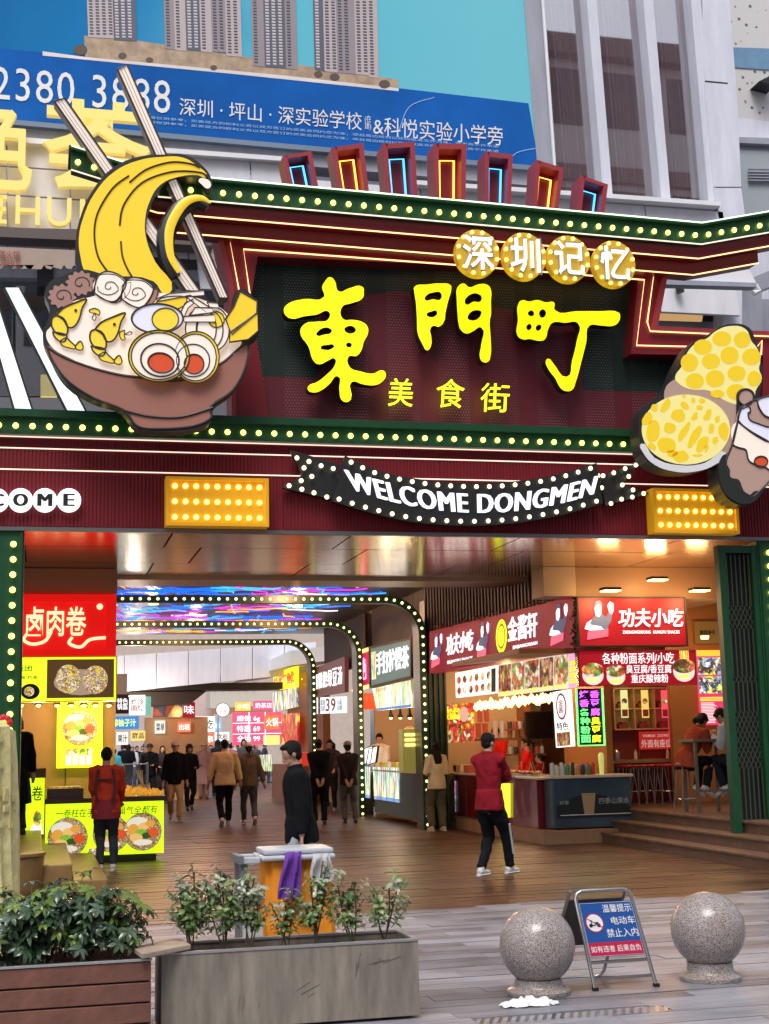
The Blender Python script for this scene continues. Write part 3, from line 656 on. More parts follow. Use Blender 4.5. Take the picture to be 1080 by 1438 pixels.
# fins on the roof beam
FN = [((397, 219), (437, 212), (452, 275), (411, 272), 'b'), ((466, 207), (510, 201), (521, 282), (480, 279), 'g'), ((537, 202), (582, 199), (588, 290), (546, 286), 'b'), ((609, 202), (655, 202), (653, 296), (611, 292), 'g'),
      ((681, 213), (720, 217), (716, 301), (681, 297), 'b'), ((753, 224), (792, 236), (780, 307), (747, 303), 'g'), ((816, 246), (854, 259), (845, 312), (808, 309), 'b')]
ordn = ['leftmost', 'second from left', 'third from left', 'middle', 'third from right', 'second from right', 'rightmost']
for k, (a, b2, c, d, col) in enumerate(FN):
    Yf = GY-.42; q = [P(p[0], p[1], Yf) for p in (a, b2, c, d)]; q[2].z -= .12; q[3].z -= .12
    o = T('roof_fin', '%s dark red fin on the gate roof, outlined inside in %s neon' % (ordn[k], 'blue' if col == 'b' else 'golden'), 'sign fin', (q[3]+q[2])/2, 'neon fins on the gate roof')
    D = Vector((0, .34, 0)); w_ = .055
    i_ = [bil(q, .15, .93), bil(q, .85, .93), bil(q, .85, .0), bil(q, .15, .0)]
    b = MB(); b.hexa([q[0], q[0]*.85+q[1]*.15, i_[3], q[3]], [p+D for p in (q[0], q[0]*.85+q[1]*.15, i_[3], q[3])]); b.put('side_wall', M_fin, o)
    b = MB(); b.hexa([i_[1]+(q[1]-i_[1])*0+Vector((0, 0, 0)), q[1], q[2], i_[2]], [p+D for p in (i_[1], q[1], q[2], i_[2])]); b.put('side_wall', M_fin, o)
    b = MB(); b.hexa([q[0]+(q[1]-q[0])*.1, q[1], i_[1], i_[0]], [p+D*.98 for p in (q[0]+(q[1]-q[0])*.1, q[1], i_[1], i_[0])]); b.put('top_wall', M_fin, o)
    b = MB(); b.hexa([p+D*.6 for p in i_], [p+D*.75 for p in i_]); b.put('back_panel', M_maroon, o)
    j_ = [bil(q, .27, .0), bil(q, .27, .84), bil(q, .73, .84), bil(q, .73, .0)]
    b = MB(); b.tube([p+D*.5 for p in j_], .013, 6); b.put('neon_tube', M_nblue if col == 'b' else M_ngold, o)
# --- big brush-written name (three characters), traced ---
zm = lambda x0, y0, s: (lambda L: [(x0+x/s, y0+y/s) for x, y in L])
a_, b_, c_ = zm(390, 380, 6.), zm(570, 380, 6.75), zm(710, 400, 6.)
NM = [('east', [a_([(375, 140), (400, 90), (440, 55), (480, 85), (515, 175), (600, 150), (715, 137), (725, 180), (715, 232), (620, 275), (543, 305), (548, 405), (640, 415), (710, 432), (755, 470), (762, 520), (725, 600), (700, 680), (660, 720), (600, 722), (606, 812), (700, 850), (800, 868), (890, 842), (912, 880), (880, 935), (820, 965), (720, 958), (622, 940), (618, 1080), (580, 1108), (540, 1090), (520, 1000), (508, 890), (440, 950), (380, 1000), (310, 1027), (255, 1005), (262, 970), (330, 940), (420, 870), (480, 800), (482, 742), (420, 760), (360, 788), (315, 775), (260, 640), (190, 515), (235, 445), (330, 430), (425, 412), (430, 345), (330, 370), (220, 385), (120, 405), (70, 380), (52, 330), (80, 285), (220, 240), (390, 222)]),
     a_([(330, 520), (450, 492), (452, 520), (390, 540), (330, 545)]), a_([(568, 480), (655, 485), (645, 522), (568, 512)]), a_([(362, 652), (420, 625), (475, 632), (450, 662), (395, 668)]), a_([(582, 612), (620, 615), (618, 642), (582, 640)])]),
    ('left_door', [b_([(80, 155), (200, 132), (320, 122), (425, 140), (430, 175), (400, 290), (375, 400), (362, 480), (310, 532), (265, 522), (232, 552), (242, 640), (235, 720), (200, 755), (160, 700), (115, 600), (105, 450), (95, 300), (80, 200)]), b_([(180, 275), (200, 230), (260, 207), (330, 210), (325, 275), (260, 272)]), b_([(198, 410), (240, 388), (290, 382), (290, 422), (205, 432)])]),
    ('right_door', [b_([(482, 180), (510, 135), (550, 122), (600, 158), (680, 132), (760, 130), (798, 160), (806, 300), (805, 430), (795, 470), (802, 620), (800, 820), (780, 862), (735, 868), (704, 830), (715, 700), (716, 540), (640, 572), (575, 597), (520, 560), (500, 500), (490, 400), (482, 260)]), b_([(566, 265), (705, 230), (710, 290), (640, 295), (570, 320)]), b_([(588, 428), (700, 378), (718, 402), (600, 468)])]),
    ('field', [c_([(112, 150), (150, 128), (190, 140), (270, 128), (340, 148), (408, 148), (415, 212), (600, 222), (780, 222), (955, 235), (965, 260), (950, 315), (905, 345), (800, 342), (705, 345), (680, 480), (640, 640), (590, 820), (560, 885), (500, 893), (465, 870), (420, 790), (355, 700), (340, 640), (362, 622), (400, 660), (515, 775), (560, 640), (600, 470), (612, 325), (500, 320), (398, 318), (360, 370), (330, 460), (290, 472), (200, 456), (150, 460), (102, 430), (104, 300)]), c_([(190, 250), (205, 218), (232, 222), (236, 258)]), c_([(290, 268), (296, 212), (333, 215), (325, 272)]), c_([(180, 375), (186, 335), (214, 335), (206, 378)]), c_([(258, 380), (268, 340), (298, 340), (282, 385)])])]
ns = T('name_sign', 'big yellow brush-written gate name 東門町 on the perforated panel', 'sign letters', P(640, 560, GY))
for nm, pl in NM: shape('character', pl, GY-.02, .16, M_yel, ns, side=M_black)
ss = T('street_sign', 'small yellow green characters 美食街 under the big gate name', 'sign letters', P(630, 580, GY))
for ch, xa, ya, xb, yb in (('美', 544, 532, 578, 571), ('食', 611, 533, 650, 573), ('街', 673, 539, 713, 579)):
    text(ch, QY(xa, ya, xb, yb, GY+.1), F1, M_yel2, ss, t=.025, bold=.0, ital=.08)
# round plaques
for k, (ch, cx, cy) in enumerate((('深', 671, 355), ('圳', 737, 359), ('记', 799, 363), ('忆', 863, 370))):
    Yp = GY-.66-.02*k; c0 = P(cx, cy, Yp); r = .295
    o = T('round_plaque', '%s of the four golden bulb-ringed round plaques' % ('leftmost','second from left','third from left','rightmost')[k], 'sign', c0, 'round golden plaques above the gate name')
    b = MB(); ring = [(c0.x+r*math.cos(t), c0.z+r*1.06*math.sin(t)) for t in [2*math.pi*i/32 for i in range(32)]]
    b.add([(x, Yp, z) for x, z in ring]+[(x, Yp+.12, z) for x, z in ring], [tuple(range(32)), tuple(range(63, 31, -1))]+[(i, (i+1) % 32, 32+(i+1) % 32, 32+i) for i in range(32)])
    b.put('disc', M_gold, o)
    for i in range(12): t = 2*math.pi*(i+.5)/12; bulb((c0.x+(r-.03)*math.cos(t), Yp-.01, c0.z+(r-.03)*1.06*math.sin(t)), .024, M_bulbg, o)
    q = RQ(c0.x-.215, c0.x+.215, c0.z-.24, c0.z+.24, Yp)
    text(ch, q, (-.03,-.03,1.03,1.03), mat('grey keyline', (.25, .25, .22), .5), o, t=.01, bold=.03, name='character_outline')
    text(ch, q, (.03, .03, .97, .97), M_wglow, o, t=.02, gap=.014, bold=.022, name='character')
# ribbon sign
rb = T('welcome_ribbon', 'black ribbon sign edged with bulbs reading WELCOME DONGMEN', 'sign', P(655, 735, GY-.2)); Yr = GY-.16
top = [(485, 640), (530, 660), (590, 673), (650, 678), (710, 677), (775, 668), (838, 650)]
bot = [(847, 707), (790, 723), (720, 735), (650, 738), (580, 733), (520, 720), (467, 704)]
shape('band', [[(p.x, p.y) for p in spl([(x, y, 0) for x, y in top])]+[(p.x, p.y) for p in spl([(x, y, 0) for x, y in bot])]], Yr-.06, .1, M_black, rb, smooth=False)
shape('left_tail', [[(408, 632), (478, 652), (469, 702), (397, 685), (424, 667)]], Yr+.03, .08, M_black, rb, smooth=False)
shape('right_tail', [[(842, 668), (899, 649), (874, 680), (912, 693), (850, 710)]], Yr+.03, .08, M_black, rb, smooth=False)
def alongpx(pts, n):
    pts = spl([(x, y, 0) for x, y in pts], 8); L = [0]
    for a, c in zip(pts, pts[1:]): L.append(L[-1]+(c-a).length)
    out = []
    for k in range(n):
        s_ = L[-1]*(k+.5)/n
        for i in range(len(L)-1):
            if L[i] <= s_ <= L[i+1]: out.append(pts[i].lerp(pts[i+1], (s_-L[i])/(L[i+1]-L[i]))); break
    return out
M_bulbw = glow('cream bulb glass', (1, .86, .50), 1.5)
ed = [p for p in alongpx([(x, y+5) for x, y in top], 20)]+[p for p in alongpx([(x, y-6) for x, y in bot], 20)]
for p in ed: bulb(P(p.x, p.y, Yr-.09), .030, M_bulbw, rb)
for x, y in ((484, 663), (479, 682), (840, 668), (845, 685), (417, 643), (434, 648), (451, 654), (468, 658), (427, 657), (438, 669), (423, 675), (406, 682), (424, 687), (441, 692), (459, 698), (847, 668), (862, 664), (878, 658), (893, 653), (883, 669), (874, 681), (889, 688), (904, 693), (888, 698), (873, 701), (858, 707)):
    bulb(P(x, y, Yr-.02), .030, M_bulbw, rb)
QR = RQ(P(489, 700, Yr-.06).x, P(836, 700, Yr-.06).x, P(660, 722, Yr-.06).z, P(660, 690, Yr-.06).z, Yr-.06)
text('WELCOME DONGMEN', QR, F1, M_wglow, rb, t=.012, bold=.0, fat=.014, fn=lambda u, v: (u+.012*(v-.5)*(1-2*u)*-2, v*.84+.05+.93*(2*u-1)**2-.0*(u)))
# yellow bulb boxes
def bulbbox(x0, y0, x1, y1, lab):
    q = QY(x0, y0, x1, y1, GY-.22); o = T('bulb_box', lab, 'sign box', (q[2]+q[3])/2, 'yellow boxes of bulbs on the gate'); a, c = q[3], q[1]
    m_y = mat('amber sign paint', (.72, .36, .01), .4, em=(.9, .42, .01), es=.1)
    b = MB(); b.box((a.x, GY-.2, a.z), (c.x, GY-.02, c.z)); b.put('panel', m_y, o)
    w_ = .03
    for A_, B_ in (((a.x-.01, a.z-.01), (c.x+.01, a.z+w_)), ((a.x-.01, c.z-w_), (c.x+.01, c.z+.01)), ((a.x-.01, a.z+w_), (a.x+w_, c.z-w_)), ((c.x-w_, a.z+w_), (c.x+.01, c.z-w_))):
        b = MB(); b.box((A_[0], GY-.25, A_[1]), (B_[0], GY-.02, B_[1])); b.put('frame_side', m_y, o)
    for r in range(3):
        for k in range(9): bulb((a.x+.1+(c.x-a.x-.2)*k/8, GY-.215, a.z+.1+(c.z-a.z-.2)*r/2), .033, M_bulbg, o)
bulbbox(234, 672, 376, 738, 'larger yellow box with three rows of bulbs, on the left half of the gate')
bulbbox(918, 688, 1035, 748, 'yellow box with three rows of bulbs under the waffle sign')
# WELCOME discs
wd_ = T('welcome_discs', 'row of white lit discs spelling WELCOME in black at the left edge', 'sign letters', P(40, 718, GY))
for ch, cx in (('C', -5), ('O', 29), ('M', 63), ('E', 97), ('L', -39)):
    c0 = P(cx, 702, GY-.1); b = MB(); r = .142; ring = [(c0.x+r*math.cos(2*math.pi*i/24), c0.z+r*math.sin(2*math.pi*i/24)) for i in range(24)]
    b.add([(x, GY-.1, z) for x, z in ring]+[(x, GY-.02, z) for x, z in ring], [tuple(range(24)), tuple(range(47, 23, -1))]+[(i, (i+1) % 24, 24+(i+1) % 24, 24+i) for i in range(24)])
    dsc = b.put('disc', glow('white disc', (.93, .95, .95), .9), wd_)
    w_ = .055 if ch in 'EL' else .075; text(ch, RQ(c0.x-w_, c0.x+w_, c0.z-.075, c0.z+.075, GY-.1), F1, M_black, dsc, t=.006, gap=.002, bold=.0, fat=.014)
# unseen ground-floor blocks closing the passage sides and keeping stray skylight out
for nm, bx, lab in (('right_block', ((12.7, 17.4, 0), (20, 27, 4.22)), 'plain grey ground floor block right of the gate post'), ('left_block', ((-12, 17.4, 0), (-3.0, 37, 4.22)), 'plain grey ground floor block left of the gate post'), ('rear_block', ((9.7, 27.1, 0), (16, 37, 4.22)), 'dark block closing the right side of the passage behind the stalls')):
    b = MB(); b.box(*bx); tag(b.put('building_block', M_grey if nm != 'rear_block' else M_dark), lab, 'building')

# ================= noodle bowl sign =================
A = zm(60, 370, 3.6); B_ = zm(60, 80, 3.857); Wf = zm(880, 440, 5.135)
m_by = mat('noodle yellow print', (.86, .56, .03), .4, em=(.9, .6, .03), es=.22)
m_by2 = mat('egg yolk yellow print', (.90, .66, .05), .4, em=(.9, .66, .05), es=.15)
m_cr = mat('cream print', (.84, .72, .63), .5, em=(.84, .72, .63), es=.24)
m_bw = mat('bowl brown print', (.36, .15, .11), .5)
m_pk = mat('brown pink print', (.42, .23, .19), .5)
m_wh = mat('egg white print', (.76, .76, .88), .5, em=(.76, .76, .88), es=.15)
m_rd = mat('yolk red print', (.82, .10, .03), .4)
m_ln = mat('dark print line', (.03, .018, .02), .5)
SY = GY-.75     # the cut-out stands in front of the gate
bowl = T('noodle_bowl_sign', 'giant cut-out sign of a ramen bowl with noodles lifted high by chopsticks', 'sign', P(230, 605, SY))
M_side = mat('sign edge black', (.02, .02, .024), .4)
lay = [0]
def L(name, pl, mt, sm=True, lift=None, t=.006):
    lay[0] += 1; return shape(name, pl if isinstance(pl[0][0], (tuple, list)) else [pl], SY-.0022*lay[0], t, mt, bowl, smooth=sm)
def outlined(name, pts, mt, w=.013, sm=True, closed=True):
    o = L(name, [pts], mt, sm); y = SY-.0022*lay[0]-.003
    pp = [P(a, c, y) for a, c in pts]
    b = MB(); b.tube(spl(pp+[pp[0]], 4) if sm else pp+[pp[0]], w, 5); lo = b.put('outline', m_ln, o); return o
# chopsticks (behind the noodles)
cs = T('chopstick_sign', 'pair of pale outlined chopsticks slanting up behind the noodle sign', 'sign', P(330, 415, SY))
def stick(p):
    sh_ = [(x, y) for x, y in p]
    shape('stick', [sh_], SY+.06, .2, m_cr, cs, smooth=False, side=mat('stick side', (.35, .27, .22), .5))
    b = MB(); pp = [P(x, y, SY+.05) for x, y in p]; b.tube(pp+[pp[0]], .013, 5); 
    m1 = [(a+b2)/2 for a, b2 in zip(p[1], p[2])] if False else None
    b.put('outline', m_ln, cs)
    (x0, y0), (x1, y1) = p[0], p[-1]
    for f in (.3, .6):
        b = MB(); b.tube([P(p[0][0]+(p[1][0]-p[0][0])*f, p[0][1]+(p[1][1]-p[0][1])*f, SY+.05), P(p[3][0]+(p[2][0]-p[3][0])*f, p[3][1], SY+.05)], .003, 4); b.put('line', m_ln, cs)
stick([(165, 97), (179, 91), (321, 418), (308, 418)])
stick([(76, 142), (91, 138), (281, 408), (261, 408)])
# backing
back = B_([(205, 1150), (180, 1000), (200, 880), (260, 740), (380, 600), (520, 540), (660, 528), (770, 530), (850, 575), (915, 665), (905, 715), (870, 668), (780, 650), (690, 665), (620, 740), (572, 850), (562, 960), (600, 1080), (660, 1190), (720, 1270)])
L('noodle_backing', [back], M_side, t=.22)
L('noodles', [B_([(235, 1170), (205, 1080), (196, 980), (220, 870), (280, 740), (390, 620), (520, 560), (640, 542), (760, 545), (830, 585), (885, 650), (840, 640), (740, 648), (640, 690), (580, 780), (555, 880), (560, 980), (610, 1110), (700, 1260), (600, 1300), (420, 1290)])], m_by)
L('noodle_tip', [B_([(845, 665), (885, 660), (912, 690), (895, 712), (862, 690)])], m_cr)
b = MB(); y = SY-.0022*lay[0]-.004
for pts in ([(467, 643), (380, 710), (300, 840), (280, 960), (300, 1080), (350, 1160)], [(470, 680), (560, 610), (690, 570), (800, 578), (850, 600)], [(417, 912), (440, 800), (540, 680), (700, 622), (850, 625), (890, 650)], [(423, 998), (432, 1080), (460, 1150), (488, 1195)]):
    b.tube(spl([P(x, y_, y) for x, y_ in B_(pts)], 5), .012, 5)
b.put('noodle_lines', m_ln, bowl, kind='stuff')
b = MB(); pts = [P(x, y_, SY-.02) for x, y_ in B_([(735, 1180), (690, 1090), (680, 980), (700, 900), (750, 820), (800, 785), (860, 780), (905, 808)])]; sp_ = spl(pts, 5); k = len(sp_)
rs = [.075*math.sin(math.pi*min(1, (i+3)/(k+2)))**.6+.006 for i in range(k)]
b.tube([p+Vector((-.03, .05, -.02)) for p in sp_], [r+.035 for r in rs], 8, ell=(0, 1, 0)); b.put('loose_noodle_backing', M_side, bowl, smooth=True)
b = MB(); b.tube([p-Vector((0, .09, 0)) for p in sp_], [(.012, r*.7) for r in rs], 8, ell=(0, 1, 0)); b.put('loose_noodle', m_by, bowl, smooth=True)
# bowl
L('bowl_backing', [A([(0, 340), (20, 300), (35, 230), (10, 150), (40, 90), (110, 60), (190, 30), (330, 60), (560, 90), (620, 160), (800, 150), (930, 270), (1000, 125), (1085, 225), (1098, 350), (1040, 410), (1030, 540), (960, 650), (865, 730), (850, 800), (760, 840), (600, 850), (480, 835), (400, 740), (260, 690), (120, 600), (50, 490)])], M_side, t=.24)
outlined('bowl', A([(20, 420), (120, 480), (330, 550), (520, 580), (700, 590), (880, 520), (1030, 405), (1025, 520), (960, 640), (850, 722), (850, 780), (760, 822), (600, 835), (480, 822), (410, 740), (260, 680), (130, 595), (55, 500)]), m_bw)
L('soup', [A([(18, 350), (40, 320), (120, 210), (240, 170), (420, 130), (600, 150), (800, 180), (940, 260), (1005, 400), (900, 500), (720, 570), (500, 570), (300, 535), (120, 470), (40, 415)])], m_cr)
for nm, c, R, cc in (('fish_cake', (190, 100), 68, 12), ('fish_cake', (98, 165), 66, 11)):
    pts = [(c[0]+(R+7*math.sin(cc*t))*math.cos(t), c[1]+(R*.86+6*math.sin(cc*t))*math.sin(t)) for t in [2*math.pi*i/48 for i in range(48)]]
    o = L(nm, [A(pts)], m_pk); b = MB(); sp_ = [P(x, y_, SY-.0022*lay[0]-.003) for x, y_ in A([(c[0]+(6+7.2*t)*math.cos(t)*.9, c[1]+(6+7.2*t)*math.sin(t)*.8) for t in [i*.35 for i in range(20)]])]; b.tube(sp_, .006, 4); b.put('swirl', m_ln, o)
for c in ((338, 118), (475, 148)):
    outlined('meat_edge', A([(c[0]-75, c[1]+30), (c[0]-60, c[1]-55), (c[0]+30, c[1]-60), (c[0]+85, c[1]-20), (c[0]+108, c[1]-20), (c[0]+92, c[1]+40), (c[0]+30, c[1]+82), (c[0]-30, c[1]+60)]), m_pk, .006)
    o = outlined('meat_slice', A([(c[0]-82, c[1]+25), (c[0]-60, c[1]-50), (c[0]-20, c[1]-78), (c[0]+40, c[1]-65), (c[0]+84, c[1]-25), (c[0]+62, c[1]+35), (c[0]+20, c[1]+75), (c[0]-40, c[1]+58)]), m_cr, .009)
    b = MB(); sp_ = [P(x, y_, SY-.0022*lay[0]-.004) for x, y_ in A([(c[0]+(4+6.*t)*math.cos(t)*(1+.12*math.sin(3*t)), c[1]+(3+4.8*t)*math.sin(t)) for t in [i*.45 for i in range(22)]])]; b.tube(sp_, .006, 4); b.put('swirl', m_ln, o)
def shrimp(dx, dy, s):
    q = lambda L_: A([(dx+x*s, dy+y*s) for x, y in L_])
    outlined('shrimp_head', q([(70, 262), (100, 228), (160, 200), (222, 180), (200, 225), (185, 280), (160, 318), (128, 322), (105, 285)]), m_by2, .011)
    outlined('shrimp_body', q([(70, 262), (105, 278), (126, 322), (118, 360), (70, 352), (45, 315), (48, 275)]), m_by2, .011)
    outlined('shrimp_body', q([(50, 345), (118, 360), (112, 392), (85, 392), (60, 370)]), m_by2, .010)
    outlined('shrimp_tail', q([(85, 392), (118, 375), (138, 392), (165, 418), (160, 432), (128, 425), (100, 415)]), m_by2, .008)
    outlined('shrimp_fin', q([(165, 415), (190, 392), (205, 420), (195, 438), (168, 432)]), m_by2, .008)
    c = q([(167, 237)])[0]; L('shrimp_eye', [circ(c[0], c[1], 2.1, 2.1, 8)], m_ln)
shrimp(0, 0, 1); shrimp(194, 68, 1.01)
for pts, st in (([(235, 235), (262, 226), (288, 240), (285, 262), (265, 252), (240, 248)], [(262, 252), (250, 275), (262, 288), (270, 270)]), ([(390, 345), (415, 338), (412, 360), (416, 382), (400, 386), (388, 362)], [(414, 358), (440, 344), (452, 352), (438, 362)])):
    outlined('mushroom_cap', A(pts), m_by2, .007); outlined('mushroom_stem', A(st), m_cr, .006)
# noodles and sprouts on the right
for c, rx, ry in (((860, 330), 84, 112), ((846, 335), 66, 95), ((800, 330), 78, 105)): outlined('onion_ring', A(circ(c[0], c[1], rx, ry, 18)), m_cr, .009)
outlined('mushroom_ball', A(circ(878, 283, 40, 40, 14)), m_by2, .008)
outlined('cut_noodle', A([(560, 230), (600, 175), (720, 168), (712, 215), (620, 245)]), m_by, .008)
for pts in ([(575, 178), (640, 152), (815, 136), (817, 162), (700, 170), (580, 192)], [(720, 165), (745, 160), (845, 222), (825, 246)], [(690, 262), (720, 200), (760, 180), (765, 200), (735, 225), (715, 270)], [(712, 268), (870, 258), (872, 296), (715, 296)], [(830, 195), (885, 200), (892, 225), (845, 222)], [(745, 262), (770, 222), (860, 225), (860, 248), (780, 258)]):
    outlined('sprout', A(pts), m_cr, .008, sm=False)
outlined('tofu_sheet', A([(945, 350), (1085, 250), (1092, 340), (1040, 385), (945, 398)]), m_by, .012, sm=False)
outlined('tofu_sheet', A([(998, 140), (1085, 190), (1082, 250), (955, 358), (925, 280), (965, 220)]), m_by, .012, sm=False)
# eggs
E_ = lambda n, c, rx, ry, m_, w=.010, a=0: outlined(n, A(circ(c[0], c[1], rx, ry, 18, a)), m_, w)
E_('egg_white', (580, 278), 130, 74, m_wh, .013); E_('egg_yolk', (620, 282), 67, 57, m_by2, .008)
E_('egg_rim', (775, 473), 118, 130, m_by2, .008); E_('egg_white', (772, 474), 106, 118, m_cr, .008); E_('egg_ring', (760, 490), 84, 82, m_cr, .009); E_('egg_yolk', (765, 508), 50, 50, m_rd, .009)
E_('egg_rim', (588, 467), 154, 130, m_by2, .010); E_('egg_white', (588, 468), 140, 118, m_cr, .008); E_('egg_ring', (593, 488), 97, 82, m_cr, .012, .2); E_('egg_yolk', (598, 502), 66, 50, m_rd, .010, .2)
b = MB(); pts = [P(x, y_, SY-.02) for x, y_ in A([(410, 742), (540, 772), (700, 775), (860, 728)])]; b.tube(spl(pts), .014, 5); b.put('bowl_line', m_ln, bowl)

# ================= egg waffle and milk drink signs =================
WY = GY-.62
wf = T('egg_waffle_sign', 'giant cut-out sign of a yellow egg waffle and bun in a paper cone', 'sign', P(980, 660, WY)); lay2 = [0, '']
def Lw(name, pts, mt, sm=True, t=.006, par=wf, line=0, Y=None):
    lay2[0] += 0 if name in ('waffle_bubble', 'bun_crust_patch') and lay2[1] == name else 1; lay2[1] = name; y = (Y or WY)-.0022*lay2[0]; o = shape(name, [pts], y, t, mt, par, smooth=sm)
    if line:
        b = MB(); pp = [P(a, c, y-.003) for a, c in pts]; b.tube(spl(pp+[pp[0]], 4) if sm else pp+[pp[0]], line, 5); b.put('outline', m_ln, o)
    return o
m_wy = mat('waffle yellow print', (.88, .62, .02), .45, em=(.9, .6, .02), es=.12); m_wl = mat('pale yellow print', (.90, .80, .30), .45, em=(.9, .8, .3), es=.12); m_tn = mat('tan paper print', (.52, .34, .28), .5); m_dk = mat('near black print', (.02, .025, .022), .4)
Lw('backing', Wf([(90, 780), (110, 700), (200, 620), (280, 560), (380, 360), (480, 210), (580, 160), (680, 95), (740, 78), (880, 100), (925, 180), (960, 300), (985, 450), (960, 620), (1000, 700), (900, 900), (760, 960), (700, 1060), (580, 1120), (400, 1150), (240, 1120), (130, 1040), (95, 920)]), M_side, t=.28)
Lw('paper_cone', Wf([(270, 600), (340, 480), (480, 500), (700, 560), (840, 640), (830, 780), (780, 900), (740, 1000), (600, 1000), (400, 800)]), m_tn)
Lw('waffle', Wf([(350, 470), (400, 380), (440, 280), (500, 215), (580, 180), (640, 130), (740, 92), (860, 115), (900, 200), (940, 250), (965, 340), (955, 400), (975, 470), (930, 560), (915, 640), (820, 660), (700, 625), (600, 560), (450, 545), (370, 500)]), m_wl)
for cx, cy, rx, ry in ((550, 242, 66, 54), (686, 183, 68, 54), (833, 190, 60, 58), (453, 355, 62, 64), (608, 345, 66, 56), (742, 302, 66, 64), (900, 313, 68, 60), (492, 487, 66, 56), (638, 470, 68, 62), (793, 432, 66, 56), (920, 470, 50, 56), (790, 565, 70, 56), (655, 580, 50, 30)):
    Lw('waffle_bubble', Wf([(x, y_) for x, y_ in circ(cx, cy, rx, ry, 14)]), m_wy)
Lw('bun_paper', Wf([(105, 940), (200, 1040), (380, 1095), (560, 1080), (720, 1010), (640, 1090), (500, 1140), (340, 1140), (200, 1090), (130, 1020)]), M_white)
Lw('bun', Wf(circ(428, 838, 318, 252, 26)), m_wl)
rng = random.Random(3)
for k, (cx, cy, rx, ry, a) in enumerate(((150, 760, 34, 48, .4), (200, 680, 26, 30, .5), (278, 665, 26, 55, .45), (190, 850, 46, 80, .1), (370, 735, 48, 48, .3), (310, 825, 44, 38, .2), (420, 665, 36, 22, .7), (525, 680, 22, 18, 0), (490, 745, 20, 32, .4), (415, 850, 26, 80, .55), (490, 890, 28, 92, .55), (585, 730, 24, 46, .4), (655, 765, 18, 28, .3), (610, 830, 22, 38, .2), (700, 850, 36, 66, -.1), (545, 945, 36, 66, .5), (640, 915, 20, 26, .4), (290, 950, 70, 56, .3), (185, 960, 34, 20, .5), (390, 1030, 60, 40, 0), (545, 630, 20, 20, 0), (575, 975, 14, 26, .2), (510, 1022, 38, 8, 0), (330, 1010, 40, 24, 0), (480, 628, 14, 18, 0), (415, 600, 14, 10, 0))):
    pts = circ(cx, cy, rx, ry, 10, a); pts = [(x+rng.uniform(-5, 5), y_+rng.uniform(-5, 5)) for x, y_ in pts]
    Lw('bun_crust_patch', Wf(pts), m_wy)
dk = T('milk_drink_sign', 'cut-out sign of a layered milk drink cup topped with a round-eared bear shape', 'sign', P(1050, 700, WY))
lay2[0] += 3
Ld = lambda n, p, m_, sm=True, line=0, t=.006: Lw(n, Wf(p), m_, sm, t, dk, line)
Ld('backing', [(795, 640), (800, 570), (850, 540), (910, 560), (940, 610), (1010, 590), (1200, 590), (1240, 900), (1060, 1150), (950, 1330), (860, 1385), (760, 1360), (690, 1280), (660, 1180), (690, 1030), (740, 1000), (790, 760)], M_side, t=.3)
Ld('ear', circ(860, 605, 56, 58, 14), m_tn, line=.013)
Ld('cup', [(820, 680), (940, 620), (1200, 600), (1200, 960), (950, 1290), (860, 1300), (740, 1180), (718, 1060), (770, 920)], m_tn, line=.013)
Ld('cream_layer', [(800, 780), (900, 860), (1000, 920), (1100, 960), (1080, 1150), (1000, 1110), (940, 1095), (880, 1060), (860, 985), (800, 965), (765, 930)], m_cr, line=.011)
Ld('milk_face', [(826, 690), (880, 672), (892, 708), (876, 720), (890, 770), (960, 800), (1020, 820), (1100, 830), (1100, 960), (1000, 910), (880, 840), (805, 770)], m_wh, line=.012)
Ld('eye_patch', [(940, 630), (990, 605), (1120, 600), (1120, 760), (1010, 745), (960, 690)], m_wh, line=.012)
Ld('cherry', circ(970, 1068, 48, 38, 14), m_rd, line=.010)
Ld('dark_base', [(715, 1080), (745, 1130), (750, 1180), (810, 1200), (840, 1270), (880, 1310), (930, 1280), (960, 1290), (940, 1340), (860, 1375), (770, 1350), (700, 1280), (670, 1180), (690, 1060)], m_dk)

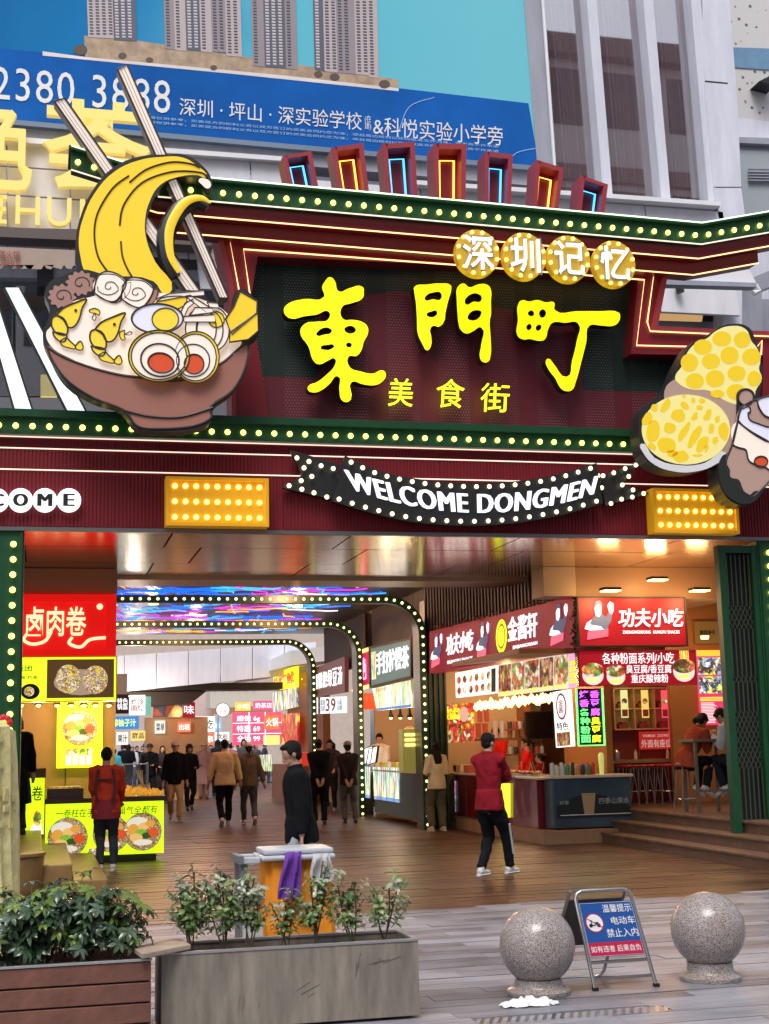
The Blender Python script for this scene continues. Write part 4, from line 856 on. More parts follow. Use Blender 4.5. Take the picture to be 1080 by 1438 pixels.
# ================= passage: arches =================
m_arch_in = mat('arch lining laminate', (.06, .065, .055), .35, var=.2)
m_slat = mat('purple brown slat', (.055, .035, .045), .5, var=.2)
ordA = ['nearest', 'middle', 'farthest']
M_bulba = glow('arch bulb glass', (1, .86, .30), 2.2)
for k, Ya in enumerate((25.0, 30.3, 35.7)):
    ar = T('bulb_arch', '%s round-cornered green arch lined with bulbs across the passage' % ordA[k], 'arch', (6.9, Ya, 0), 'bulb arches over the passage')
    XR, ZT, R_ = 6.98, 4.27, .75
    path = [(-2.5, ZT)]+[(XR-R_+R_*math.sin(t), ZT-R_+R_*math.cos(t)) for t in [math.pi/2*i/10 for i in range(11)]]+[(XR, 0)]
    BW = .14; inn = [(-2.5, ZT-BW)]+[(XR-R_+(R_-BW)*math.sin(t), ZT-R_+(R_-BW)*math.cos(t)) for t in [math.pi/2*i/10 for i in range(11)]]+[(XR-BW, 0)]
    b = MB(); n_ = len(path)
    vs = [(x, Ya, z) for x, z in path]+[(x, Ya, z) for x, z in inn]; b.add(vs, [(i, i+1, n_+i+1, n_+i) for i in range(n_-1)])
    fr = b.put('front_band', M_dgreen, ar)
    b = MB(); b.add([(x, Ya+.004, z) for x, z in inn]+[(x, Ya+.22+.25*min(1, (ZT-BW-z)/.6), z) for x, z in inn], [(i, i+1, n_+i+1, n_+i) for i in range(n_-1)]); b.put('lining', m_arch_in, ar, smooth=True)
    b = MB(); b.add([(x, Ya+.004, z) for x, z in path]+[(x, Ya+.22+.25*min(1, (ZT-z)/.7), z) for x, z in path], [(i, i+1, n_+i+1, n_+i) for i in range(n_-1)]); b.put('outer_skin', M_dgreen, ar)
    mid = [((a[0]+c[0])/2, (a[1]+c[1])/2) for a, c in zip(path, inn)]; mid[0] = (.75+.35*k, mid[0][1])
    Ls = [0]
    for a, c in zip(mid, mid[1:]): Ls.append(Ls[-1]+math.dist(a, c))
    s_ = .05
    while s_ < Ls[-1]:
        for i in range(len(Ls)-1):
            if Ls[i] <= s_ <= Ls[i+1]:
                t = (s_-Ls[i])/(Ls[i+1]-Ls[i]); bulb((mid[i][0]+(mid[i+1][0]-mid[i][0])*t, Ya-.02, mid[i][1]+(mid[i+1][1]-mid[i][1])*t), .026, M_bulba, fr)
        s_ += .155
# slatted wall above the shops on the right
def slatwall(A, B_, z0, z1, n, lab):
    o = T('slat_wall', lab, 'slatted wall', (A[0], A[1], z0), 'slatted walls over the right hand shops'); A = Vector((A[0], A[1], 0)); B2 = Vector((B_[0], B_[1], 0)); d = (B2-A)/n; ang = math.atan2(d.y, d.x)
    b = MB(); b.cbox((0, 0, (z1-z0)/2), (.045, .05, z1-z0)); me = b.mesh(m_slat)
    for i in range(n): link('slat', me, o, A+d*(i+.5)+Vector((0, 0, z0))).rotation_euler = (0, 0, ang)
    nrm = Vector((-d.y, d.x, 0)).normalized(); nrm = nrm if nrm.x > 0 else -nrm
    p, q = A+nrm*.08, B2+nrm*.08; b = MB(); b.hexa([p+Vector((0, 0, z1)), q+Vector((0, 0, z1)), q+Vector((0, 0, z0)), p+Vector((0, 0, z0))], [p+nrm*.1+Vector((0, 0, z1)), q+nrm*.1+Vector((0, 0, z1)), q+nrm*.1+Vector((0, 0, z0)), p+nrm*.1+Vector((0, 0, z0))]); b.put('backing', mat('slat backing', (.012, .01, .012), .7), o)
slatwall((8.25, 21.0), (7.02, 25.2), 3.6, 4.5, 44, 'dark slatted wall above the long maroon snack sign, nearest of three')
slatwall((7.25, 25.9), (7.2, 30.2), 3.45, 4.5, 48, 'dark slatted wall between the nearest and middle arch')
slatwall((7.25, 31.2), (7.2, 35.6), 3.35, 4.5, 48, 'dark slatted wall between the middle and farthest arch')
# green ribbed pier beside the first arch
gp = T('ribbed_pier', 'dark green ribbed pier right of the nearest arch leg', 'pillar', (7.2, 25.1, 0))
b = MB(); b.box((7.0, 25.15, 0), (7.38, 25.5, 4.2)); b.put('body', M_dgreen, gp)
for k in range(4): b = MB(); b.box((7.03+k*.1, 25.1, 0), (7.06+k*.1, 25.148, 4.1)); b.put('rib', M_green, gp)

def lightbox(name, lab, cat, q, face, t=.12, frame=None, fw=.0, group=None):
    o = T(name, lab, cat, (q[2]+q[3])/2, group); b = MB(); b.slab(q, t); b.put('face', face, o)
    if frame:
        for u0, v0, u1, v1 in ((0, 1, 1, 1+fw), (0, -fw, 1, 0), (-fw*.5, -fw, 0, 1+fw), (1, -fw, 1+fw*.5, 1+fw)):
            b = MB(); b.slab(off([bil(q, u0, v1), bil(q, u1, v1), bil(q, u1, v0), bil(q, u0, v0)], .02), t+.02); b.put('frame_side', frame, o)
    return o
def pic(q, box, mt, par, name='printed_picture', t=.004, g=.002):
    b = MB(); b.slab(off(sub(q, *box), t+g), t); return b.put(name, mt, par)
def disc(q, u, v, r, mt, par, name='printed_disc', asp=None, g=.004, n=20):
    W_ = (q[1]-q[0]).length; H_ = (q[0]-q[3]).length; nr = front(q); b = MB()
    ps = [bil(q, u+r*math.cos(2*math.pi*i/n)/W_, v+r*math.sin(2*math.pi*i/n)/H_)+nr*g for i in range(n)]
    b.add(ps+[p-nr*.003 for p in ps], [tuple(range(n)), tuple(range(2*n-1, n-1, -1))]+[(i, (i+1) % n, n+(i+1) % n, n+i) for i in range(n)]); return b.put(name, mt, par)
# shared prints
F_dish = food('dish print', [(.35, .10, .03), (.62, .30, .08), (.10, .05, .03), (.75, .62, .45), (.16, .28, .05), (.55, .12, .05)], 11)
F_skew = food('skewer print', [(.30, .09, .04), (.48, .20, .10), (.55, .35, .25), (.18, .05, .03), (.62, .45, .15)], 14, stretch=(1, 1, .5))
F_saus = food('sausage print', [(.75, .25, .15), (.85, .75, .62), (.5, .08, .04), (.9, .55, .3), (.25, .35, .08)], 12, 1.0, (1, 1, .6))
F_green = food('drink print', [(.25, .62, .18), (.80, .85, .55), (.62, .30, .15), (.10, .35, .42), (.75, .80, .20), (.85, .9, .85)], 9, stretch=(2, 2, .35))
F_poster = food('poster print', [(.75, .05, .03), (.85, .5, .03), (.7, .06, .04), (.85, .75, .5), (.3, .05, .03)], 9, stretch=(1, 1, 1.6))
F_crowd = food('group photo print', [(.05, .12, .25), (.75, .78, .8), (.10, .06, .05), (.5, .35, .28), (.75, .85, .15), (.3, .5, .75)], 13)
m_redlit = glow('lit red sign', (.50, .002, .02), .36, (.22, .002, .008)); m_marlit = glow('lit maroon sign', (.24, .012, .03), .5, (.12, .01, .02))
m_pinkp = glow('pink red letters', (.9, .12, .2), .8); m_orange = mat('orange brown shop wall', (.42, .17, .045), .55, var=.1); m_shopin = mat('shop brown wall', (.28, .10, .04), .55, var=.15)
m_tinsel = mat('gold tinsel', (.45, .30, .12), .2, 1.0)
m_tan2 = mat('tan plinth', (.34, .20, .11), .5, var=.15); m_top = mat('cream counter top', (.72, .62, .5), .3)
m_wlit = glow('white lit panel', (.95, .93, .88), .9); m_yelp = glow('bright yellow print', (1, .82, .02), .9)
# ================= corner snack shop =================
A1, B1 = (8.13, 20.35), (6.97, 25.1)
sp = T('snack_shop', 'corner snack shop with orange walls, red counter and lit menu boards', 'shop', (8.6, 22.5, 0))
b = MB(); b.box((8.15, 20.45, 3.75), (10.9, 23.3, 4.24)); b.put('header', mat('brown header', (.24, .13, .07), .5), sp)
b = MB(); b.box((7.6, 20.36, 3.78), (8.13, 20.9, 4.24)); b.put('beige_block', mat('beige block', (.42, .30, .2), .6), sp)
b = MB(); b.box((9.0, 25.4, .2), (9.12, 27, 3.6)); b.box((7.6, 26.9, 0), (14, 27.0, 4.2)); b.put('back_wall', m_shopin, sp)
b = MB(); b.box((9.06, 23.2, .48), (11.6, 23.3, 3.6)); b.put('bar_wall', mat('red brown bar wall', (.22, .045, .025), .45, var=.1), sp)
b = MB(); b.box((8.95, 21.4, 0), (9.06, 23.3, 3.6)); b.put('partition', m_orange, sp)
b = MB(); b.box((10.5, 22.2, .48), (12.6, 22.32, 4.2)); b.put('orange_wall', m_orange, sp)
b = MB(); b.box((7.2, 20.5, 2.9), (9.0, 26.9, 2.98)); b.put('ceiling', m_shopin, sp)
b = MB(); b.box((7.50, 20.55, 0), (9.12, 26.9, .2)); b.put('plinth', m_tan2, sp)
ct = T('red_counter', 'dark red glossy snack counter with cream top', 'counter', (8, 23.8, .2))
for j in range(3): b = MB(); b.box((7.64, 21.15+j*1.9, .205), (8.0, 23.03+j*1.9, .955)); bevel(b.put('front_panel', mat('glossy maroon panel', (.20, .012, .02), .18, coat=.6), ct), .008)
b = MB(); b.box((7.60, 20.95, .96), (8.35, 26.85, 1.0)); bevel(b.put('counter_top', m_top, ct), .01)
q = QV([(700, 1100), (717, 1100), (717, 1148), (702, 1148)], (7.62, 21), (7.62, 26)); pic(q, F1, glow('yellow flower sticker', (.85, .95, .05), .8), ct, 'yellow_sticker')
q = QV([(622, 1095), (637, 1097), (637, 1140), (622, 1137)], (7.62, 21), (7.62, 26)); pic(q, F1, food('lit figure print', [(.9, .92, 1), (.1, .2, .35), (.8, .85, .95), (.8, .2, .4)], 12), ct, 'lit_sticker')
fz = T('drink_freezer', 'chest freezer with blue grey landscape print and cream lid beside the counter', 'freezer', (8.4, 21, .2))
b = MB(); b.box((7.74, 20.72, .22), (9.04, 21.1, .97)); bevel(b.put('body', mat('freezer blue grey', (.045, .085, .12), .3, var=.4, vs=1.5), fz), .02)
b = MB(); b.box((7.70, 20.68, .975), (9.08, 21.2, 1.02)); bevel(b.put('lid', m_top, fz), .01)
qf = RQ(7.74, 9.04, .22, .97, 20.715)
ps = [(0.04, .45), (.25, .62), (.45, .7), (.62, .66), (.8, .55), (.98, .42), (.98, .2), (.04, .2)]
b = MB(); pp = [bil(qf, u, v) for u, v in ps]; b.add(pp, [tuple(range(8))]); b.put('printed_hill', mat('dark hill print', (.02, .03, .035), .4), fz)
b = MB(); b.add([bil(qf, u, v)-Vector((0, .003, 0)) for u, v in ((.36, .7), (.54, .7), (.51, .28), (.39, .28))], [(0, 1, 2, 3)]); b.put('printed_cup', mat('cup print', (.45, .34, .2), .4), fz)
text('四季山泉水', qf, (.58, .47, .97, .6), mat('grey letters', (.4, .45, .45), .5), fz, t=.003)
text('好茶', qf, (.08, .48, .2, .56), mat('grey letters', (.4, .45, .45), .5), fz, t=.003)
b = MB(); b.cbox((8.45, 20.712, .42), (1.2, .006, .012)); b.put('trim', M_white, fz)
# long maroon sign on the passage side
q = QV([(603, 887), (806, 837), (806, 910), (603, 946)], A1, B1)
s1 = lightbox('long_snack_sign', 'long maroon sign over the snack counter with white characters and yellow oval', 'shop sign', q, m_marlit, .2)
text('功夫小吃', q, (.14, .34, .34, .82), M_wglow, s1, t=.02, bold=.02, ital=.04)
text('KUNGFU SNACK', q, (.15, .14, .34, .22), M_wglow, s1, t=.01, bold=.02)
text('金酱轩', q, (.59, .36, .78, .88), M_wglow, s1, t=.02, bold=.02)
text('JINJIANGXUAN', q, (.62, .18, .78, .27), M_wglow, s1, t=.01, bold=.02)
def logoman(q, u0, v0, u1, v1, par):      # chef figure mark: white bust, raised arm, name block
    S = lambda pts, mt, g: (lambda b: (b.add([bil(q, u0+(u1-u0)*x, v0+(v1-v0)*y)+front(q)*g for x, y in pts], [tuple(range(len(pts)))]), b.put('emblem_shape', mt, par)))(MB())
    wl_, bl_ = M_wglow, mat('navy emblem', (.10, .14, .28), .5, em=(.1, .14, .3), es=.3)
    S([(.05, .28), (.12, .42), (.30, .55), (.36, .60), (.34, .80), (.40, .95), (.52, .98), (.58, .88), (.55, .66), (.66, .58), (.78, .72), (.84, .62), (.80, .46), (.72, .38), (.70, .26)], bl_, .012)
    S([(.38, .62), (.36, .80), (.44, .88), (.54, .86), (.55, .68), (.47, .58)], wl_, .015); S([(.76, .70), (.72, .86), (.80, .95), (.90, .90), (.90, .76), (.84, .64)], wl_, .015)
    S([(.05, .30), (.12, .44), (.26, .52), (.20, .40), (.50, .36), (.60, .28), (.20, .26)], wl_, .015); S([(.10, .04), (.14, .24), (.72, .30), (.70, .12)], m_pinkp, .015)
for u0, u1 in ((.01, .12), (.36, .47), (.85, .98)): logoman(q, u0, .08, u1, .94, s1)
def oval(q, u, v, ru, rv, mt, par, g=.014):
    b = MB(); ps = [bil(q, u+ru*math.cos(2*math.pi*i/20), v+rv*math.sin(2*math.pi*i/20))+front(q)*g for i in range(20)]; b.add(ps, [tuple(range(20))]); b.put('oval', mt, par)
oval(q, .545, .52, .038, .36, M_yel2, s1); oval(q, .545, .52, .028, .27, mat('olive print', (.4, .42, .0), .5), s1, .016); oval(q, .545, .52, .022, .22, M_yel2, s1, .018)
rng = random.Random(5); b = MB()
for k in range(150):
    u = rng.random(); p = bil(q, u, 1.03+rng.uniform(-.04, .09))+front(q)*rng.uniform(0, .08); a = Vector((rng.uniform(-1, 1), rng.uniform(-1, 1), rng.uniform(-.5, .5)))*.045; c = Vector((rng.uniform(-1, 1), 0, rng.uniform(-1, 1)))*.02
    b.add([p-a, p+c, p+a, p-c], [(0, 1, 2, 3)])
for k in range(60):
    p = bil(q, 1.01+rng.uniform(-.01, .01), rng.random()*1.1-.05)+front(q)*rng.uniform(0, .06); a = Vector((rng.uniform(-1, 1), 0, rng.uniform(-1, 1)))*.05; c = Vector((rng.uniform(-1, 1), 0, rng.uniform(-1, 1)))*.03
    b.add([p-a, p+c, p+a, p-c], [(0, 1, 2, 3)])
b.put('tinsel', m_tinsel, s1, kind='stuff')
q = QV([(636, 945), (694, 934), (694, 973), (637, 980)], A1, B1); q = off(q, -.05)
mn = lightbox('cup_menu', 'white lit menu board showing rows of drink cups', 'menu board', q, m_wlit, .06)
for r in range(2):
    for c in range(6):
        oval(q, .095+c*.145, .26+r*.42, .05, .15, F_saus if (r+c) % 2 else F_dish, mn, .006)
pic(q, (.88, .05, .98, .9), mat('bottle print', (.05, .12, .05), .4), mn, 'printed_bottle')
q = QV([(696, 934), (795, 917), (795, 966), (696, 978)], A1, B1); q = off(q, -.05)
mn = lightbox('skewer_menu', 'lit menu board with five pictures of grilled snacks', 'menu board', q, glow('white print', (.9, .85, .75), .5), .06)
for c in range(5): pic(q, (.01+c*.2, .12, .195+c*.2, .97), [F_skew, F_saus, F_dish][c % 3], mn)
text('香辣 串串 烤肠 小吃 特色', q, (.02, .01, .98, .14), m_yelp, mn, t=.004)
q = QV([(796, 917), (811, 914), (812, 963), (796, 966)], A1, B1); q = off(q, -.04)
mn = lightbox('price_menu', 'narrow pink and yellow price list board at the shop corner', 'menu board', q, glow('lilac lit panel', (.75, .35, .6), .8), .06)
for r in range(4): pic(q, (.1, .12+r*.17, .9, .24+r*.17), m_yelp, mn, 'price_strip')
# tinsel lights under menu
b = MB()
for k in range(60):
    p = V(664+k*1.95+rng.uniform(-1, 1), 992-k*.17+rng.uniform(-5, 4), (8.1, 21), (7.3, 25)); b.add([p, p+Vector((.05, .03, .09)), p+Vector((.10, 0, .02)), p+Vector((.04, -.02, -.05))], [(0, 1, 2, 3)])
so_ = T('light_fringe', 'fringe of warm glowing foil lights hanging under the menu boards', 'lights', V(720, 990, A1, B1)); b.put('foil', glow('warm foil light', (1, .72, .28), 2.0), so_, kind='stuff')
q = QV([(622, 990), (663, 987), (663, 1042), (624, 1043)], (7.9, 22), (7.45, 25))
po = lightbox('noodle_poster', 'lit red and yellow noodle poster left over the snack counter', 'poster', q, F_poster, .04)
text('特色小吃\n优惠套餐', q, (.1, .6, .62, .9), m_yelp, po, t=.004); disc(q, .55, .3, .12, F_dish, po); disc(q, .25, .18, .10, F_dish, po); oval(q, .74, .72, .15, .2, glow('skin print', (.9, .5, .4), .5), po, .01)
pic(q, (-.14, 0, -.02, .92), m_yelp, po, 'side_strip')
# inside: cups on shelf, tv, banner
ci = T('cup_shelf', 'brown wall shelf carrying stacked paper cups behind the counter', 'shelf', (8.6, 25, 2))
qs = QY(668, 1036, 745, 1040, 24.6); b = MB(); b.box((qs[0].x, 24.5, qs[2].z), (qs[1].x, 24.8, qs[0].z)); b.put('shelf', m_shopin, ci)
for k, (x, h, m_) in enumerate(((672, 34, 'r'), (682, 34, 'r'), (696, 42, 'w'), (706, 42, 'w'), (716, 44, 'o'), (727, 45, 'o'), (674, 62, 'r'), (684, 64, 'r'))):
    c0 = P(x, 1036 if k < 6 else 1014, 24.6); b = MB(); b.lathe((c0.x, 24.6, c0.z), [(.045, 0), (.052, .24+.05*(h > 40)), (.055, .26+.05*(h > 40))], 12)
    o = b.put('cup_stack', {'r': mat('red striped cups', (.6, .12, .08), .5), 'w': mat('white cups', (.75, .7, .6), .5), 'o': mat('orange cups', (.62, .3, .14), .5)}[m_], smooth=True)
    tag(o, '%s stack of %s paper cups on the shelf behind the snack counter' % (('first', 'second', 'third', 'fourth', 'fifth', 'sixth', 'upper left', 'upper right')[k], {'r': 'red', 'w': 'white', 'o': 'orange'}[m_]), 'cups', 'cup stacks on the shelf')
q = QY(738, 1000, 776, 1037, 24.2); tv = lightbox('black_screen', 'black switched-off screen on the shop back wall', 'screen', q, mat('glossy black', (.006, .006, .008), .12), .06, M_black, .03)
q = QV([(776, 972), (799, 968), (804, 1048), (781, 1050)], (8.05, 20.8), (7.9, 22)); bn = lightbox('vertical_banner', 'white lit vertical banner with pink oval emblem and grilled snacks', 'banner', q, m_wlit, .05)
oval(q, .5, .72, .32, .24, mat('pink print', (.7, .15, .3), .5), bn, .006); oval(q, .5, .72, .24, .2, m_wlit, bn, .009); text('金\n酱', q, (.34, .6, .66, .84), mat('pink print', (.7, .15, .3), .5), bn, t=.004, gap=.012); pic(q, (.1, .02, .9, .26), F_skew, bn); text('特色', q, (.15, .3, .85, .44), M_black, bn, t=.004)
q = QY(811, 967, 846, 1046, 20.9); gn = lightbox('green_neon_sign', 'dark vertical neon sign with green border and purple, green and yellow characters', 'neon sign', q, M_black, .05)
g_, pu, ye = glow('green neon', (.1, 1, .15), 2.2), glow('purple neon', (.55, .08, .95), 2.0), glow('yellow neon', (.95, .9, .02), 1.6)
for k, (ch, m_) in enumerate((('烤', pu), ('香', pu), ('各', g_), ('种', g_), ('粉', g_), ('面', g_))): text(ch, q, (.1, .99-(k+1)*.158, .48, .965-k*.158), m_, gn, t=.01, bold=.025)
for k, (ch, m_) in enumerate((('香', pu), ('豆', pu), ('腐', pu), ('臭', ye), ('豆', ye), ('腐', ye))): text(ch, q, (.53, .99-(k+1)*.158, .9, .965-k*.158), m_, gn, t=.01, bold=.025)
b = MB(); b.tube([bil(q, u, v)+front(q)*.02 for u, v in ((-.02, 1), (-.02, -.01), (1.02, -.01), (1.02, 1))], .014, 6); b.put('neon_border', g_, gn)
# front red sign
q = QY(813, 840, 962, 906, 20.32); s2 = lightbox('snack_front_sign', 'red lit sign with white characters 功夫小吃 and a chef emblem', 'shop sign', q, m_redlit, .16, M_dark, .03)
text('功夫小吃', q, (.36, .38, .97, .78), M_wglow, s2, t=.025, bold=.03, ital=.03); text('ZHENGWEIXIONG  KUNGFU SNACKS', q, (.40, .24, .94, .31), M_wglow, s2, t=.008, bold=.02); logoman(q, .03, .08, .36, .97, s2)
q = QY(813, 914, 976, 962, 20.30); s3 = lightbox('noodle_strip_sign', 'red strip sign listing noodles and tofu with pictures of bowls at each end', 'shop sign', q, m_redlit, .1, m_tinsel, .02)
text('各种粉面系列/小吃', q, (.20, .62, .82, .95), M_wglow, s3, t=.006, bold=.005); text('臭豆腐/香豆腐', q, (.40, .34, .79, .59), M_wglow, s3, t=.006, bold=.005); text('重庆酸辣粉', q, (.44, .06, .76, .31), M_wglow, s3, t=.006, bold=.005)
for u, v, r in ((.115, .42, .18), (.31, .38, .16), (.9, .5, .19)):
    oval(q, u, v-.12, r*.5, r*1.6, glow('bowl print', (.9, .85, .8), .5), s3, .006); oval(q, u, v+.04, r*.52, r*1.1, F_dish, s3, .009); pic(q, (u-.05, v-.32, u+.05, v-.2), m_yelp, s3)
pic(q, (.87, .68, .95, 1.0), food('noodle print', [(.9, .6, .05), (.95, .8, .2)], 20, stretch=(3, 3, .2)), s3)
q = QY(975, 873, 1012, 904, 22.15); gpq = lightbox('gold_plaque', 'gold plaque with dark characters 推荐美食 on the orange wall', 'plaque', q, mat('gold plaque metal', (.62, .42, .14), .35, .6), .03, m_shopin, .03); text('推荐美食', q, (.2, .42, .8, .62), M_black, gpq, t=.004)
for nm, bx, Yp, lab in (('menu_poster', (981, 913, 1030, 1018), 22.15, 'tall lit poster with group photos over red price list on the orange wall'), ('menu_poster', (939, 965, 974, 1046), 22.6, 'narrower lit poster with group photos left of the orange wall')):
    q = QY(*bx, Yp); po = lightbox(nm, lab, 'poster', q, glow('pinkish red print', (.75, .04, .14), .7), .03, group='lit group photo posters')
    pic(q, (0, .92, 1, 1), glow('orange yellow print', (.95, .55, .05), .7), po); pic(q, (.02, .67, .98, .90), F_crowd, po); pic(q, (.02, .42, .98, .65), F_crowd, po)
    for k in range(3): pic(q, (.02, .36-k*.02, .98, .37-k*.02), m_yelp, po, 'text_line')
    for k in range(14): pic(q, (.04, .29-k*.02, rng.uniform(.4, .6), .297-k*.02), m_wlit, po, 'text_line')
    for k in range(5): pic(q, (rng.uniform(.55, .7), .24-k*.05, .97, .27-k*.05), m_wlit, po, 'text_block')
q = QY(898, 1027, 943, 1052, 23.1); rbn = lightbox('red_seat_banner', 'red banner with cream characters 外面有座位 over the bar shelf', 'banner', q, glow('dim red banner', (.5, .03, .02), .4), .02); text('外面有座位', q, (.05, .1, .98, .55), glow('cream print', (.9, .8, .7), .6), rbn, t=.004); text('WAIMIAN  ZUOWEI', q, (.1, .68, .9, .84), glow('cream print', (.9, .8, .7), .6), rbn, t=.003)
# pigeonhole shelf
ph = T('display_shelf', 'cream pigeonhole display shelf with packets, lit from inside', 'shelf', P(895, 1024, 23)); q = QY(855, 967, 939, 1024, 23.15)
a, c = q[3], q[1]; b = MB(); b.box((a.x, 23.12, a.z), (c.x, 23.19, c.z)); b.put('back', mat('cream shelf', (.55, .38, .2), .5), ph)
for k in range(3): z = a.z+(c.z-a.z)*k/2; b = MB(); b.box((a.x, 22.9, z-.012), (c.x, 23.118, z+.012)); b.put('shelf_board', mat('cream shelf', (.55, .38, .2), .5), ph)
for k in range(4): x = a.x+(c.x-a.x)*k/3; b = MB(); b.box((x-.012, 22.9, a.z+.015), (x+.012, 23.115, (a.z+c.z)/2-.015)); b.box((x-.012, 22.9, (a.z+c.z)/2+.015), (x+.012, 23.115, c.z-.015)); b.put('divider', mat('cream shelf', (.55, .38, .2), .5), ph)
for k in range(3):
    for r in range(2):
        x = a.x+(c.x-a.x)*(k+.5)/3; z = a.z+(c.z-a.z)*r/2+.02; b = MB(); b.box((x-.09, 22.95, z), (x+.08, 23.08, z+.07)); b.box((x-.05, 22.95, z+.075), (x+.06, 23.08, z+.11))
        o = b.put('snack_packets', mat('red brown packet', (.25, .05, .03), .4)); tag(o, 'red brown packets in the %s row, %s hole of the display shelf' % (('lower', 'upper')[r], ('left', 'middle', 'right')[k]), 'packets', 'packets on the display shelf')
for k, (x, col) in enumerate(((877, (.7, .75, .3)), (906, (.8, .6, .15)), (934, (.75, .1, .12)))):
    q = QY(x-5, 969, x+5, 1008, 22.85); o = lightbox('hanging_banner', '%s narrow hanging banner before the display shelf' % ('pale green', 'yellow', 'pink red')[k], 'banner', q, glow('banner %d' % k, col, .6), .01, group='narrow banners before the display shelf'); disc(q, .5, .6, .05, F_dish, o); pic(q, (.1, .05, .9, .3), mat('dark red print', (.3, .05, .03), .6), o)
bar = T('bar_shelf', 'wooden bar shelf along the back wall above red stools', 'shelf', (9.8, 22.9, 1.3)); q = QY(853, 1067, 943, 1071, 22.9); b = MB(); b.box((q[0].x, 22.65, q[2].z), (q[1].x, 23.19, q[0].z+.01)); b.put('shelf_board', m_tan2, bar); zbar = q[0].z+.01
b = MB(); b.box((q[0].x, 22.9, q[2].z-.12), (q[0].x+.28, 22.94, q[2].z-.004)); b.put('bracket', m_tan2, bar)
kt = T('kettle', 'steel electric kettle with black handle on the bar shelf', 'kettle', (P(866, 1067, 22.8).x, 22.8, zbar)); c0 = WP[kt.name]
b = MB(); b.lathe(c0, [(.075, 0), (.08, .02), (.07, .12), (.05, .17), (.02, .185)], 16); b.put('body', M_steel, kt, smooth=True); b = MB(); b.tube([c0+Vector((-.05, 0, .17)), c0+Vector((-.12, 0, .15)), c0+Vector((-.12, 0, .03))], .012, 6); b.put('handle', M_black, kt)
for k, x in enumerate((893, 898, 938)):
    b = MB(); c0 = Vector((P(x, 1067, 22.8).x, 22.8, zbar)); b.lathe(c0, [(.03, 0), (.03, .11), (.012, .15), (.012, .17)], 10); tag(b.put('sauce_bottle', mat(('cream', 'dark', 'cream')[k]+' sauce', ((.7, .6, .5), (.12, .04, .03), (.7, .6, .5))[k], .4), smooth=True), ('cream sauce bottle at the middle of the bar shelf', 'dark sauce bottle beside the cream one on the bar shelf', 'cream sauce bottle at the right end of the bar shelf')[k], 'bottle', 'sauce bottles on the bar shelf')
def stool(x, y, z, lab, h=.62, seat=True, m_s=None, grp='red bar stools in a row'):
    o = T('bar_stool', lab, 'stool', (x, y, z), grp); b = MB(); b.lathe((x, y, z+h-.04), [(.14, 0), (.155, .02), (.14, .045)], 16); b.put('seat', m_s or mat('red stool seat', (.5, .02, .03), .3), o, smooth=True)
    for sx in (-1, 1):
        for sy in (-1, 1): b = MB(); b.tube([(x+sx*.09, y+sy*.09, z+h-.04), (x+sx*.15, y+sy*.15, z)], .010, 6); b.put('leg', M_steel, o)
    b = MB(); r = .13; b.tube([(x+r*math.cos(t), y+r*math.sin(t), z+.2) for t in [2*math.pi*i/12 for i in range(13)]], .007, 5); b.put('foot_ring', M_steel, o); return o
for k, px in enumerate((880, 891, 902, 913, 924, 935)): p = P(px, 1100, 22.35+(k == 5)*-.2); stool(p.x, p.y, .48, '%s red topped bar stool in the row under the bar shelf' % ('leftmost', 'second', 'third', 'fourth', 'fifth', 'rightmost')[k], .64)
# front downlights under the soffit
for k, (x, y) in enumerate(((857, 829), (923, 814), (982, 829))):
    p = P(x, y, 19.9); o = T('flood_lamp', '%s warm flood lamp under the steel ceiling before the snack sign' % ('left', 'middle', 'right')[k], 'lamp', p, 'warm flood lamps at the snack shop')
    b = MB(); b.box((p.x-.14, p.y-.1, p.z), (p.x+.14, p.y+.1, p.z+.04)); b.put('housing', M_black, o); b = MB(); b.box((p.x-.13, p.y-.12, p.z-.02), (p.x+.13, p.y+.09, p.z-.003)); b.put('lens', glow('warm lamp lens', (1, .62, .2), 5), o)
    d = lamp_light('lamp_glow', p+Vector((0, 0, -.1)), 22, (1, .6, .25), .15, o)
# counter goods
m_goods = [mat('goods %d' % i, c, .35) for i, c in enumerate(((.6, .05, .04), (.75, .6, .1), (.08, .3, .1), (.7, .7, .72), (.7, .3, .05), (.04, .04, .05), (.45, .12, .3)))]
nm_g = ('red', 'yellow', 'green', 'white', 'orange', 'black', 'plum')
k = 0
for r in range(2):
    for j in range(9):
        x = 7.80+j*.085+r*.03; y = 20.86+r*.12; h = rng.uniform(.12, .19); ci_ = rng.randrange(7)
        b = MB(); b.lathe((x, y, 1.02), [(.028, 0), (.032, .01), (.032, h), (.02, h+.02)], 10); tag(b.put('drink_can', m_goods[ci_], smooth=True), '%s drink can in the %s row on the freezer lid, %s from the left' % (nm_g[ci_], ('front', 'back')[r], ('first', 'second', 'third', 'fourth', 'fifth', 'sixth', 'seventh', 'eighth', 'ninth')[j]), 'can', 'drink cans on the freezer lid')
b = MB(); b.lathe((8.62, 20.85, 1.02), [(.035, 0), (.045, .22), (.047, .225), (.047, .30), (.02, .34)], 12); tag(b.put('tall_drink', glow('lime drink', (.75, .8, .2), .3, (.6, .7, .2)), smooth=True), 'tall cup of lime coloured drink on the freezer lid', 'drink')
b = MB(); b.box((7.66, 21.4, 1.0), (8.0, 22.9, 1.03))
tr = T('snack_trays', 'steel trays heaped with grilled snacks and wooden skewers on the red counter', 'trays', (7.85, 22.2, 1.0)); b.put('tray', M_steel, tr)
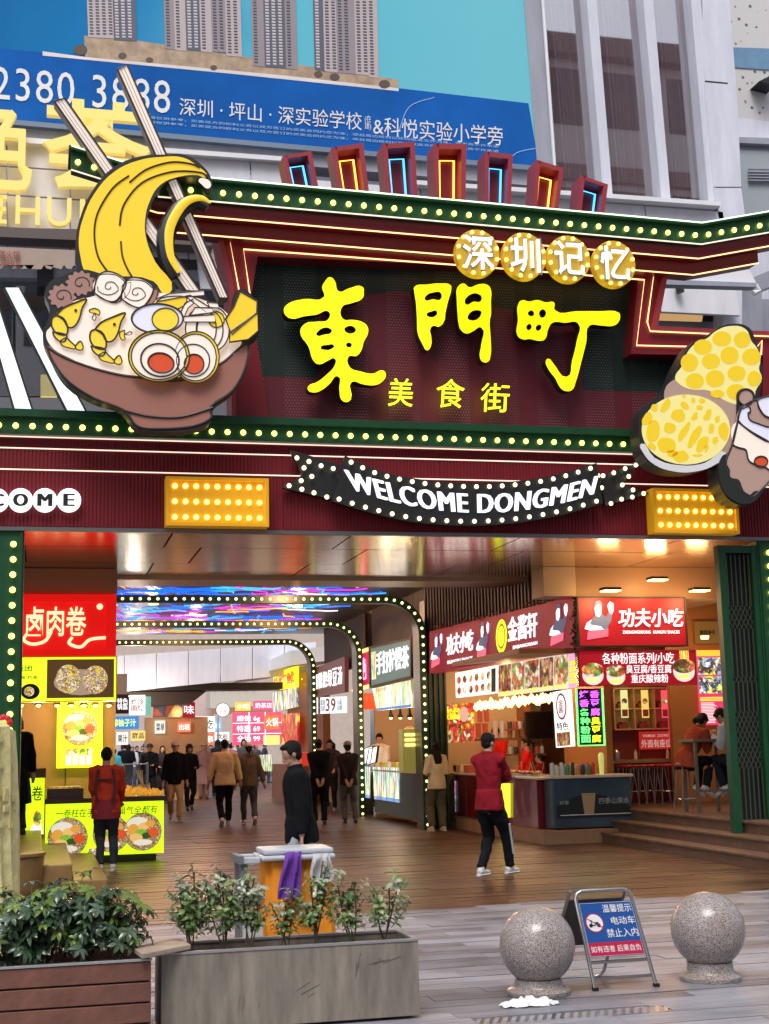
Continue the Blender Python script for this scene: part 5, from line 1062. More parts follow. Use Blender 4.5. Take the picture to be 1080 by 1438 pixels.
for k in range(70):
    x, y = rng.uniform(7.7, 7.98), rng.uniform(21.45, 24.2); b = MB() if k % 10 == 0 else b; b.ball((x, y, 1.05), (.05, .05, .03), 6, 4)
    if k % 10 == 9: b.put('snack_heap', [mat('grilled brown', (.35, .13, .05), .5), mat('dark red sausage', (.28, .03, .03), .35), mat('fried yellow', (.6, .38, .12), .5)][k//10 % 3], tr, kind='stuff')
b = MB()
for k in range(26): x, y = rng.uniform(7.7, 7.95), rng.uniform(21.6, 24.5); b.tube([(x, y, 1.04), (x+rng.uniform(-.06, .06), y+rng.uniform(-.06, .06), 1.22)], .005, 4)
b.put('skewers', mat('pale wood skewer', (.6, .45, .25), .6), tr, kind='stuff')
for k in range(3):
    b = MB(); b.box((7.68, 24.9+k*.5, 1.0), (7.9, 25.2+k*.5, 1.14)); tag(bevel(b.put('snack_box', mat(('red', 'cream', 'tan')[k]+' box', ((.5, .1, .06), (.7, .6, .4), (.5, .3, .15))[k], .5)), .01), '%s box of snacks at the far end of the red counter' % ('red', 'cream', 'tan')[k], 'box')
for p, e in (((8.4, 22.2, 2.7), 32), ((8.4, 24.6, 2.7), 32), ((9.7, 22.0, 3.1), 16), ((10.7, 21.2, 3.0), 14)):
    o = T('ceiling_lamp', 'small warm %s ceiling lamp inside the snack shop' % ('front' if p[1] < 22.1 and p[0] < 10 else 'counter' if p[1] == 22.2 else 'rear' if p[1] > 24 else 'terrace'), 'lamp', p); b = MB(); b.lathe((p[0], p[1], p[2]+.16), [(.06, 0), (.07, .05)], 12); b.put('housing', glow('warm lamp lens', (1, .62, .2), 5), o); lamp_light('lamp_glow', p, e, (1, .62, .28), .1, o)

# warm fill lamps added to brighten the passage and the stalls
for k, (x, y, z, e) in enumerate(((4.4, 24.2, 4.4, 55), (2.2, 28.0, 4.4, 50), (5.2, 28.5, 4.4, 60), (3.6, 33.2, 4.4, 70), (8.3, 28.2, 3.5, 45), (8.3, 33.2, 3.3, 40), (7.5, 40.0, 3.4, 90), (1.2, 21.4, 3.9, 0))):
    if not e: continue
    o = T('ceiling_fill_lamp', 'added warm fill lamp %s' % ('just before the nearest arch', 'on the left between the nearest and middle arch', 'on the right between the nearest and middle arch', 'between the middle and farthest arch', 'inside the tea stall', 'inside the dessert stall', 'over the far food stall')[k], 'lamp', (x, y, z)); b = MB(); b.lathe((x, y, z), [(.10, 0), (.11, .04)], 16); b.put('lens', glow('warm lamp lens', (1, .62, .2), 5), o); lamp_light('lamp_glow', (x, y, z-.12), e*1.5, (1, .52, .22), .12, o)

# ================= lemon tea stall, dessert stall, far stall =================
A2, B2 = (7.05, 25.6), (7.0, 30.2)
def vq(pts): return QV(pts, A2, (7.0, 36))
tea = T('tea_stall', 'lemon tea stall with teal sign, lit picture screens and cream wall', 'stall', (7.4, 28, 0))
b = MB(); b.box((7.3, 25.9, 0), (9.5, 26.0, 4.2)); b.box((9.4, 26, 0), (9.5, 30.2, 4.2)); b.put('wall', mat('cream stall wall', (.55, .42, .28), .6), tea)
q = vq([(520, 911), (577, 898), (577, 949), (521, 963)]); s_ = lightbox('tea_sign', 'dark teal sign with tall white characters over the lemon tea stall', 'shop sign', q, glow('teal sign face', (.05, .13, .13), .5, (.03, .09, .09)), .1, M_dark, .06); text('手打柠檬茶', q, (.18, .24, .97, .86), M_wglow, s_, t=.02, bold=.03); pic(q, (.03, .15, .15, .9), F_green, s_)
q = vq([(523, 967), (577, 955), (578, 993), (529, 998)]); s_ = lightbox('tea_screen', 'bright green menu screen with bottles above the tea counter', 'menu board', q, food('bright drink print', [(.35, .8, .2), (.85, .95, .7), (.7, .45, .2), (.2, .6, .6), (.85, .9, .3), (.95, 1, .95)], 7, 1.0, (2, 2, .3)), .06); pic(q, (0, 0, 1, .1), glow('blue strip', (.05, .2, .6), .6), s_); text('手打柠檬', q, (.03, .8, .4, .95), M_white, s_, t=.004)
q = vq([(498, 921), (516, 915), (516, 961), (498, 966)]); s_ = lightbox('pink_sign', 'red sign with glowing pink characters between two orange light bars', 'shop sign', q, glow('dark pink sign', (.55, .01, .08), .6), .08); text('老特色', q, (.05, .15, .95, .85), glow('hot pink', (1, .35, .55), 1.2), s_, t=.02)
for v in (1.06, -.07): b = MB(); b.tube([bil(q, -.1, v), bil(q, 1.1, v)], .04, 6); b.put('light_bar', glow('orange light bar', (1, .5, .12), 2), s_)
tc = T('tea_counter', 'tea counter with two bright lit drink pictures on its front', 'counter', (7.2, 27, 0))
b = MB(); b.box((7.02, 25.75, .12), (7.5, 29.6, .98)); b.put('body', mat('dark counter', (.03, .05, .05), .4), tc); b = MB(); b.box((6.98, 25.7, .985), (7.55, 29.7, 1.02)); b.put('counter_top', m_top, tc)
for pts in ([(500, 1075), (522, 1077), (522, 1121), (501, 1118)], [(526, 1077), (563, 1078), (563, 1127), (528, 1122)]):
    q = off(vq(pts), .03); pic(q, F1, food('pale drink print', [(.7, .9, .9), (.8, .85, .4), (.3, .6, .5), (.9, .95, .95), (.6, .35, .25)], 8, 1.0, (2, 2, .3)), tc, 'lit_panel'); pic(q, (0, 0, 1, .1), glow('blue strip', (.05, .2, .6), .6), tc, 'blue_strip')
b = MB(); b.box((7.02, 25.55, .12), (7.6, 25.74, .98)); b.put('side_panel', mat('patterned brown side', (.10, .05, .03), .4, var=.8, vs=8), tc)
dc = T('display_case', 'yellow lit glass display case of drinks on the tea counter end', 'display case', (7.3, 25.75, 1.02)); q = QY(566, 1024, 592, 1072, 25.62)
b = MB(); b.box((q[0].x, 25.64, 1.03), (q[1].x, 25.95, q[0].z)); b.put('case', mat('olive case', (.35, .33, .12), .4, em=(.6, .55, .1), es=.15), dc)
for k in range(3): pic(q, (.1, .5+k*.15, .9, .58+k*.15), glow('yellow shelf glow', (1, .85, .2), 1.4), dc, 'lit_shelf')
for k, px in enumerate((512, 519)): 
    q = vq([(px, 1052), (px+12, 1048), (px+9, 1070), (px-4, 1074)]); lightbox('menu_stand', ('smaller', 'larger')[k]+' tilted lit menu tablet standing on the tea counter', 'menu', q, m_wlit, .03, M_black, .04)
b = MB(); b.tube([(7.5, 27.4, 1.0), (7.4, 27.9, 1.35), (7.5, 28.4, 1.8)], [.16, .16, .14], 10); tag(b.put('paper_roll', mat('tan paper roll', (.6, .42, .22), .6)), 'tan paper-wrapped roll leaning beside the tea counter', 'roll')
for k in range(4):
    c0 = vq([(499+k*6, 985)])[0]+Vector((.25, 0, 0)); b = MB(); b.ball(c0, (.11, .11, .2), 8, 6); tag(b.put('red_lantern', glow('red lantern', (.9, .08, .02), .8), smooth=True), '%s red hanging lantern left of the tea stall screen' % ('first', 'second', 'third', 'fourth')[k], 'lantern', 'red lanterns at the tea stall')
for k, px in enumerate((536, 549, 562, 574)):
    c0 = vq([(px, 1008)])[0]+Vector((.2, 0, 0)); o = T('cone_lamp', '%s small black cone lamp under the tea stall screen' % ('first', 'second', 'third', 'fourth')[k], 'lamp', c0, 'cone lamps over the tea counter'); b = MB(); b.lathe(c0, [(.07, 0), (.03, .1), (.01, .22)], 10); b.put('shade', M_black, o); b = MB(); b.ball(c0, .035, 8, 5); b.put('lamp_bulb', glow('warm lamp lens', (1, .62, .2), 5), o)
    if k in (0, 2): lamp_light('lamp_glow', c0-Vector((0, 0, .1)), 14, (1, .7, .4), .08, o)
ds = T('dessert_stall', 'stall with round-lettered brown sign and a cream wall', 'stall', (7.3, 33, 0)); b = MB(); b.box((7.4, 31.0, 0), (9, 31.1, 4.2)); b.put('wall', mat('cream stall wall', (.55, .42, .28), .6), ds)
q = vq([(433, 941), (484, 922), (484, 972), (433, 980)]); s_ = lightbox('dessert_sign', 'brown sign with seven white glowing characters in round haloes', 'shop sign', q, glow('brown sign face', (.12, .03, .03), .4, (.1, .03, .03)), .1)
for k, ch in enumerate('香糯糍粑绿豆汤'): oval(q, .12+k*.13, .5, .055 if k else .08, .3 if k else .36, mat('halo brown', (.3, .14, .1), .5) if k else glow('amber ring', (1, .6, .15), .9), s_, .008); text(ch, q, (.065+k*.13, .24, .175+k*.13, .76), M_wglow, s_, t=.015, gap=.012, bold=.01)
q = vq([(433, 980), (484, 978), (484, 1001), (433, 1003)]); s_ = lightbox('price_sign', 'white price board with large dark red figure 39', 'price board', q, glow('white price face', (.85, .88, .9), .8), .06); text('39', q, (.52, .12, .78, .92), mat('dark red print', (.35, .03, .06), .5), s_, t=.005, bold=.03)
pic(q, (.30, 0, .36, 1), M_maroon, s_, 'divider'); text('特惠\n甜品', q, (.06, .15, .24, .85), mat('blue print', (.1, .3, .6), .5), s_, t=.004); text('套餐\n自选', q, (.38, .15, .5, .85), mat('blue print', (.1, .3, .6), .5), s_, t=.004); text('元起\n自助', q, (.82, .15, .95, .85), mat('blue print', (.1, .3, .6), .5), s_, t=.004)
b = MB(); b.box((7.05, 30.9, 0), (7.3, 35.5, 1.0)); tag(b.put('dessert_counter', mat('dark cafe counter', (.08, .05, .04), .4)), 'dark low counter of the dessert stall behind the queue', 'counter')
fq = lambda x0, y0, x1, y1, Y=39: QY(x0, y0, x1, y1, Y)
fs = T('far_stall', 'far red and yellow food stall with brick counter beyond the farthest arch', 'stall', (6.8, 38, 0))
q = QV([(384, 948), (415, 935), (415, 965), (384, 970)], (7.1, 37), (7.0, 48)); s_ = lightbox('yellow_sign', 'yellow and red lit sign beyond the farthest arch', 'shop sign', q, glow('yellow sign', (.95, .75, .02), .9), .1); text('烤鱿', q, (.3, .2, .95, .8), glow('red print', (.8, .1, .02), .6), s_, t=.01, bold=.04); pic(q, (.26, -.05, .3, 1.05), m_redlit, s_); text('特', q, (.04, .2, .22, .8), glow('red print', (.8, .1, .02), .6), s_, t=.01)
q = QV([(383, 973), (416, 965), (418, 992), (383, 1000)], (7.1, 37), (7.0, 48)); lightbox('picture_menu', 'white lit picture menu under the yellow sign', 'menu board', q, food('pale menu print', [(.9, .9, .85), (.7, .8, .2), (.2, .2, .25), (.9, .7, .8)], 5, .9, (2, 2, .5)), .06)
q = QV([(395, 1003), (418, 1001), (418, 1045), (395, 1045)], (7.2, 37), (7.1, 48)); lightbox('red_menu', 'dark red board with yellow heading over the far stall', 'menu board', q, food('red menu print', [(.5, .03, .02), (.9, .5, .05), (.9, .1, .03)], 4, .8), .06)
b = MB(); b.box((6.9, 37.2, 0), (7.3, 42.5, 1.0)); b.put('counter', mat('brick counter', (.22, .09, .06), .7, var=.5, vs=12), fs); q = off(QV([(356, 1061), (383, 1059), (383, 1083), (357, 1083)], (6.9, 37), (6.9, 48)), .02); pic(q, F1, F_green, fs, 'lit_panel')
b = MB(); b.box((6.85, 37.2, 1.0), (7.3, 40, 1.35)); b.put('red_case', glow('red food case', (.6, .04, .02), .5), fs)
b = MB(); b.box((7.4, 37.0, 0), (7.6, 42.5, 3.6)); b.put('wall', m_shopin, fs)
b = MB(); b.hexa([P(310, 958, 50), P(407, 914, 38), P(407, 935, 38), P(312, 962, 50)], [p+Vector((1.6, 0, .2)) for p in (P(310, 958, 50), P(407, 914, 38), P(407, 935, 38), P(312, 962, 50))]); tag(b.put('white_awning', mat('white awning cloth', (.75, .78, .8), .7)), 'white awning reaching out over the far stalls on the right', 'awning')

# ================= far street =================
fb = T('footbridge', 'pale grey panelled footbridge crossing beyond the arches', 'bridge', (4, 41, 3.5))
for k in range(7):
    x0, x1 = 130+k*45, 130+(k+1)*45-1; gq('side_panel', [(x0, 921-(x0-165)*.07), (x1, 921-(x1-165)*.07), (x1, 972-(x1-165)*.10), (x0, 972-(x0-165)*.10)], 41, .3, M_lgrey, fb)
b = MB(); z = P(200, 967, 41).z; b.box((0, 41.3, z-.05), (8, 42.6, z+.15)); b.put('underside', M_dark, fb)
fg_ = T('far_building', 'cream far buildings with balconies closing the street', 'building', (5, 70, 0))
gq('wall', [(60, 860), (520, 850), (520, 1070), (60, 1090)], 72, 2, mat('cream far wall', (.52, .42, .36), .8, var=.1), fg_)
gq('balcony', [(295, 968), (385, 965), (385, 990), (295, 995)], 58, 1.5, mat('cream balcony', (.6, .56, .48), .8), fg_); gq('balcony_rail', [(298, 955), (362, 953), (362, 956), (298, 958)], 58, .1, M_grey, fg_); gq('dark_gap', [(298, 995), (385, 990), (385, 1000), (298, 1003)], 57, .1, mat('orange brown gap', (.4, .2, .1), .7), fg_)
for k in range(6): gq('railing_bar', [(300+k*11, 955), (302+k*11, 955), (302+k*11, 968), (300+k*11, 968)], 57.9, .05, M_grey, fg_)
pb = T('pink_building', 'pale pink building with steel rail slanting down the street, left of centre', 'building', (3, 58, 0)); gq('wall', [(248, 955), (300, 972), (300, 1060), (248, 1060)], 60, 3, mat('pale pink wall', (.65, .5, .47), .8), pb); gq('lit_strip', [(300, 960), (312, 965), (312, 1060), (300, 1060)], 62, 1, M_lgrey, pb)
bbd = T('red_price_board', 'large pink red lit board with white lines of text at the street end', 'billboard', P(355, 1045, 52)); q = QY(327, 1000, 396, 1046, 52); b = MB(); b.slab(q, .2); b.put('face', glow('pink red board', (.85, .07, .15), .8), bbd)
for u in (.33, .66): pic(q, (u-.01, 0, u+.01, 1), m_wlit, bbd, 'divider')
for r in range(2): pic(q, (0, .33+r*.33, 1, .35+r*.33), m_wlit, bbd, 'divider')
for r, s_ in ((.7, '超值 6g'), (.4, '特惠 69'), (.1, '全场 99')): text(s_, q, (.08, r, .55, r+.2), M_wglow, bbd, t=.03)
pic(q, (.62, 0, .95, .28), glow('yellow glow panel', (1, .7, .15), .9), bbd)
gq('overhang', [(120, 972), (290, 971), (268, 988), (120, 996)], 41.8, 1.2, mat('dark brown overhang', (.05, .035, .03), .6), fb)
rs_ = T('round_sign', 'round white sign with pink characters on a pole in the far street', 'sign', P(313, 1006, 46)); q = QY(303, 987, 323, 1007, 46); disc(q, .5, .5, .235, mat('dark ring', (.1, .1, .1), .5), rs_, 'rim'); disc(q, .5, .5, .21, m_wlit, rs_, 'face', g=.012); text('手工\n奶茶', q, (.25, .28, .75, .72), mat('pink print', (.7, .15, .3), .5), rs_, t=.006, gap=.016); b = MB(); b.tube([P(306, 1006, 46.05), (P(306, 1006, 46.05).x, 46.05, 0)], .03, 6); b.put('pole', M_grey, rs_)
def fsign(lab, x0, y0, x1, y1, Y, mt, tx=None, tm=None, nm='far_shop_sign'):
    q = QY(x0, y0, x1, y1, Y); o = lightbox(nm, lab, 'shop sign', q, mt, .15)
    if tx: text(tx, q, (.08, .2, .92, .8), tm or M_wglow, o, t=.02, bold=.03)
    return o, q
fsign('white street sign with yellow emblem on the right half, far street', 273, 1006, 302, 1028, 44, m_wlit, '小吃', M_black)
fsign('blue banner with yellow green characters over the far left stall', 145, 1006, 195, 1024, 31, glow('blue banner', (.05, .25, .7), .6), '鲜榨柚子汁', glow('lime letters', (.7, .95, .2), .9))
fsign('picture sign over the tan wall with yellow lower line', 215, 985, 256, 1007, 43, food('far dish sign', [(.1, .1, .12), (.9, .9, .9), (.9, .6, .2), (.5, .1, .05)], 3), None); fsign('plain red sign panel beside the picture sign', 257, 986, 274, 1007, 43, m_redlit, '味')
fsign('pink lettered white sign far left of the street', 182, 976, 204, 1004, 33, m_wlit, '烤冷\n面饼', mat('pink print', (.7, .15, .3), .5)); fsign('black and white striped sign at the kiosk edge', 163, 975, 181, 1002, 31, M_black, '特色\n锅盔', M_wglow)
fsign('small teal sign between the pink and picture signs', 205, 978, 212, 1004, 36, glow('teal panel', (.15, .5, .4), .6))
tw = T('tan_shopfront', 'tan shuttered shopfront under the picture sign on the far left', 'shopfront', (3, 43.5, 0)); b = MB(); a, c = P(205, 1008, 43.3), P(292, 1008, 43.3); b.box((a.x, 43.3, 0), (c.x, 44, a.z)); b.put('wall', mat('tan shop wall', (.62, .38, .2), .7, var=.1), tw); 
b = MB(); b.box((-6, 39.3, 2.9), (P(247, 1000, 40).x-1.4, 40, 3.6)); b.put('upper_band', mat('brown roof band', (.16, .10, .08), .7), tw)

for k, (x, y, z, e) in enumerate(((2.6, 40.4, 3.0, 90), (4.6, 46.0, 4.2, 120), (1.5, 37.5, 3.4, 55))):  # fill lamps added to brighten the dim far street
    o = T('street_fill_lamp', 'added white fill lamp %s' % ('before the tan shuttered shopfront', 'beyond the footbridge over the middle of the street', 'over the far left stall banners')[k], 'lamp', (x, y, z)); b = MB(); b.lathe((x, y, z), [(.10, 0), (.11, .04)], 16); b.put('lens', glow('fill lamp lens', (1, .85, .7), 5), o); lamp_light('lamp_glow', (x, y, z-.12), e, (1, .82, .66), .12, o)

# more signs and goods down the street
for k, (x0, y0, x1, y1, Y_, c, tx, lab) in enumerate(((288, 1030, 300, 1046, 47, (.9, .15, .05), '串', 'small red square sign low behind the crowd, right of the tan shopfront'), (331, 986, 352, 998, 50, (.95, .6, .1), '小吃', 'amber sign over the red price board'), (356, 984, 384, 997, 49, (.85, .1, .25), '奶茶店', 'crimson sign under the awning on the far right'),
   (302, 1028, 322, 1040, 54, (.9, .85, .8), '欢迎', 'pale sign board behind the round sign pole'), (164, 1028, 180, 1046, 30, (.9, .9, .85), '果汁', 'white menu under the blue banner'), (184, 1026, 204, 1040, 32, (.95, .7, .2), '甜品', 'amber menu board beside the white menu, far left'), (372, 1004, 392, 1024, 47, (.9, .2, .05), '火锅', 'orange red sign left of the far red and yellow stall'),
   (218, 1012, 232, 1030, 43.1, (.8, .8, .75), '菜单', 'pale poster on the tan shopfront, left'), (250, 1014, 268, 1028, 43.1, (.75, .2, .1), '出租', 'rust red poster on the tan shopfront, right'), (300, 1012, 310, 1026, 52, (.2, .5, .8), '冰', 'small blue sign left of the round sign pole'))):
    fsign(lab, x0, y0, x1, y1, Y_, glow('far sign %d' % k, c, .7), tx, M_black if sum(c) > 1.7 else M_wglow)
for k in range(9):
    p = Vector((7.1, 26.4+k*.36, 1.02)); b = MB(); b.lathe(p, [(.035, 0), (.048, .14), (.05, .145), (.02, .16)], 10); c = ((.85, .8, .7), (.5, .6, .1), (.7, .35, .05))[k % 3]
    tag(b.put('drink_cup', glow('cup tone %d' % (k % 3), c, .25), smooth=True), '%s cup in the row along the tea counter, %s one' % (('pale', 'lime', 'amber')[k % 3], ('first', 'second', 'third', 'fourth', 'fifth', 'sixth', 'seventh', 'eighth', 'ninth')[k]), 'cup', 'cups on the tea counter')
bs2 = T('back_shelf', 'dark shelf of pots and jars on the back wall of the snack shop', 'shelf', (8.9, 24.6, 1.6))
for r in range(2): b = MB(); b.box((8.3, 24.3, 1.3+r*.45), (9.0, 24.6, 1.33+r*.45)); b.put('shelf_board', m_shopin, bs2)
for k in range(14):
    p = Vector((8.34+(k % 7)*.1, 24.4, 1.33+.45*(k//7))); b = MB(); b.lathe(p, [(.04, 0), (.045, .1), (.03, .13)], 10); tag(b.put('jar', mat(('steel', 'dark', 'red')[k % 3]+' jar', ((.5, .5, .5), (.04, .03, .03), (.45, .06, .04))[k % 3], .35), smooth=True), '%s jar on the %s board of the back shelf, %s from the left' % (('steel', 'dark', 'red')[k % 3], ('lower', 'upper')[k//7], ('first', 'second', 'third', 'fourth', 'fifth', 'sixth', 'seventh')[k % 7]), 'jar', 'jars on the back shelf')
b = MB()
for k in range(7): tag((lambda bb: (bb.tube([(8.0+k*.12, 23.9, 2.86), (8.0+k*.12, 23.9, 2.5)], .008, 5), bb.ball((8.0+k*.12, 23.9, 2.47), (.035, .015, .035), 8, 5), bb.put('ladle', M_steel, smooth=True))[2])(MB()), 'steel ladle hanging over the snack kitchen, %s from the left' % ('first', 'second', 'third', 'fourth', 'fifth', 'sixth', 'seventh')[k], 'ladle', 'ladles over the snack kitchen')

# ================= left roll kiosk =================
kq = lambda x0, y0, x1, y1, Y=20.9: QY(x0, y0, x1, y1, Y)
ki = T('roll_kiosk', 'brown walled food roll kiosk on the left under the gate', 'kiosk', (.3, 22, 0))
b = MB(); b.box((-2.6, 22.35, 0), (P(163, 900, 22.35).x, 22.5, 4.2)); b.put('back_wall', mat('brown kiosk wall', (.34, .19, .09), .6, var=.1), ki)
for x in (-.25, .42): b = MB(); b.box((x, 22.335, .5), (x+.012, 22.349, 3)); b.put('wall_joint', M_dark, ki)
q = kq(20, 812, 163, 834, 21.1); b = MB(); b.box((q[0].x-.6, 21.0, q[2].z), (P(163, 822, 22.3).x-.05, 22.3, 4.235)); b.put('header', mat('beige header', (.38, .22, .11), .6), ki)
q = kq(16, 835, 163, 921); s_ = lightbox('roll_sign', 'bright red box sign with curly cream characters 卤肉卷', 'shop sign', q, glow('bright red sign', (.75, .004, .003), .55, (.45, .01, .008)), .9)
for A_, B_2 in (((.0, .88), (1, 1)), ((.0, 0), (1, .11)), ((.9, .11), (1, .88))): pic(q, (*A_, *B_2), MC['bright red sign'], s_, 'raised_border', .05, 0)
m_crl = glow('cream letters', (.98, .82, .42), .9)
text('卤肉卷', q, (.14, .32, .71, .80), m_crl, s_, t=.04, bold=.025); b = MB(); b.tube(spl([bil(q, u, v)+front(q)*.03 for u, v in ((.15, .36), (.12, .26), (.20, .19), (.32, .24), (.38, .4))]), .022, 6); b.tube(spl([bil(q, u, v)+front(q)*.03 for u, v in ((.58, .3), (.55, .2), (.66, .14), (.75, .26), (.9, .29))]), .022, 6); b.put('curl', m_crl, s_); disc(q, .84, .8, .045, m_crl, s_, g=.03)
q = kq(16, 923, 163, 984); s_ = lightbox('rice_ball_menu', 'lime yellow menu board with photo of two rice balls under the red sign', 'menu board', q, M_yel2, .3, mat('yellow rim', (.7, .75, .05), .4), .02)
pic(q, (.335, .06, .98, .95), mat('dark wood print', (.10, .055, .025), .4, var=.4, em=(.12, .06, .02), es=.4), s_)
oval(q, .66, .42, .26, .3, glow('board print', (.6, .42, .3), .4), s_, .012)
F_rice = food('rice ball print', [(.75, .55, .15), (.25, .12, .12), (.85, .78, .55), (.5, .3, .35), (.8, .6, .05)], 26)
oval(q, .54, .5, .12, .33, F_rice, s_, .016); oval(q, .8, .47, .12, .33, F_rice, s_, .018); oval(q, .18, .22, .09, .18, M_black, s_, .008); oval(q, .17, .22, .05, .11, F_rice, s_, .012)
text('饭团', q, (.04, .68, .19, .82), M_black, s_, t=.004); text('现做 热卖', q, (.03, .5, .25, .58), M_black, s_, t=.004)
F_wrap = food('wrap print', [(.8, .45, .1), (.3, .5, .08), (.85, .75, .5), (.55, .15, .05), (.12, .2, .05), (.9, .6, .2)], 10)
F_wrap2 = food('small wrap print', [(.8, .45, .1), (.3, .5, .08), (.85, .75, .5), (.55, .15, .05), (.12, .2, .05), (.9, .6, .2)], 17)
def wrapplate(q, u, v, r, par):      # printed round picture: wrap with fillings
    W_ = (q[1]-q[0]).length; H_ = (q[0]-q[3]).length; disc(q, u, v, r, mat('leaf green rim print', (.15, .28, .04), .5, em=(.15, .28, .04), es=.5), par, g=.006); disc(q, u, v, r*.96, F_rice2, par, g=.008)
    O = lambda dx, dy, rx, ry, m_, g: oval(q, u+dx*r/W_, v+dy*r/H_, rx*r/W_, ry*r/H_, m_, par, g)
    G2 = lambda n, c: glow(n, c, .55); 
    O(-.25, .42, .58, .36, G2('tortilla print', (.85, .80, .66)), .010); O(-.5, .12, .3, .3, G2('golden chunk print', (.80, .38, .06)), .012); O(.05, .28, .3, .2, G2('pale golden print', (.88, .55, .18)), .013); O(.38, .42, .26, .18, G2('golden chunk print', (.80, .38, .06)), .014)
    O(-.1, -.05, .3, .2, G2('lettuce print', (.25, .50, .04)), .016); O(.2, -.2, .26, .16, G2('dark leaf print', (.03, .10, .02)), .018); O(.55, -.05, .26, .24, G2('tomato print', (.75, .10, .02)), .020); O(-.35, -.3, .34, .22, G2('pale golden print', (.88, .55, .18)), .021)
    O(.0, -.55, .5, .16, G2('tortilla print', (.85, .80, .66)), .022)
F_rice2 = food('plate print', [(.75, .55, .25), (.35, .15, .05), (.85, .75, .5), (.55, .25, .08)], 30, .55)
q = kq(80, 986, 144, 1078, 22.2); s_ = lightbox('wrap_poster', 'tall lime poster with round wrap picture and ice cream cones in cups', 'poster', q, M_yel2, .06)
wrapplate(q, .5, .6, .27, s_)
for k in range(4): pic(q, (.2+k*.15, .04, .32+k*.15, .2), glow('lilac cup', (.72, .68, .8), .7), s_, 'printed_cup'); oval(q, .26+k*.15, .24, .07, .06, F_wrap, s_, .01)
text('卤肉卷', q, (.2, .88, .8, .97), M_black, s_, t=.004)
for k, px in enumerate((30, 54, 80, 100, 118, 134, 153)):
    c0 = P(px, 990, 21.5); o = T('cone_lamp', '%s warm cone lamp in the row under the lime menu board' % ('first', 'second', 'third', 'fourth', 'fifth', 'sixth', 'seventh')[k], 'lamp', c0, 'cone lamps at the roll kiosk'); b = MB(); b.lathe(c0, [(.065, 0), (.03, .08), (.012, .13)], 10); b.put('shade', mat('brown lamp shade', (.06, .03, .02), .4), o); b = MB(); b.ball(c0, .035, 8, 5); b.put('lamp_bulb', glow('warm lamp lens', (1, .62, .2), 5), o)
    if k in (1, 4, 6): lamp_light('lamp_glow', c0-Vector((0, .1, .1)), 16, (1, .68, .3), .08, o)
kc = T('kiosk_counter', 'lime lit food counter with round wrap pictures and black writing', 'counter', (1, 21.2, .1))
Yk = 20.7; q = QY(64, 1127, 230, 1201, Yk); b = MB(); b.box((q[3].x, Yk+.01, q[3].z), (q[2].x, Yk+.6, q[0].z)); b.put('light_box', glow('lime lit counter', (.62, .95, .01), .85), kc)
b = MB(); b.box((q[3].x-.02, Yk-.03, q[0].z+.002), (q[2].x+.03, Yk+.75, q[0].z+.07)); b.put('counter_top', mat('dark bronze top', (.09, .06, .045), .35), kc); zc = q[0].z+.07
b = MB(); b.box((q[3].x+.65, Yk+.08, .0), (q[2].x-.1, Yk+.6, q[3].z-.004)); b.put('plinth', M_dark, kc)
text('一卷柱在手', q, (.08, .74, .40, .90), M_black, kc, t=.004, bold=0, ital=.03); text('福气全都有', q, (.60, .76, .94, .92), M_black, kc, t=.004, bold=0, ital=.03)
for u, v, r in ((.185, .36, .28), (.55, .4, .26), (.82, .42, .27)): wrapplate(q, u, v, r, kc)
for k in range(4): pic(q, (.36+k*.035, -.0, .39+k*.035, .14), F_rice, kc)
tr = T('chafing_tray', 'brown tray of golden snacks at the left end of the kiosk counter', 'tray', (.4, 21, zc)); a = P(66, 1100, 20.9).x; c = P(117, 1100, 20.9).x; b = MB(); b.box((a, 20.75, zc), (c, 21.2, zc+.14)); b.put('tray', mat('dark bronze top', (.09, .06, .045), .35), tr); b = MB(); b.box((a+.03, 20.78, zc+.14), (c-.03, 21.17, zc+.165)); b.put('snacks', food('golden snack', [(.8, .5, .12), (.6, .3, .06), (.85, .6, .2)], 22, .3), tr)
gb_ = T('glass_case', 'small glass case of fried snacks on the kiosk counter', 'display case', (1.4, 21.1, zc)); a = P(174, 1090, 21.0).x; c = P(207, 1090, 21.0).x; zt = P(190, 1074, 21.0).z
for x in (a, c):
    for y in (20.9, 21.2): b = MB(); b.box((x-.008, y-.008, zc), (x+.008, y+.008, zt)); b.put('case_post', M_steel, gb_)
b = MB(); b.box((a-.01, 20.89, zt), (c+.01, 21.21, zt+.015)); b.put('lid', M_steel, gb_); b = MB(); b.box((a+.01, 20.9, zc+.01), (c-.01, 20.904, zt-.01)); b.put('glass_pane', thin_glass('case glass', .08), gb_)
fr_ = T('fried_snack_heap', 'heap of golden fried snacks across the right half of the kiosk counter', 'food', (1.5, 20.95, zc)); a = P(168, 1100, 20.9).x; c = P(226, 1100, 20.9).x; b = MB()
for k in range(150): x = rng.uniform(a, c); t = (x-a)/(c-a); b.tube([(x, 20.75+rng.uniform(0, .3), zc+rng.uniform(0, .10)*(1-.5*t)), (x+rng.uniform(-.07, .07), 20.8+rng.uniform(-.05, .3), zc+rng.uniform(.02, .17)*(1-.5*t))], .018, 5)
b.put('fried_pieces', glow('golden fry', (.9, .5, .05), .25, (.8, .45, .08)), fr_, kind='stuff')
for k in range(2): 
    b = MB(); x = 1.20+k*.33; b.lathe((x+.02, 21.5, zc), [(.07, 0), (.08, .14)], 10); 
    for j in range(4): b.tube([(x+.02, 21.5, zc+.1), (x-.09+.03*j, 21.5, zc+.36)], .01, 4)
    tag(b.put('spatula_pot', mat('pale wood spatulas', (.8, .6, .3), .5)), '%s pot of pale wooden spatulas behind the counter' % ('left', 'right')[k], 'pot')
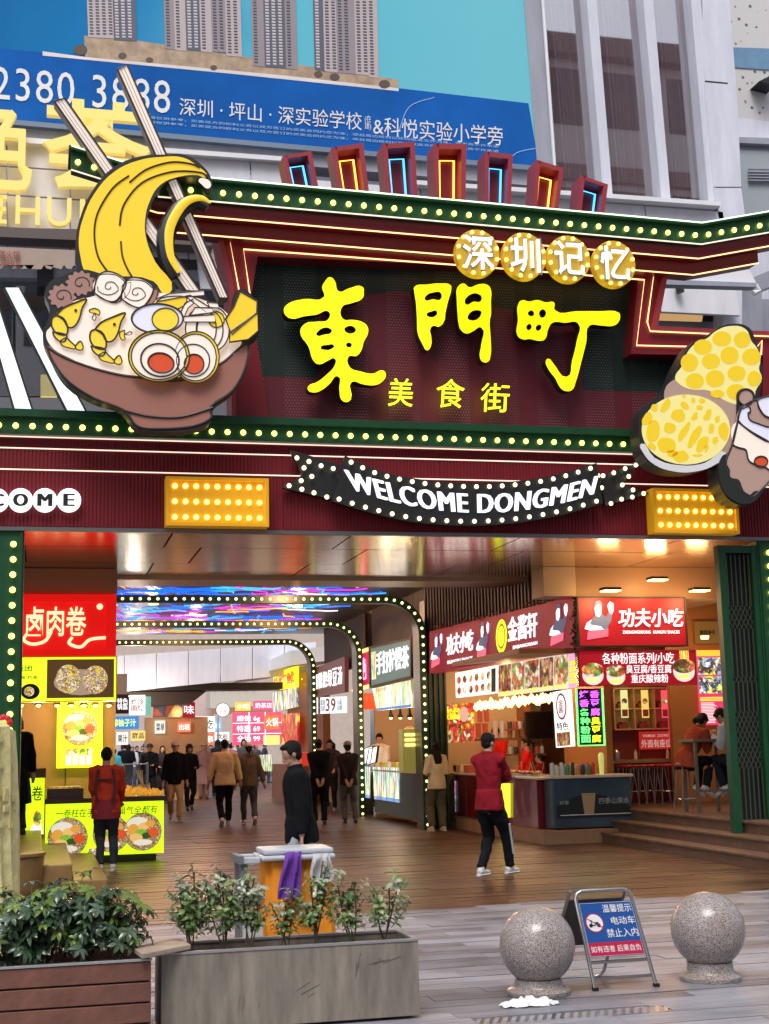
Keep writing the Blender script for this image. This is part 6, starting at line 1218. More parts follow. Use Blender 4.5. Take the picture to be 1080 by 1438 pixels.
sc2 = T('side_counter', 'small lime lit side counter behind the left gate post', 'counter', (-.2, 21.6, .3)); q = QY(20, 1093, 62, 1172, 21.4); b = MB(); b.box((q[3].x, 21.41, q[3].z), (q[2].x, 22, q[0].z)); b.put('light_box', glow('lime lit counter', (.62, .95, .01), .85), sc2); b = MB(); b.box((q[3].x, 21.35, q[0].z+.003), (q[2].x+.02, 22.0, q[0].z+.14)); b.put('counter_top', mat('dark bronze top', (.09, .06, .045), .35), sc2)
text('卷', q, (.58, .6, .95, .86), M_black, sc2, t=.004); oval(q, .78, .28, .14, .14, F_wrap, sc2, .01); b = MB(); b.add([bil(q, u, v)+front(q)*.008 for u, v in ((.5, 0), (.98, 0), (.9, .2), (.62, .18))], [(0, 1, 2, 3)]); b.put('printed_wrap', m_wlit, sc2)

# ================= people =================
SKIN = mat('skin', (.42, .23, .15), .5, var=.05); HAIRM = mat('black hair', (.007, .005, .005), .6, spec=.2, bump=.8, bs=70)
EYEM = mat('dark eye', (.01, .008, .008), .3); LIPM = mat('lip', (.35, .12, .10), .5)
def cloth(name, c, r=.9): return mat(name+' cloth', c, r, spec=.15, bump=.5, bs=14, var=.12, vs=8)
def remesh(b, vox, mats, name, parent, smooth_it=3, fold=0., seed=0, paint=None):
    me = bpy.data.meshes.new('r'); me.from_pydata(b.v, [], b.f)
    o = bpy.data.objects.new('r', me)
    m = o.modifiers.new('r', 'REMESH'); m.mode = 'VOXEL'; m.voxel_size = vox; m.use_smooth_shade = True
    s = o.modifiers.new('s', 'SMOOTH'); s.iterations = smooth_it; s.factor = .5
    m2 = ev_mesh(o); bpy.data.objects.remove(o); bpy.data.meshes.remove(me)
    if fold:
        no = [v.normal.copy() for v in m2.vertices]
        for v, n_ in zip(m2.vertices, no):
            p = Vector((v.co.x*9, v.co.y*9, v.co.z*5+seed)); v.co += n_*fold*(noise.noise(p)+.5*noise.noise(p*2.3))
    for mm in mats: m2.materials.append(mm)
    if paint:
        for pl in m2.polygons: pl.material_index = paint(pl.center)
    m2.polygons.foreach_set('use_smooth', [True]*len(m2.polygons))
    return link(name, m2, parent, WP[parent.name])
def ik(a, t, l1, l2, pole):
    a, t = Vector(a), Vector(t); d = t-a; L_ = min(d.length, (l1+l2)*.998); d.normalize(); t = a+d*L_
    x = (l1*l1-l2*l2+L_*L_)/(2*L_); h = math.sqrt(max(l1*l1-x*x, 0)); pole = Vector(pole); pole = (pole-d*pole.dot(d)).normalized()
    return a+d*x+pole*h, t
def person(label, pos, rz, H=1.7, feet=None, hands=None, top=(.02, .02, .02), bot=(.02, .02, .025), shoe=(.5, .5, .5), hair='short', lean=0., head=(0, 0), vox=.02, style='jacket', skirt=None, hat=None, group=None, bulk=1., sit=None, extra=None, elbow=None, fem=False):
    """facing +Y before rz (radians). feet/hands: targets in body space for a 1.72 m figure"""
    o = T('person', label, 'person', pos, group); s = H/1.72
    M = Matrix.Translation((0, 0, 0)) @ Matrix.Rotation(rz, 4, 'Z') @ Matrix.Scale(s, 4)
    hipz = .90 if sit is None else sit
    feet = feet or [(-.10, .02, .08), (.10, -.02, .08)]; hands = hands or [(-.27, .04, .80), (.27, .02, .80)]
    hp = Vector((0, 0, hipz)); ln = rad(lean); up = Vector((0, math.sin(ln), math.cos(ln)))
    fwd = Vector((0, math.cos(ln), -math.sin(ln)))
    sh = hp+up*.53; nk = hp+up*.60; hc = hp+up*.715+fwd*.02
    W_ = (.165 if fem else .185)*bulk
    el = []; wr = []; kn = []; an = []
    for i, sx in enumerate((-1, 1)):
        e, w = ik(sh+Vector((sx*W_, 0, -.01)), hands[i], .285, .25, (elbow[i] if elbow else (sx*.5, -1, -.3))); el.append(e); wr.append(w)
        k_, a_2 = ik(hp+Vector((sx*.09, 0, -.02)), feet[i], .42, .41, (sx*.08, 1, .15)); kn.append(k_); an.append(a_2)
    def torso(b, g, z0, z1, wmul=1.):
        prof = [(-.06, .150, .105), (.03, .155, .108), (.14, .135, .098), (.26, .140, .102), (.38, .160, .108), (.48, .158, .098), (.535, .125, .080), (.575, .062, .058)]
        pts, rs = [], []
        for z, a, c in prof:
            if z0 <= z <= z1: pts.append(hp+up*z); rs.append(((a+g)*bulk*wmul, (c+g)*bulk))
        b.tube(pts, rs, 14, ell=(1, 0, 0))
    near = vox < .012
    # --- body: one continuous skin surface ---
    b = MB(); torso(b, 0, -.1, .6); b.ball(hp+Vector((0, .0, -.03)), (.14*bulk, .095, .11), 12, 8)
    b.tube([nk-up*.06, nk+up*.03, hc-up*.05], [.062, .054, .052], 10)
    Rh = Matrix.Rotation(rad(head[0]), 3, 'Z') @ Matrix.Rotation(-ln-rad(head[1]), 3, 'X')
    hq = lambda x, y, z: hc+Rh @ Vector((x, y, z))
    b.ball(hq(0, -.008, .025), (.073, .092, .092), 14, 10, rot=Rh); b.ball(hq(0, .018, -.045), (.055, .062, .062), 12, 8, rot=Rh); b.ball(hq(0, .062, -.088), (.022, .02, .018), 8, 6, rot=Rh)
    b.tube([hq(0, .082, .02), hq(0, .104, -.022), hq(0, .080, -.034)], [.008, .013, .012], 8)
    for sx in (-1, 1): b.ball(hq(sx*.076, -.005, .0), (.012, .020, .032), 8, 6, rot=Rh); b.ball(hq(sx*.012, .086, -.058), (.016, .010, .007), 6, 5, rot=Rh)
    for i, sx in enumerate((-1, 1)):
        b.tube([sh+Vector((sx*W_*.6, 0, 0)), sh+Vector((sx*W_, 0, -.012)), el[i], wr[i]], [.045, .046*bulk, .037, .027], 10)
        b.tube([hp+Vector((sx*.085, 0, -.02)), hp+(kn[i]-hp)*.3+Vector((sx*.06, 0, 0)), kn[i], kn[i]+(an[i]-kn[i])*.35, an[i]], [.088, .082, .055, .054, .036], 10)
        fd = (wr[i]-el[i]).normalized(); side = Vector((1, 0, 0)) if abs(fd.x) < .8 else Vector((0, 1, 0)); side = (side-fd*side.dot(fd)).normalized(); nr = fd.cross(side)
        if nr.dot(Vector((-sx, .3, 0))) < 0: nr = -nr
        b.tube([wr[i]-fd*.02, wr[i]+fd*.04, wr[i]+fd*.095], [(.024, .019), (.038, .016), (.040, .014)], 10, ell=side)
        if near:
            for f in range(4):
                p0 = wr[i]+fd*.085+side*((f-1.5)*.019); ll = (.068, .078, .074, .058)[f]; c1 = (fd*.9+nr*.35).normalized(); c2 = (fd*.6+nr*.8).normalized()
                b.tube([p0, p0+c1*ll*.5, p0+c1*ll*.5+c2*ll*.5], [.0095, .009, .0075], 7)
            th = wr[i]+fd*.03+side*.028; c1 = (fd*.7+side*.6+nr*.2).normalized(); b.tube([th, th+c1*.045, th+c1*.045+fd*.03], [.013, .0115, .009], 7)
        else: b.tube([wr[i]+fd*.09, wr[i]+fd*.165+nr*.03], [(.036, .014), (.026, .011)], 8, ell=side)
        b.tube([an[i]+Vector((0, -.02, -.02)), an[i]+Vector((sx*.01, .07, -.05))], [.036, .030], 8)
    eyes = [hq(sx*.031, .088, .012) for sx in (-1, 1)]; lipc = hq(0, .095, -.058)
    MI = M.inverted()
    def paint(c):
        q = MI @ c
        if min((q-e).length for e in eyes) < .0125: return 1
        return 2 if (q-lipc).length < .014 and near else 0
    def tr(bb): bb.v = [tuple(M @ Vector(p)) for p in bb.v]; return bb
    remesh(tr(b), vox, [SKIN, EYEM, LIPM], 'body', o, 2, paint=paint)
    sd_ = sum(map(ord, label)) % 97
    # --- top garment ---
    g = {'jacket': .028, 'coat': .034, 'shirt': .016, 'vest': .026}[style]
    b = MB(); torso(b, g, -.1, .58, 1.0); 
    if style == 'coat': b.tube([hp+up*.2, hp, hp+Vector((0, 0, -.45))], [(.17, .13), (.19, .15), (.24, .19)], 14, ell=(1, 0, 0))
    else: b.tube([hp+up*.15, hp+up*.02, hp+Vector((0, -.005, -.09 if style != 'shirt' else -.05))], [((.155+g)*bulk, .108+g), ((.170+g)*bulk, .124+g), ((.174+g)*bulk, .128+g)], 14, ell=(1, 0, 0))
    for i, sx in enumerate((-1, 1)):
        e0, w0 = el[i], wr[i]; cuff = .0 if style != 'vest' else .0
        b.tube([sh+Vector((sx*W_*.45, 0, .0)), sh+Vector((sx*W_*.98, 0, -.015)), sh.lerp(e0, .5)+Vector((sx*W_*.45, 0, 0)), e0, e0.lerp(w0, .55), e0.lerp(w0, .93)], [.050+g*.9, .056+g*.8, .051+g*.8, .047+g*.8, .042+g*.7, .036+g*.6], 10)
    if style in ('jacket', 'coat'): b.tube([nk-up*.035, nk+up*.02], [.075, .068], 12)
    if extra == 'hood': b.ball(nk+Vector((0, -.07, -.03)), (.10, .06, .07), 10, 7)
    tm = cloth('top %.2f %.2f %.2f' % top, top); remesh(tr(b), max(vox, .011), [tm], {'jacket': 'jacket', 'coat': 'coat', 'shirt': 'shirt', 'vest': 'jacket'}[style], o, 2, .015, sd_)
    # --- trousers or skirt ---
    b = MB(); bm_ = cloth('bottom %.2f %.2f %.2f' % bot, bot)
    b.tube([hp+up*.12, hp, hp+Vector((0, -.012, -.12))], [(.155*bulk, .118), (.172*bulk, .132), (.168*bulk, .128)], 14, ell=(1, 0, 0))
    wide = 1.25 if skirt == 'wide' else 1.
    for i, sx in enumerate((-1, 1)):
        k_, a_2 = kn[i], an[i]; u = hp+Vector((sx*.085, 0, -.03))
        b.tube([u, u.lerp(k_, .45), k_, k_.lerp(a_2, .4), k_.lerp(a_2, .8), k_.lerp(a_2, .98)], [.108, .100, .074*wide, .068*wide, .062*wide, .064*wide], 10)
    if skirt == 'skirt': b = MB(); b.tube([hp+up*.08, hp, hp+Vector((0, 0, -.35)), hp+Vector((0, 0, -.72))], [(.14, .11), (.17, .135), (.21, .18), (.26, .23)], 16, ell=(1, 0, 0))
    remesh(tr(b), max(vox, .011), [bm_], 'skirt' if skirt == 'skirt' else 'trousers', o, 2, .018, sd_+5)
    # --- shoes ---
    sm_ = mat('shoe %.2f %.2f %.2f' % shoe, shoe, .5); so_m = mat('white sole' if sum(shoe) > .6 else 'dark sole', (.7, .7, .68) if sum(shoe) > .6 else (.03, .03, .03), .5)
    for i, sx in enumerate((-1, 1)):
        a_2 = an[i]; lf = Vector((sx*.04, 1, 0)).normalized(); tip = 0
        if a_2.z > .12: lf = (lf+Vector((0, 0, -.7))).normalized()
        w_ = Vector((1, 0, 0)); base = a_2+Vector((0, 0, -.045)); b = MB()
        b.tube([base-lf*.075, base-lf*.03+Vector((0, 0, .012)), base+lf*.06, base+lf*.13, base+lf*.175], [(.034, .034), (.040, .046), (.043, .034), (.044, .027), (.030, .018)], 10, ell=w_); b.tube([a_2+Vector((0, -.01, -.04)), a_2+Vector((0, -.01, .015))], [.046, .042], 9)
        sh_o = remesh(tr(b), max(vox*.8, .009), [sm_], 'shoe', o, 2)
        b = MB(); dn = Vector((0, 0, -.026)); b.tube([base+dn-lf*.085, base+dn+lf*.05, base+dn+lf*.15, base+dn+lf*.185], [(.034, .011), (.046, .012), (.045, .011), (.026, .008)], 10, ell=w_); tr(b); me = b.mesh(so_m, True); link('sole', me, sh_o, WP[o.name])
    # --- hair, hat ---
    b = MB(); hs_ = .0 if hair != 'bald' else 0
    if hair != 'bald':
        b.ball(hq(0, -.024, .044), (.080, .092, .086), 14, 10, rot=Rh); b.ball(hq(0, .040, .092), (.056, .040, .026), 10, 6, rot=Rh)
        b.ball(hq(0, -.043, -.012), (.070, .055, .062), 12, 8, rot=Rh)
        for sx in (-1, 1): b.ball(hq(sx*.070, -.002, .035), (.018, .04, .045), 8, 6, rot=Rh)
        if hair == 'long':
            b.tube([hq(0, -.04, .03), hq(0, -.075, -.08), hp+up*.50+Vector((0, -.11, 0)), hp+up*.40+Vector((0, -.12, 0))], [(.085, .06), (.088, .045), (.092, .035), (.07, .02)], 12, ell=(1, 0, 0))
            for sx in (-1, 1): b.tube([hq(sx*.072, .0, .03), hq(sx*.078, -.01, -.09), hq(sx*.075, -.03, -.15)], [.02, .022, .014], 7)
        if hair == 'bob': b.tube([hq(0, -.03, .03), hq(0, -.045, -.09)], [(.092, .085), (.096, .07)], 12, ell=(1, 0, 0))
        if hair == 'bun': b.ball(hq(0, -.12, .05), .045, 10, 8)
        if hair == 'tail': b.tube([hq(0, -.11, .04), hq(0, -.15, -.03), hq(0, -.13, -.12)], [.022, .03, .014], 8)
        # keep the face clear
        remesh(tr(b), max(vox*.8, .008), [HAIRM], 'hair', o, 2, .006, sd_)
    if hat:
        hm = cloth('hat %.2f %.2f %.2f' % hat[1], hat[1]); b = MB(); b.ball(hq(0, -.012, .07), (.093, .106, .075), 14, 8, rot=Rh)
        if hat[0] == 'cap': b.tube([hq(0, .06, .065), hq(0, .16, .05)], [(.07, .010), (.055, .006)], 10, ell=Rh @ Vector((1, 0, 0)))
        else: b.lathe((0, 0, 0), [(.15, -.004), (.155, 0), (.10, .012)], 20) if False else b.ball(hq(0, -.01, .05), (.150, .155, .014), 18, 6, rot=Rh)
        remesh(tr(b), max(vox*.7, .009), [hm], 'hat', o, 2)
    o['h'] = 0; del o['h']
    return o, (M, hp, up, nk, el, wr)
def at(px, py): g = G(px, py); return (g.x, g.y, 0)
def flat_pack(o, name, b, m, M): b.v = [tuple(M @ Vector(p)+WP[o.name]) for p in b.v]; return b.put(name, m, o, smooth=True)
E_ = math.pi
WALK_A = [(-.09, .20, .09), (.09, -.26, .17)]; WALK_B = [(-.09, -.24, .16), (.09, .18, .09)]
# man in red, arms folded, seen from behind
o, (M, hp, up, nk, el, wr) = person('man in a dark red sweatshirt and black track trousers standing with folded arms', at(691, 1229), rad(-50), 1.71, sit=.855, feet=[(-.10, -.07, .08), (.06, .32, .08)], hands=[(.08, .22, 1.14), (-.08, .25, 1.10)],
    elbow=[(-1, .1, -.2), (1, .1, -.2)], top=(.20, .008, .016), bot=(.008, .009, .012), shoe=(.55, .55, .55), vox=.008, style='jacket', head=(-12, 8), bulk=.95)
b = MB(); b.tube([Vector((.185, .14, .60)), Vector((.165, .21, .42)), Vector((.150, .27, .24))], [(.016, .012)]*3, 6, ell=(0, 1, 0)); flat_pack(o, 'trouser_stripe', b, mat('grey white stripe', (.5, .5, .5), .6), M)
# woman in red jacket and apron
o, (M, hp, up, nk, el, wr) = person('person in orange red jacket with dark apron straps standing at the lime kiosk', at(148, 1223), rad(-8), 1.60, feet=[(-.07, 0, .08), (.10, .05, .08)], hands=[(-.16, .28, .98), (.18, .26, .96)],
    top=(.50, .045, .02), bot=(.035, .04, .05), shoe=(.6, .55, .48), vox=.009, style='vest', hair='short', bulk=1.04)
ap = mat('dark apron', (.06, .012, .015), .8); b = MB(); w_ = .012
for sx in (-1, 1): b.tube([Vector((sx*.10, -.128, 1.43)), Vector((sx*.125, -.160, 1.30)), Vector((sx*.135, -.165, 1.10)), Vector((sx*.10, -.165, .98))], [(.020, .008)]*4, 6, ell=(1, 0, 0))
b.tube([Vector((-.13, -.165, 1.28)), Vector((.13, -.165, 1.28))], [(.016, .008)]*2, 6, ell=(0, 0, 1)); flat_pack(o, 'apron_straps', b, ap, M)
b = MB(); b.tube([Vector((0, .0, 1.0)), Vector((0, .0, .86)), Vector((0, .01, .74))], [(.19, .155), (.205, .165), (.21, .165)], 16, ell=(1, 0, 0)); flat_pack(o, 'apron_skirt', b, mat('dark red apron', (.22, .01, .02), .8), M)
# man in black seen in profile behind the cart
person('man in a black jacket and grey trousers walking left behind the orange cleaning cart', at(425, 1312), rad(86), 1.62, feet=[(-.09, .22, .09), (.09, -.22, .15)], hands=[(-.25, .02, .80), (.25, -.04, .79)],
    top=(.005, .0055, .007), bot=(.28, .30, .34), shoe=(.4, .4, .4), vox=.008, style='jacket', head=(6, 20), lean=5)
# couple walking away
person('man in a cream jacket and black trousers walking away down the passage', at(316, 1160), 0, 1.70, feet=WALK_B, top=(.62, .46, .26), bot=(.010, .010, .013), shoe=(.6, .58, .55), hands=[(-.34, -.02, .84), (.33, .06, .85)], vox=.012, bulk=1.12)
person('person in a brown hooded jacket and white cap walking away beside the cream jacket', at(350, 1158), 0, 1.62, feet=WALK_A, top=(.13, .095, .065), bot=(.07, .075, .085), shoe=(.5, .45, .4), hands=[(-.30, .0, .84), (.33, -.04, .84)], vox=.012, hair='tail', hat=('cap', (.62, .52, .44)), extra='hood', fem=True, bulk=1.08)
BK = [(-.05, -.19, .86), (.05, -.19, .86)]; BE = [(-1, -.3, 0), (1, -.3, 0)]
person('man in a black suit standing with both hands clasped behind his back', at(449, 1158), rad(-4), 1.66, hands=BK, elbow=BE, top=(.005, .0055, .008), bot=(.005, .0055, .008), shoe=(.02, .02, .02), vox=.012)
person('person in dark brown coat and grey hat, hands behind the back, by the tea counter', at(490, 1156), rad(-6), 1.60, hands=BK, elbow=BE, feet=[(-.08, .02, .08), (.14, -.06, .09)], top=(.022, .014, .014), bot=(.10, .105, .10), shoe=(.02, .02, .02), vox=.012, hat=('cap', (.20, .18, .15)))
person('woman in a patterned dark top and long cream skirt among the queue', at(468, 1136), rad(-20), 1.60, top=(.06, .06, .08), bot=(.62, .58, .52), skirt='skirt', hair='bob', hands=[(-.12, .25, 1.1), (.14, .24, 1.08)], vox=.014, fem=True)
person('woman in a cream jumper and olive trousers with long black hair at the nearest arch', (7.02, 24.72, 0), rad(6), 1.56, hands=[(-.12, .22, 1.12), (.12, .22, 1.12)], feet=[(-.13, 0, .08), (.13, 0, .08)], top=(.68, .60, .42), bot=(.12, .115, .08), shoe=(.6, .55, .5), hair='long', skirt='wide', vox=.011, fem=True, style='vest')
for lab, px, Y_, z, c in (('tea stall vendor in a pale shirt behind the tea counter', 533, 30.5, .1, (.62, .58, .5)), ('vendor in a dark top in the shade of the dessert stall', 463, 33.4, 0, (.04, .03, .03))):
    p = P(px, 1050, Y_); person(lab, (p.x, Y_, z), rad(165), 1.66, hands=[(-.12, .3, 1.0), (.14, .3, 1.02)], top=c, vox=.014, head=(0, 22))
p = P(697, 1050, 25.6); person('cook in a bright red shirt standing behind the red snack counter', (p.x, 25.6, .2), rad(150), 1.62, top=(.72, .02, .015), vox=.012, style='shirt', hands=[(-.1, .3, 1.0), (.14, .3, 1.0)])
p = P(740, 1060, 23.7); person('cook in a red shirt with tied black hair turned left behind the snack counter', (p.x, 23.7, .1), rad(70), 1.50, top=(.72, .02, .015), vox=.011, style='shirt', hair='tail', hands=[(-.1, .3, 1.0), (.14, .3, 1.0)], fem=True, head=(0, 12))
p = P(759, 1078, 23.4); person('short worker in dark red with black hair, head just over the snack counter', (p.x, 23.4, .05), rad(60), 1.28, top=(.2, .01, .02), vox=.012, hair='bun', fem=True)
p = P(36, 1100, 21.2); person('person in a long black coat standing on the wooden steps behind the left gate post', (p.x-.12, 20.4, .45), rad(20), 1.62, top=(.010, .010, .012), style='coat', hair='bob', shoe=(.02, .02, .02), vox=.012, fem=True)
# the two diners at the bar table on the terrace
tbl = T('bar_table', 'tall narrow bar table on the terrace beside the lattice gate', 'table', (0, 0, 0)); q0 = G(1010, 1140, .48); tx, ty = q0.x-.15, q0.y
tbl.location = (tx, ty, .48); WP[tbl.name] = Vector((tx, ty, .48))
b = MB(); b.box((tx-.32, ty-.25, 1.50), (tx+.3, ty+.25, 1.54)); b.put('table_top', mat('dark wood top', (.14, .09, .06), .4), tbl)
for sx in (-.27, .25):
    for sy in (-.2, .2): b = MB(); b.box((tx+sx-.02, ty+sy-.02, .48), (tx+sx+.02, ty+sy+.02, 1.498)); b.put('leg', mat('dull metal leg', (.2, .17, .14), .4, .6), tbl)
b = MB(); b.box((tx-.25, ty-.21, .78), (tx+.23, ty-.19, .81)); b.put('foot_rail', mat('dull metal leg', (.2, .17, .14), .4, .6), tbl)
SF = [(-.10, .30, .38), (.10, .30, .38)]
stool(tx-.30, ty+.10, .48, 'steel bar stool under the diner in orange', .72, m_s=mat('grey stool seat', (.2, .2, .2), .4), grp='steel stools at the bar table'); stool(tx+.42, ty-.35, .48, 'steel bar stool under the diner in pale grey', .72, m_s=mat('grey stool seat', (.2, .2, .2), .4), grp='steel stools at the bar table')
person('diner in an orange and dark green jacket bent over the bar table', (tx-.30, ty+.10, .48), rad(-75), 1.66, sit=.76, feet=SF, hands=[(-.12, .42, 1.12), (.12, .42, 1.12)], top=(.30, .05, .02), bot=(.012, .012, .016), lean=30, head=(0, 25), vox=.011, hair='bob')
person('diner in a pale grey jacket seated on a bar stool beside the lattice gate', (tx+.42, ty-.35, .48), rad(35), 1.70, sit=.76, feet=SF, hands=[(-.12, .42, 1.12), (.12, .42, 1.12)], top=(.42, .40, .40), bot=(.012, .012, .016), lean=26, head=(0, 25), vox=.011)
# the crowd
CR = [  # px, py(foot), turn, H, top, bottom, hair, hat, style, extra label
 (246, 1153, 176, 1.68, (.007, .007, .009), (.42, .30, .18), 'short', ('cap', (.5, .42, .32)), 'jacket', 'man in an open black jacket, khaki trousers and tan cap walking towards the viewer'),
 (266, 1138, 184, 1.62, (.008, .008, .011), (.012, .012, .016), 'bob', ('hat', (.02, .02, .02)), 'jacket', 'person in black with a black brimmed hat behind the man in khaki'),
 (286, 1122, 180, 1.66, (.34, .20, .20), (.34, .20, .20), 'short', ('hat', (.5, .35, .33)), 'coat', 'person in a long dusty pink coat and pink sun hat'),
 (306, 1118, 2, 1.76, (.014, .013, .016), (.02, .02, .03), 'long', None, 'coat', 'person with big black hair and a black coat seen from behind near the cream jacket'),
 (210, 1130, 170, 1.66, (.008, .008, .011), (.02, .02, .025), 'short', ('hat', (.015, .015, .015)), 'jacket', 'man in a black jacket and black hat behind the kiosk glass case'),
 (228, 1128, 186, 1.60, (.03, .02, .025), (.03, .03, .035), 'long', None, 'coat', 'woman with long hair and a dark coat left of the khaki trousers'),
 (160, 1120, 10, 1.55, (.05, .32, .42), (.03, .03, .04), 'short', None, 'jacket', 'child sized shopper in a turquoise jacket left of the far crowd'),
 (146, 1118, 4, 1.60, (.45, .05, .03), (.03, .03, .04), 'short', None, 'jacket', 'shopper in a red jacket at the far left of the crowd'),
 (240, 1112, 178, 1.66, (.28, .28, .30), (.06, .06, .07), 'bob', ('hat', (.02, .02, .02)), 'jacket', 'woman in a grey jacket with a small black hat in the second row'),
 (254, 1108, 180, 1.74, (.16, .17, .19), (.05, .05, .06), 'bob', None, 'jacket', 'tall woman in grey with dark hair behind the second row'),
 (276, 1108, 176, 1.66, (.06, .06, .08), (.05, .05, .06), 'short', None, 'jacket', 'man in charcoal whose head shows between the hats'),
 (296, 1110, 182, 1.60, (.30, .34, .42), (.12, .14, .2), 'bob', None, 'jacket', 'woman in pale blue denim right of the pink coat'),
 (324, 1104, 2, 1.62, (.34, .12, .14), (.05, .05, .06), 'short', None, 'jacket', 'person in a faded red jacket far down the middle of the street'),
 (334, 1100, 8, 1.66, (.35, .35, .38), (.06, .06, .08), 'tail', None, 'jacket', 'person in light grey far down the middle of the street'),
 (310, 1098, 176, 1.66, (.05, .04, .05), (.05, .05, .06), 'short', None, 'jacket', 'person in dark brown far down the street beside the sign pole'),
 (200, 1100, 174, 1.62, (.36, .33, .30), (.1, .1, .1), 'bob', None, 'jacket', 'person in beige far back at the left of the street'),
 (218, 1098, 4, 1.66, (.08, .08, .10), (.05, .05, .06), 'short', None, 'jacket', 'person in slate grey seen from behind far back on the left'),
 (186, 1104, 170, 1.60, (.55, .55, .58), (.08, .08, .1), 'short', None, 'jacket', 'person in white far back left under the blue banner'),
 (356, 1096, 186, 1.62, (.45, .12, .18), (.06, .06, .08), 'bob', None, 'jacket', 'person in rose pink before the red price board'),
 (372, 1100, 250, 1.64, (.05, .05, .07), (.05, .05, .06), 'short', None, 'jacket', 'dark haired person facing the far food stall'),
 (233, 1094, 180, 1.70, (.10, .04, .04), (.05, .05, .06), 'short', None, 'jacket', 'person in maroon at the very back of the left crowd'),
 (268, 1094, 178, 1.70, (.30, .26, .22), (.08, .08, .08), 'bob', None, 'jacket', 'person in light brown at the very back of the middle crowd'),
 (288, 1092, 184, 1.68, (.02, .02, .03), (.05, .05, .06), 'short', None, 'jacket', 'person in black at the very back near the white street sign')]
rc = random.Random(21); cn = (('dull blue', (.10, .14, .26)), ('olive', (.13, .13, .07)), ('cream', (.5, .42, .3)), ('dark green', (.04, .09, .06)), ('rust', (.3, .10, .05)), ('lilac', (.33, .26, .36)))
cn2 = (('black', (.010, .010, .013)), ('charcoal', (.04, .04, .045)), ('dark navy', (.015, .02, .05)), ('dark brown', (.05, .03, .02)), ('white', (.55, .54, .52)), ('dark grey', (.07, .07, .075)))
wh = ('left of the tan shopfront', 'before the tan shopfront', 'under the picture sign', 'beside the white street sign', 'below the round sign', 'before the red price board')
for i in range(30):
    px = (172, 203, 232, 262, 306, 340)[i % 6]+(0, 15, 8, 20, 3)[i//6]; py = (1102, 1094, 1112, 1106, 1118)[i//6]-rc.uniform(0, 4); c_ = cn[(i*5+i//6) % 6] if i < 12 else cn2[i % 6]
    CR.append((px, py, rc.choice((0, 180, 170, 10, 200)), rc.uniform(1.6, 1.76), c_[1], (.04, .04, .05), rc.choice(('short', 'bob')), None, 'jacket', 'shopper in %s %s, %s of the distant crowd' % (c_[0], wh[i % 6], ('second row', 'last row', 'front row', 'third row', 'foremost row')[i//6])))
for k, (px, py, tn, H_, tp, bt, hr, ht, st, lab) in enumerate(CR):
    person(lab, at(px, py), rad(tn), H_, feet=[WALK_A, WALK_B, None][k % 3], top=tp, bot=bt, hair=hr, hat=ht, style=st, shoe=(.3, .2, .15) if k == 0 else (.03, .03, .03), vox=.017 if k < 6 else .024,
           group='shoppers strolling in the passage', hands=[None, [(-.12, .26, 1.12), (.27, .02, .80)], [(-.27, .1, .82), (.15, .24, 1.1)]][k % 3], fem=hr in ('bob', 'long'))

# ================= foreground =================
m_soil = mat('planter soil', (.05, .03, .02), .9, bump=1, bs=40, var=.4)
m_conc = mat('stained grey planter board', (.23, .20, .165), .6, var=.45, vs=2.2, vst=(5, 5, .9), bump=.15, bs=8)
zt = P(405, 1332, 8.3).z
a0, a1 = P(226, 1345, 8.32).x, P(586, 1320, 8.32).x
pl = T('grey_planter', 'long scuffed grey planter box with small leafy bushes', 'planter', ((a0+a1)/2, 8.5, 0))
b = MB(); b.box((a0, 8.30, .02), (a1, 8.325, zt)); bevel(b.put('front_panel', m_conc, pl), .003)
b = MB(); b.box((a0+.002, 8.74, .02), (a1-.002, 8.765, zt)); b.put('back_panel', m_conc, pl)
for x in (a0, a1-.025): b = MB(); b.box((x, 8.327, .02), (x+.025, 8.738, zt)); b.put('end_panel', m_conc, pl)
for (xa, ya), (xb, yb) in (((a0-.004, 8.295), (a1+.004, 8.332)), ((a0-.004, 8.733), (a1+.004, 8.77)), ((a0-.004, 8.334), (a0+.03, 8.731)), ((a1-.03, 8.334), (a1+.004, 8.731))): b = MB(); b.box((xa, ya, zt+.001), (xb, yb, zt+.014)); b.put('rim', mat('grey metal rim', (.33, .33, .32), .4, .3), pl)
b = MB(); b.box((a0+.03, 8.33, .05), (a1-.03, 8.735, zt-.045)); b.put('soil', m_soil, pl, kind='stuff')
b = MB(); rg = random.Random(4)
for k in range(90): x, y = rg.uniform(a0+.05, a1-.05), rg.uniform(8.35, 8.7); b.ball((x, y, zt-.04), (rg.uniform(.01, .025), rg.uniform(.01, .025), .012), 5, 4)
b.put('bark_chips', mat('bark chips', (.16, .08, .05), .8, var=.4), pl, kind='stuff')
b = MB()
for k in range(16):
    cx_, cz_, ca_ = ((.55, .45, .45), (.78, .74, 1.3), (.86, .78, .2), (.32, .3, 1.4))[k % 4]
    x, z = a0+(a1-a0)*cx_+rg.gauss(0, .03), zt*cz_+rg.gauss(0, .014); l_ = rg.uniform(.02, .12); an_ = ca_+rg.uniform(-.12, .12); b.cbox((x, 8.2985, z), (l_, .002, .0018), mx=Matrix.Rotation(-an_, 3, 'Y'))
b.put('scuff_marks', mat('dark scuff', (.14, .125, .105), .7), pl, kind='stuff')
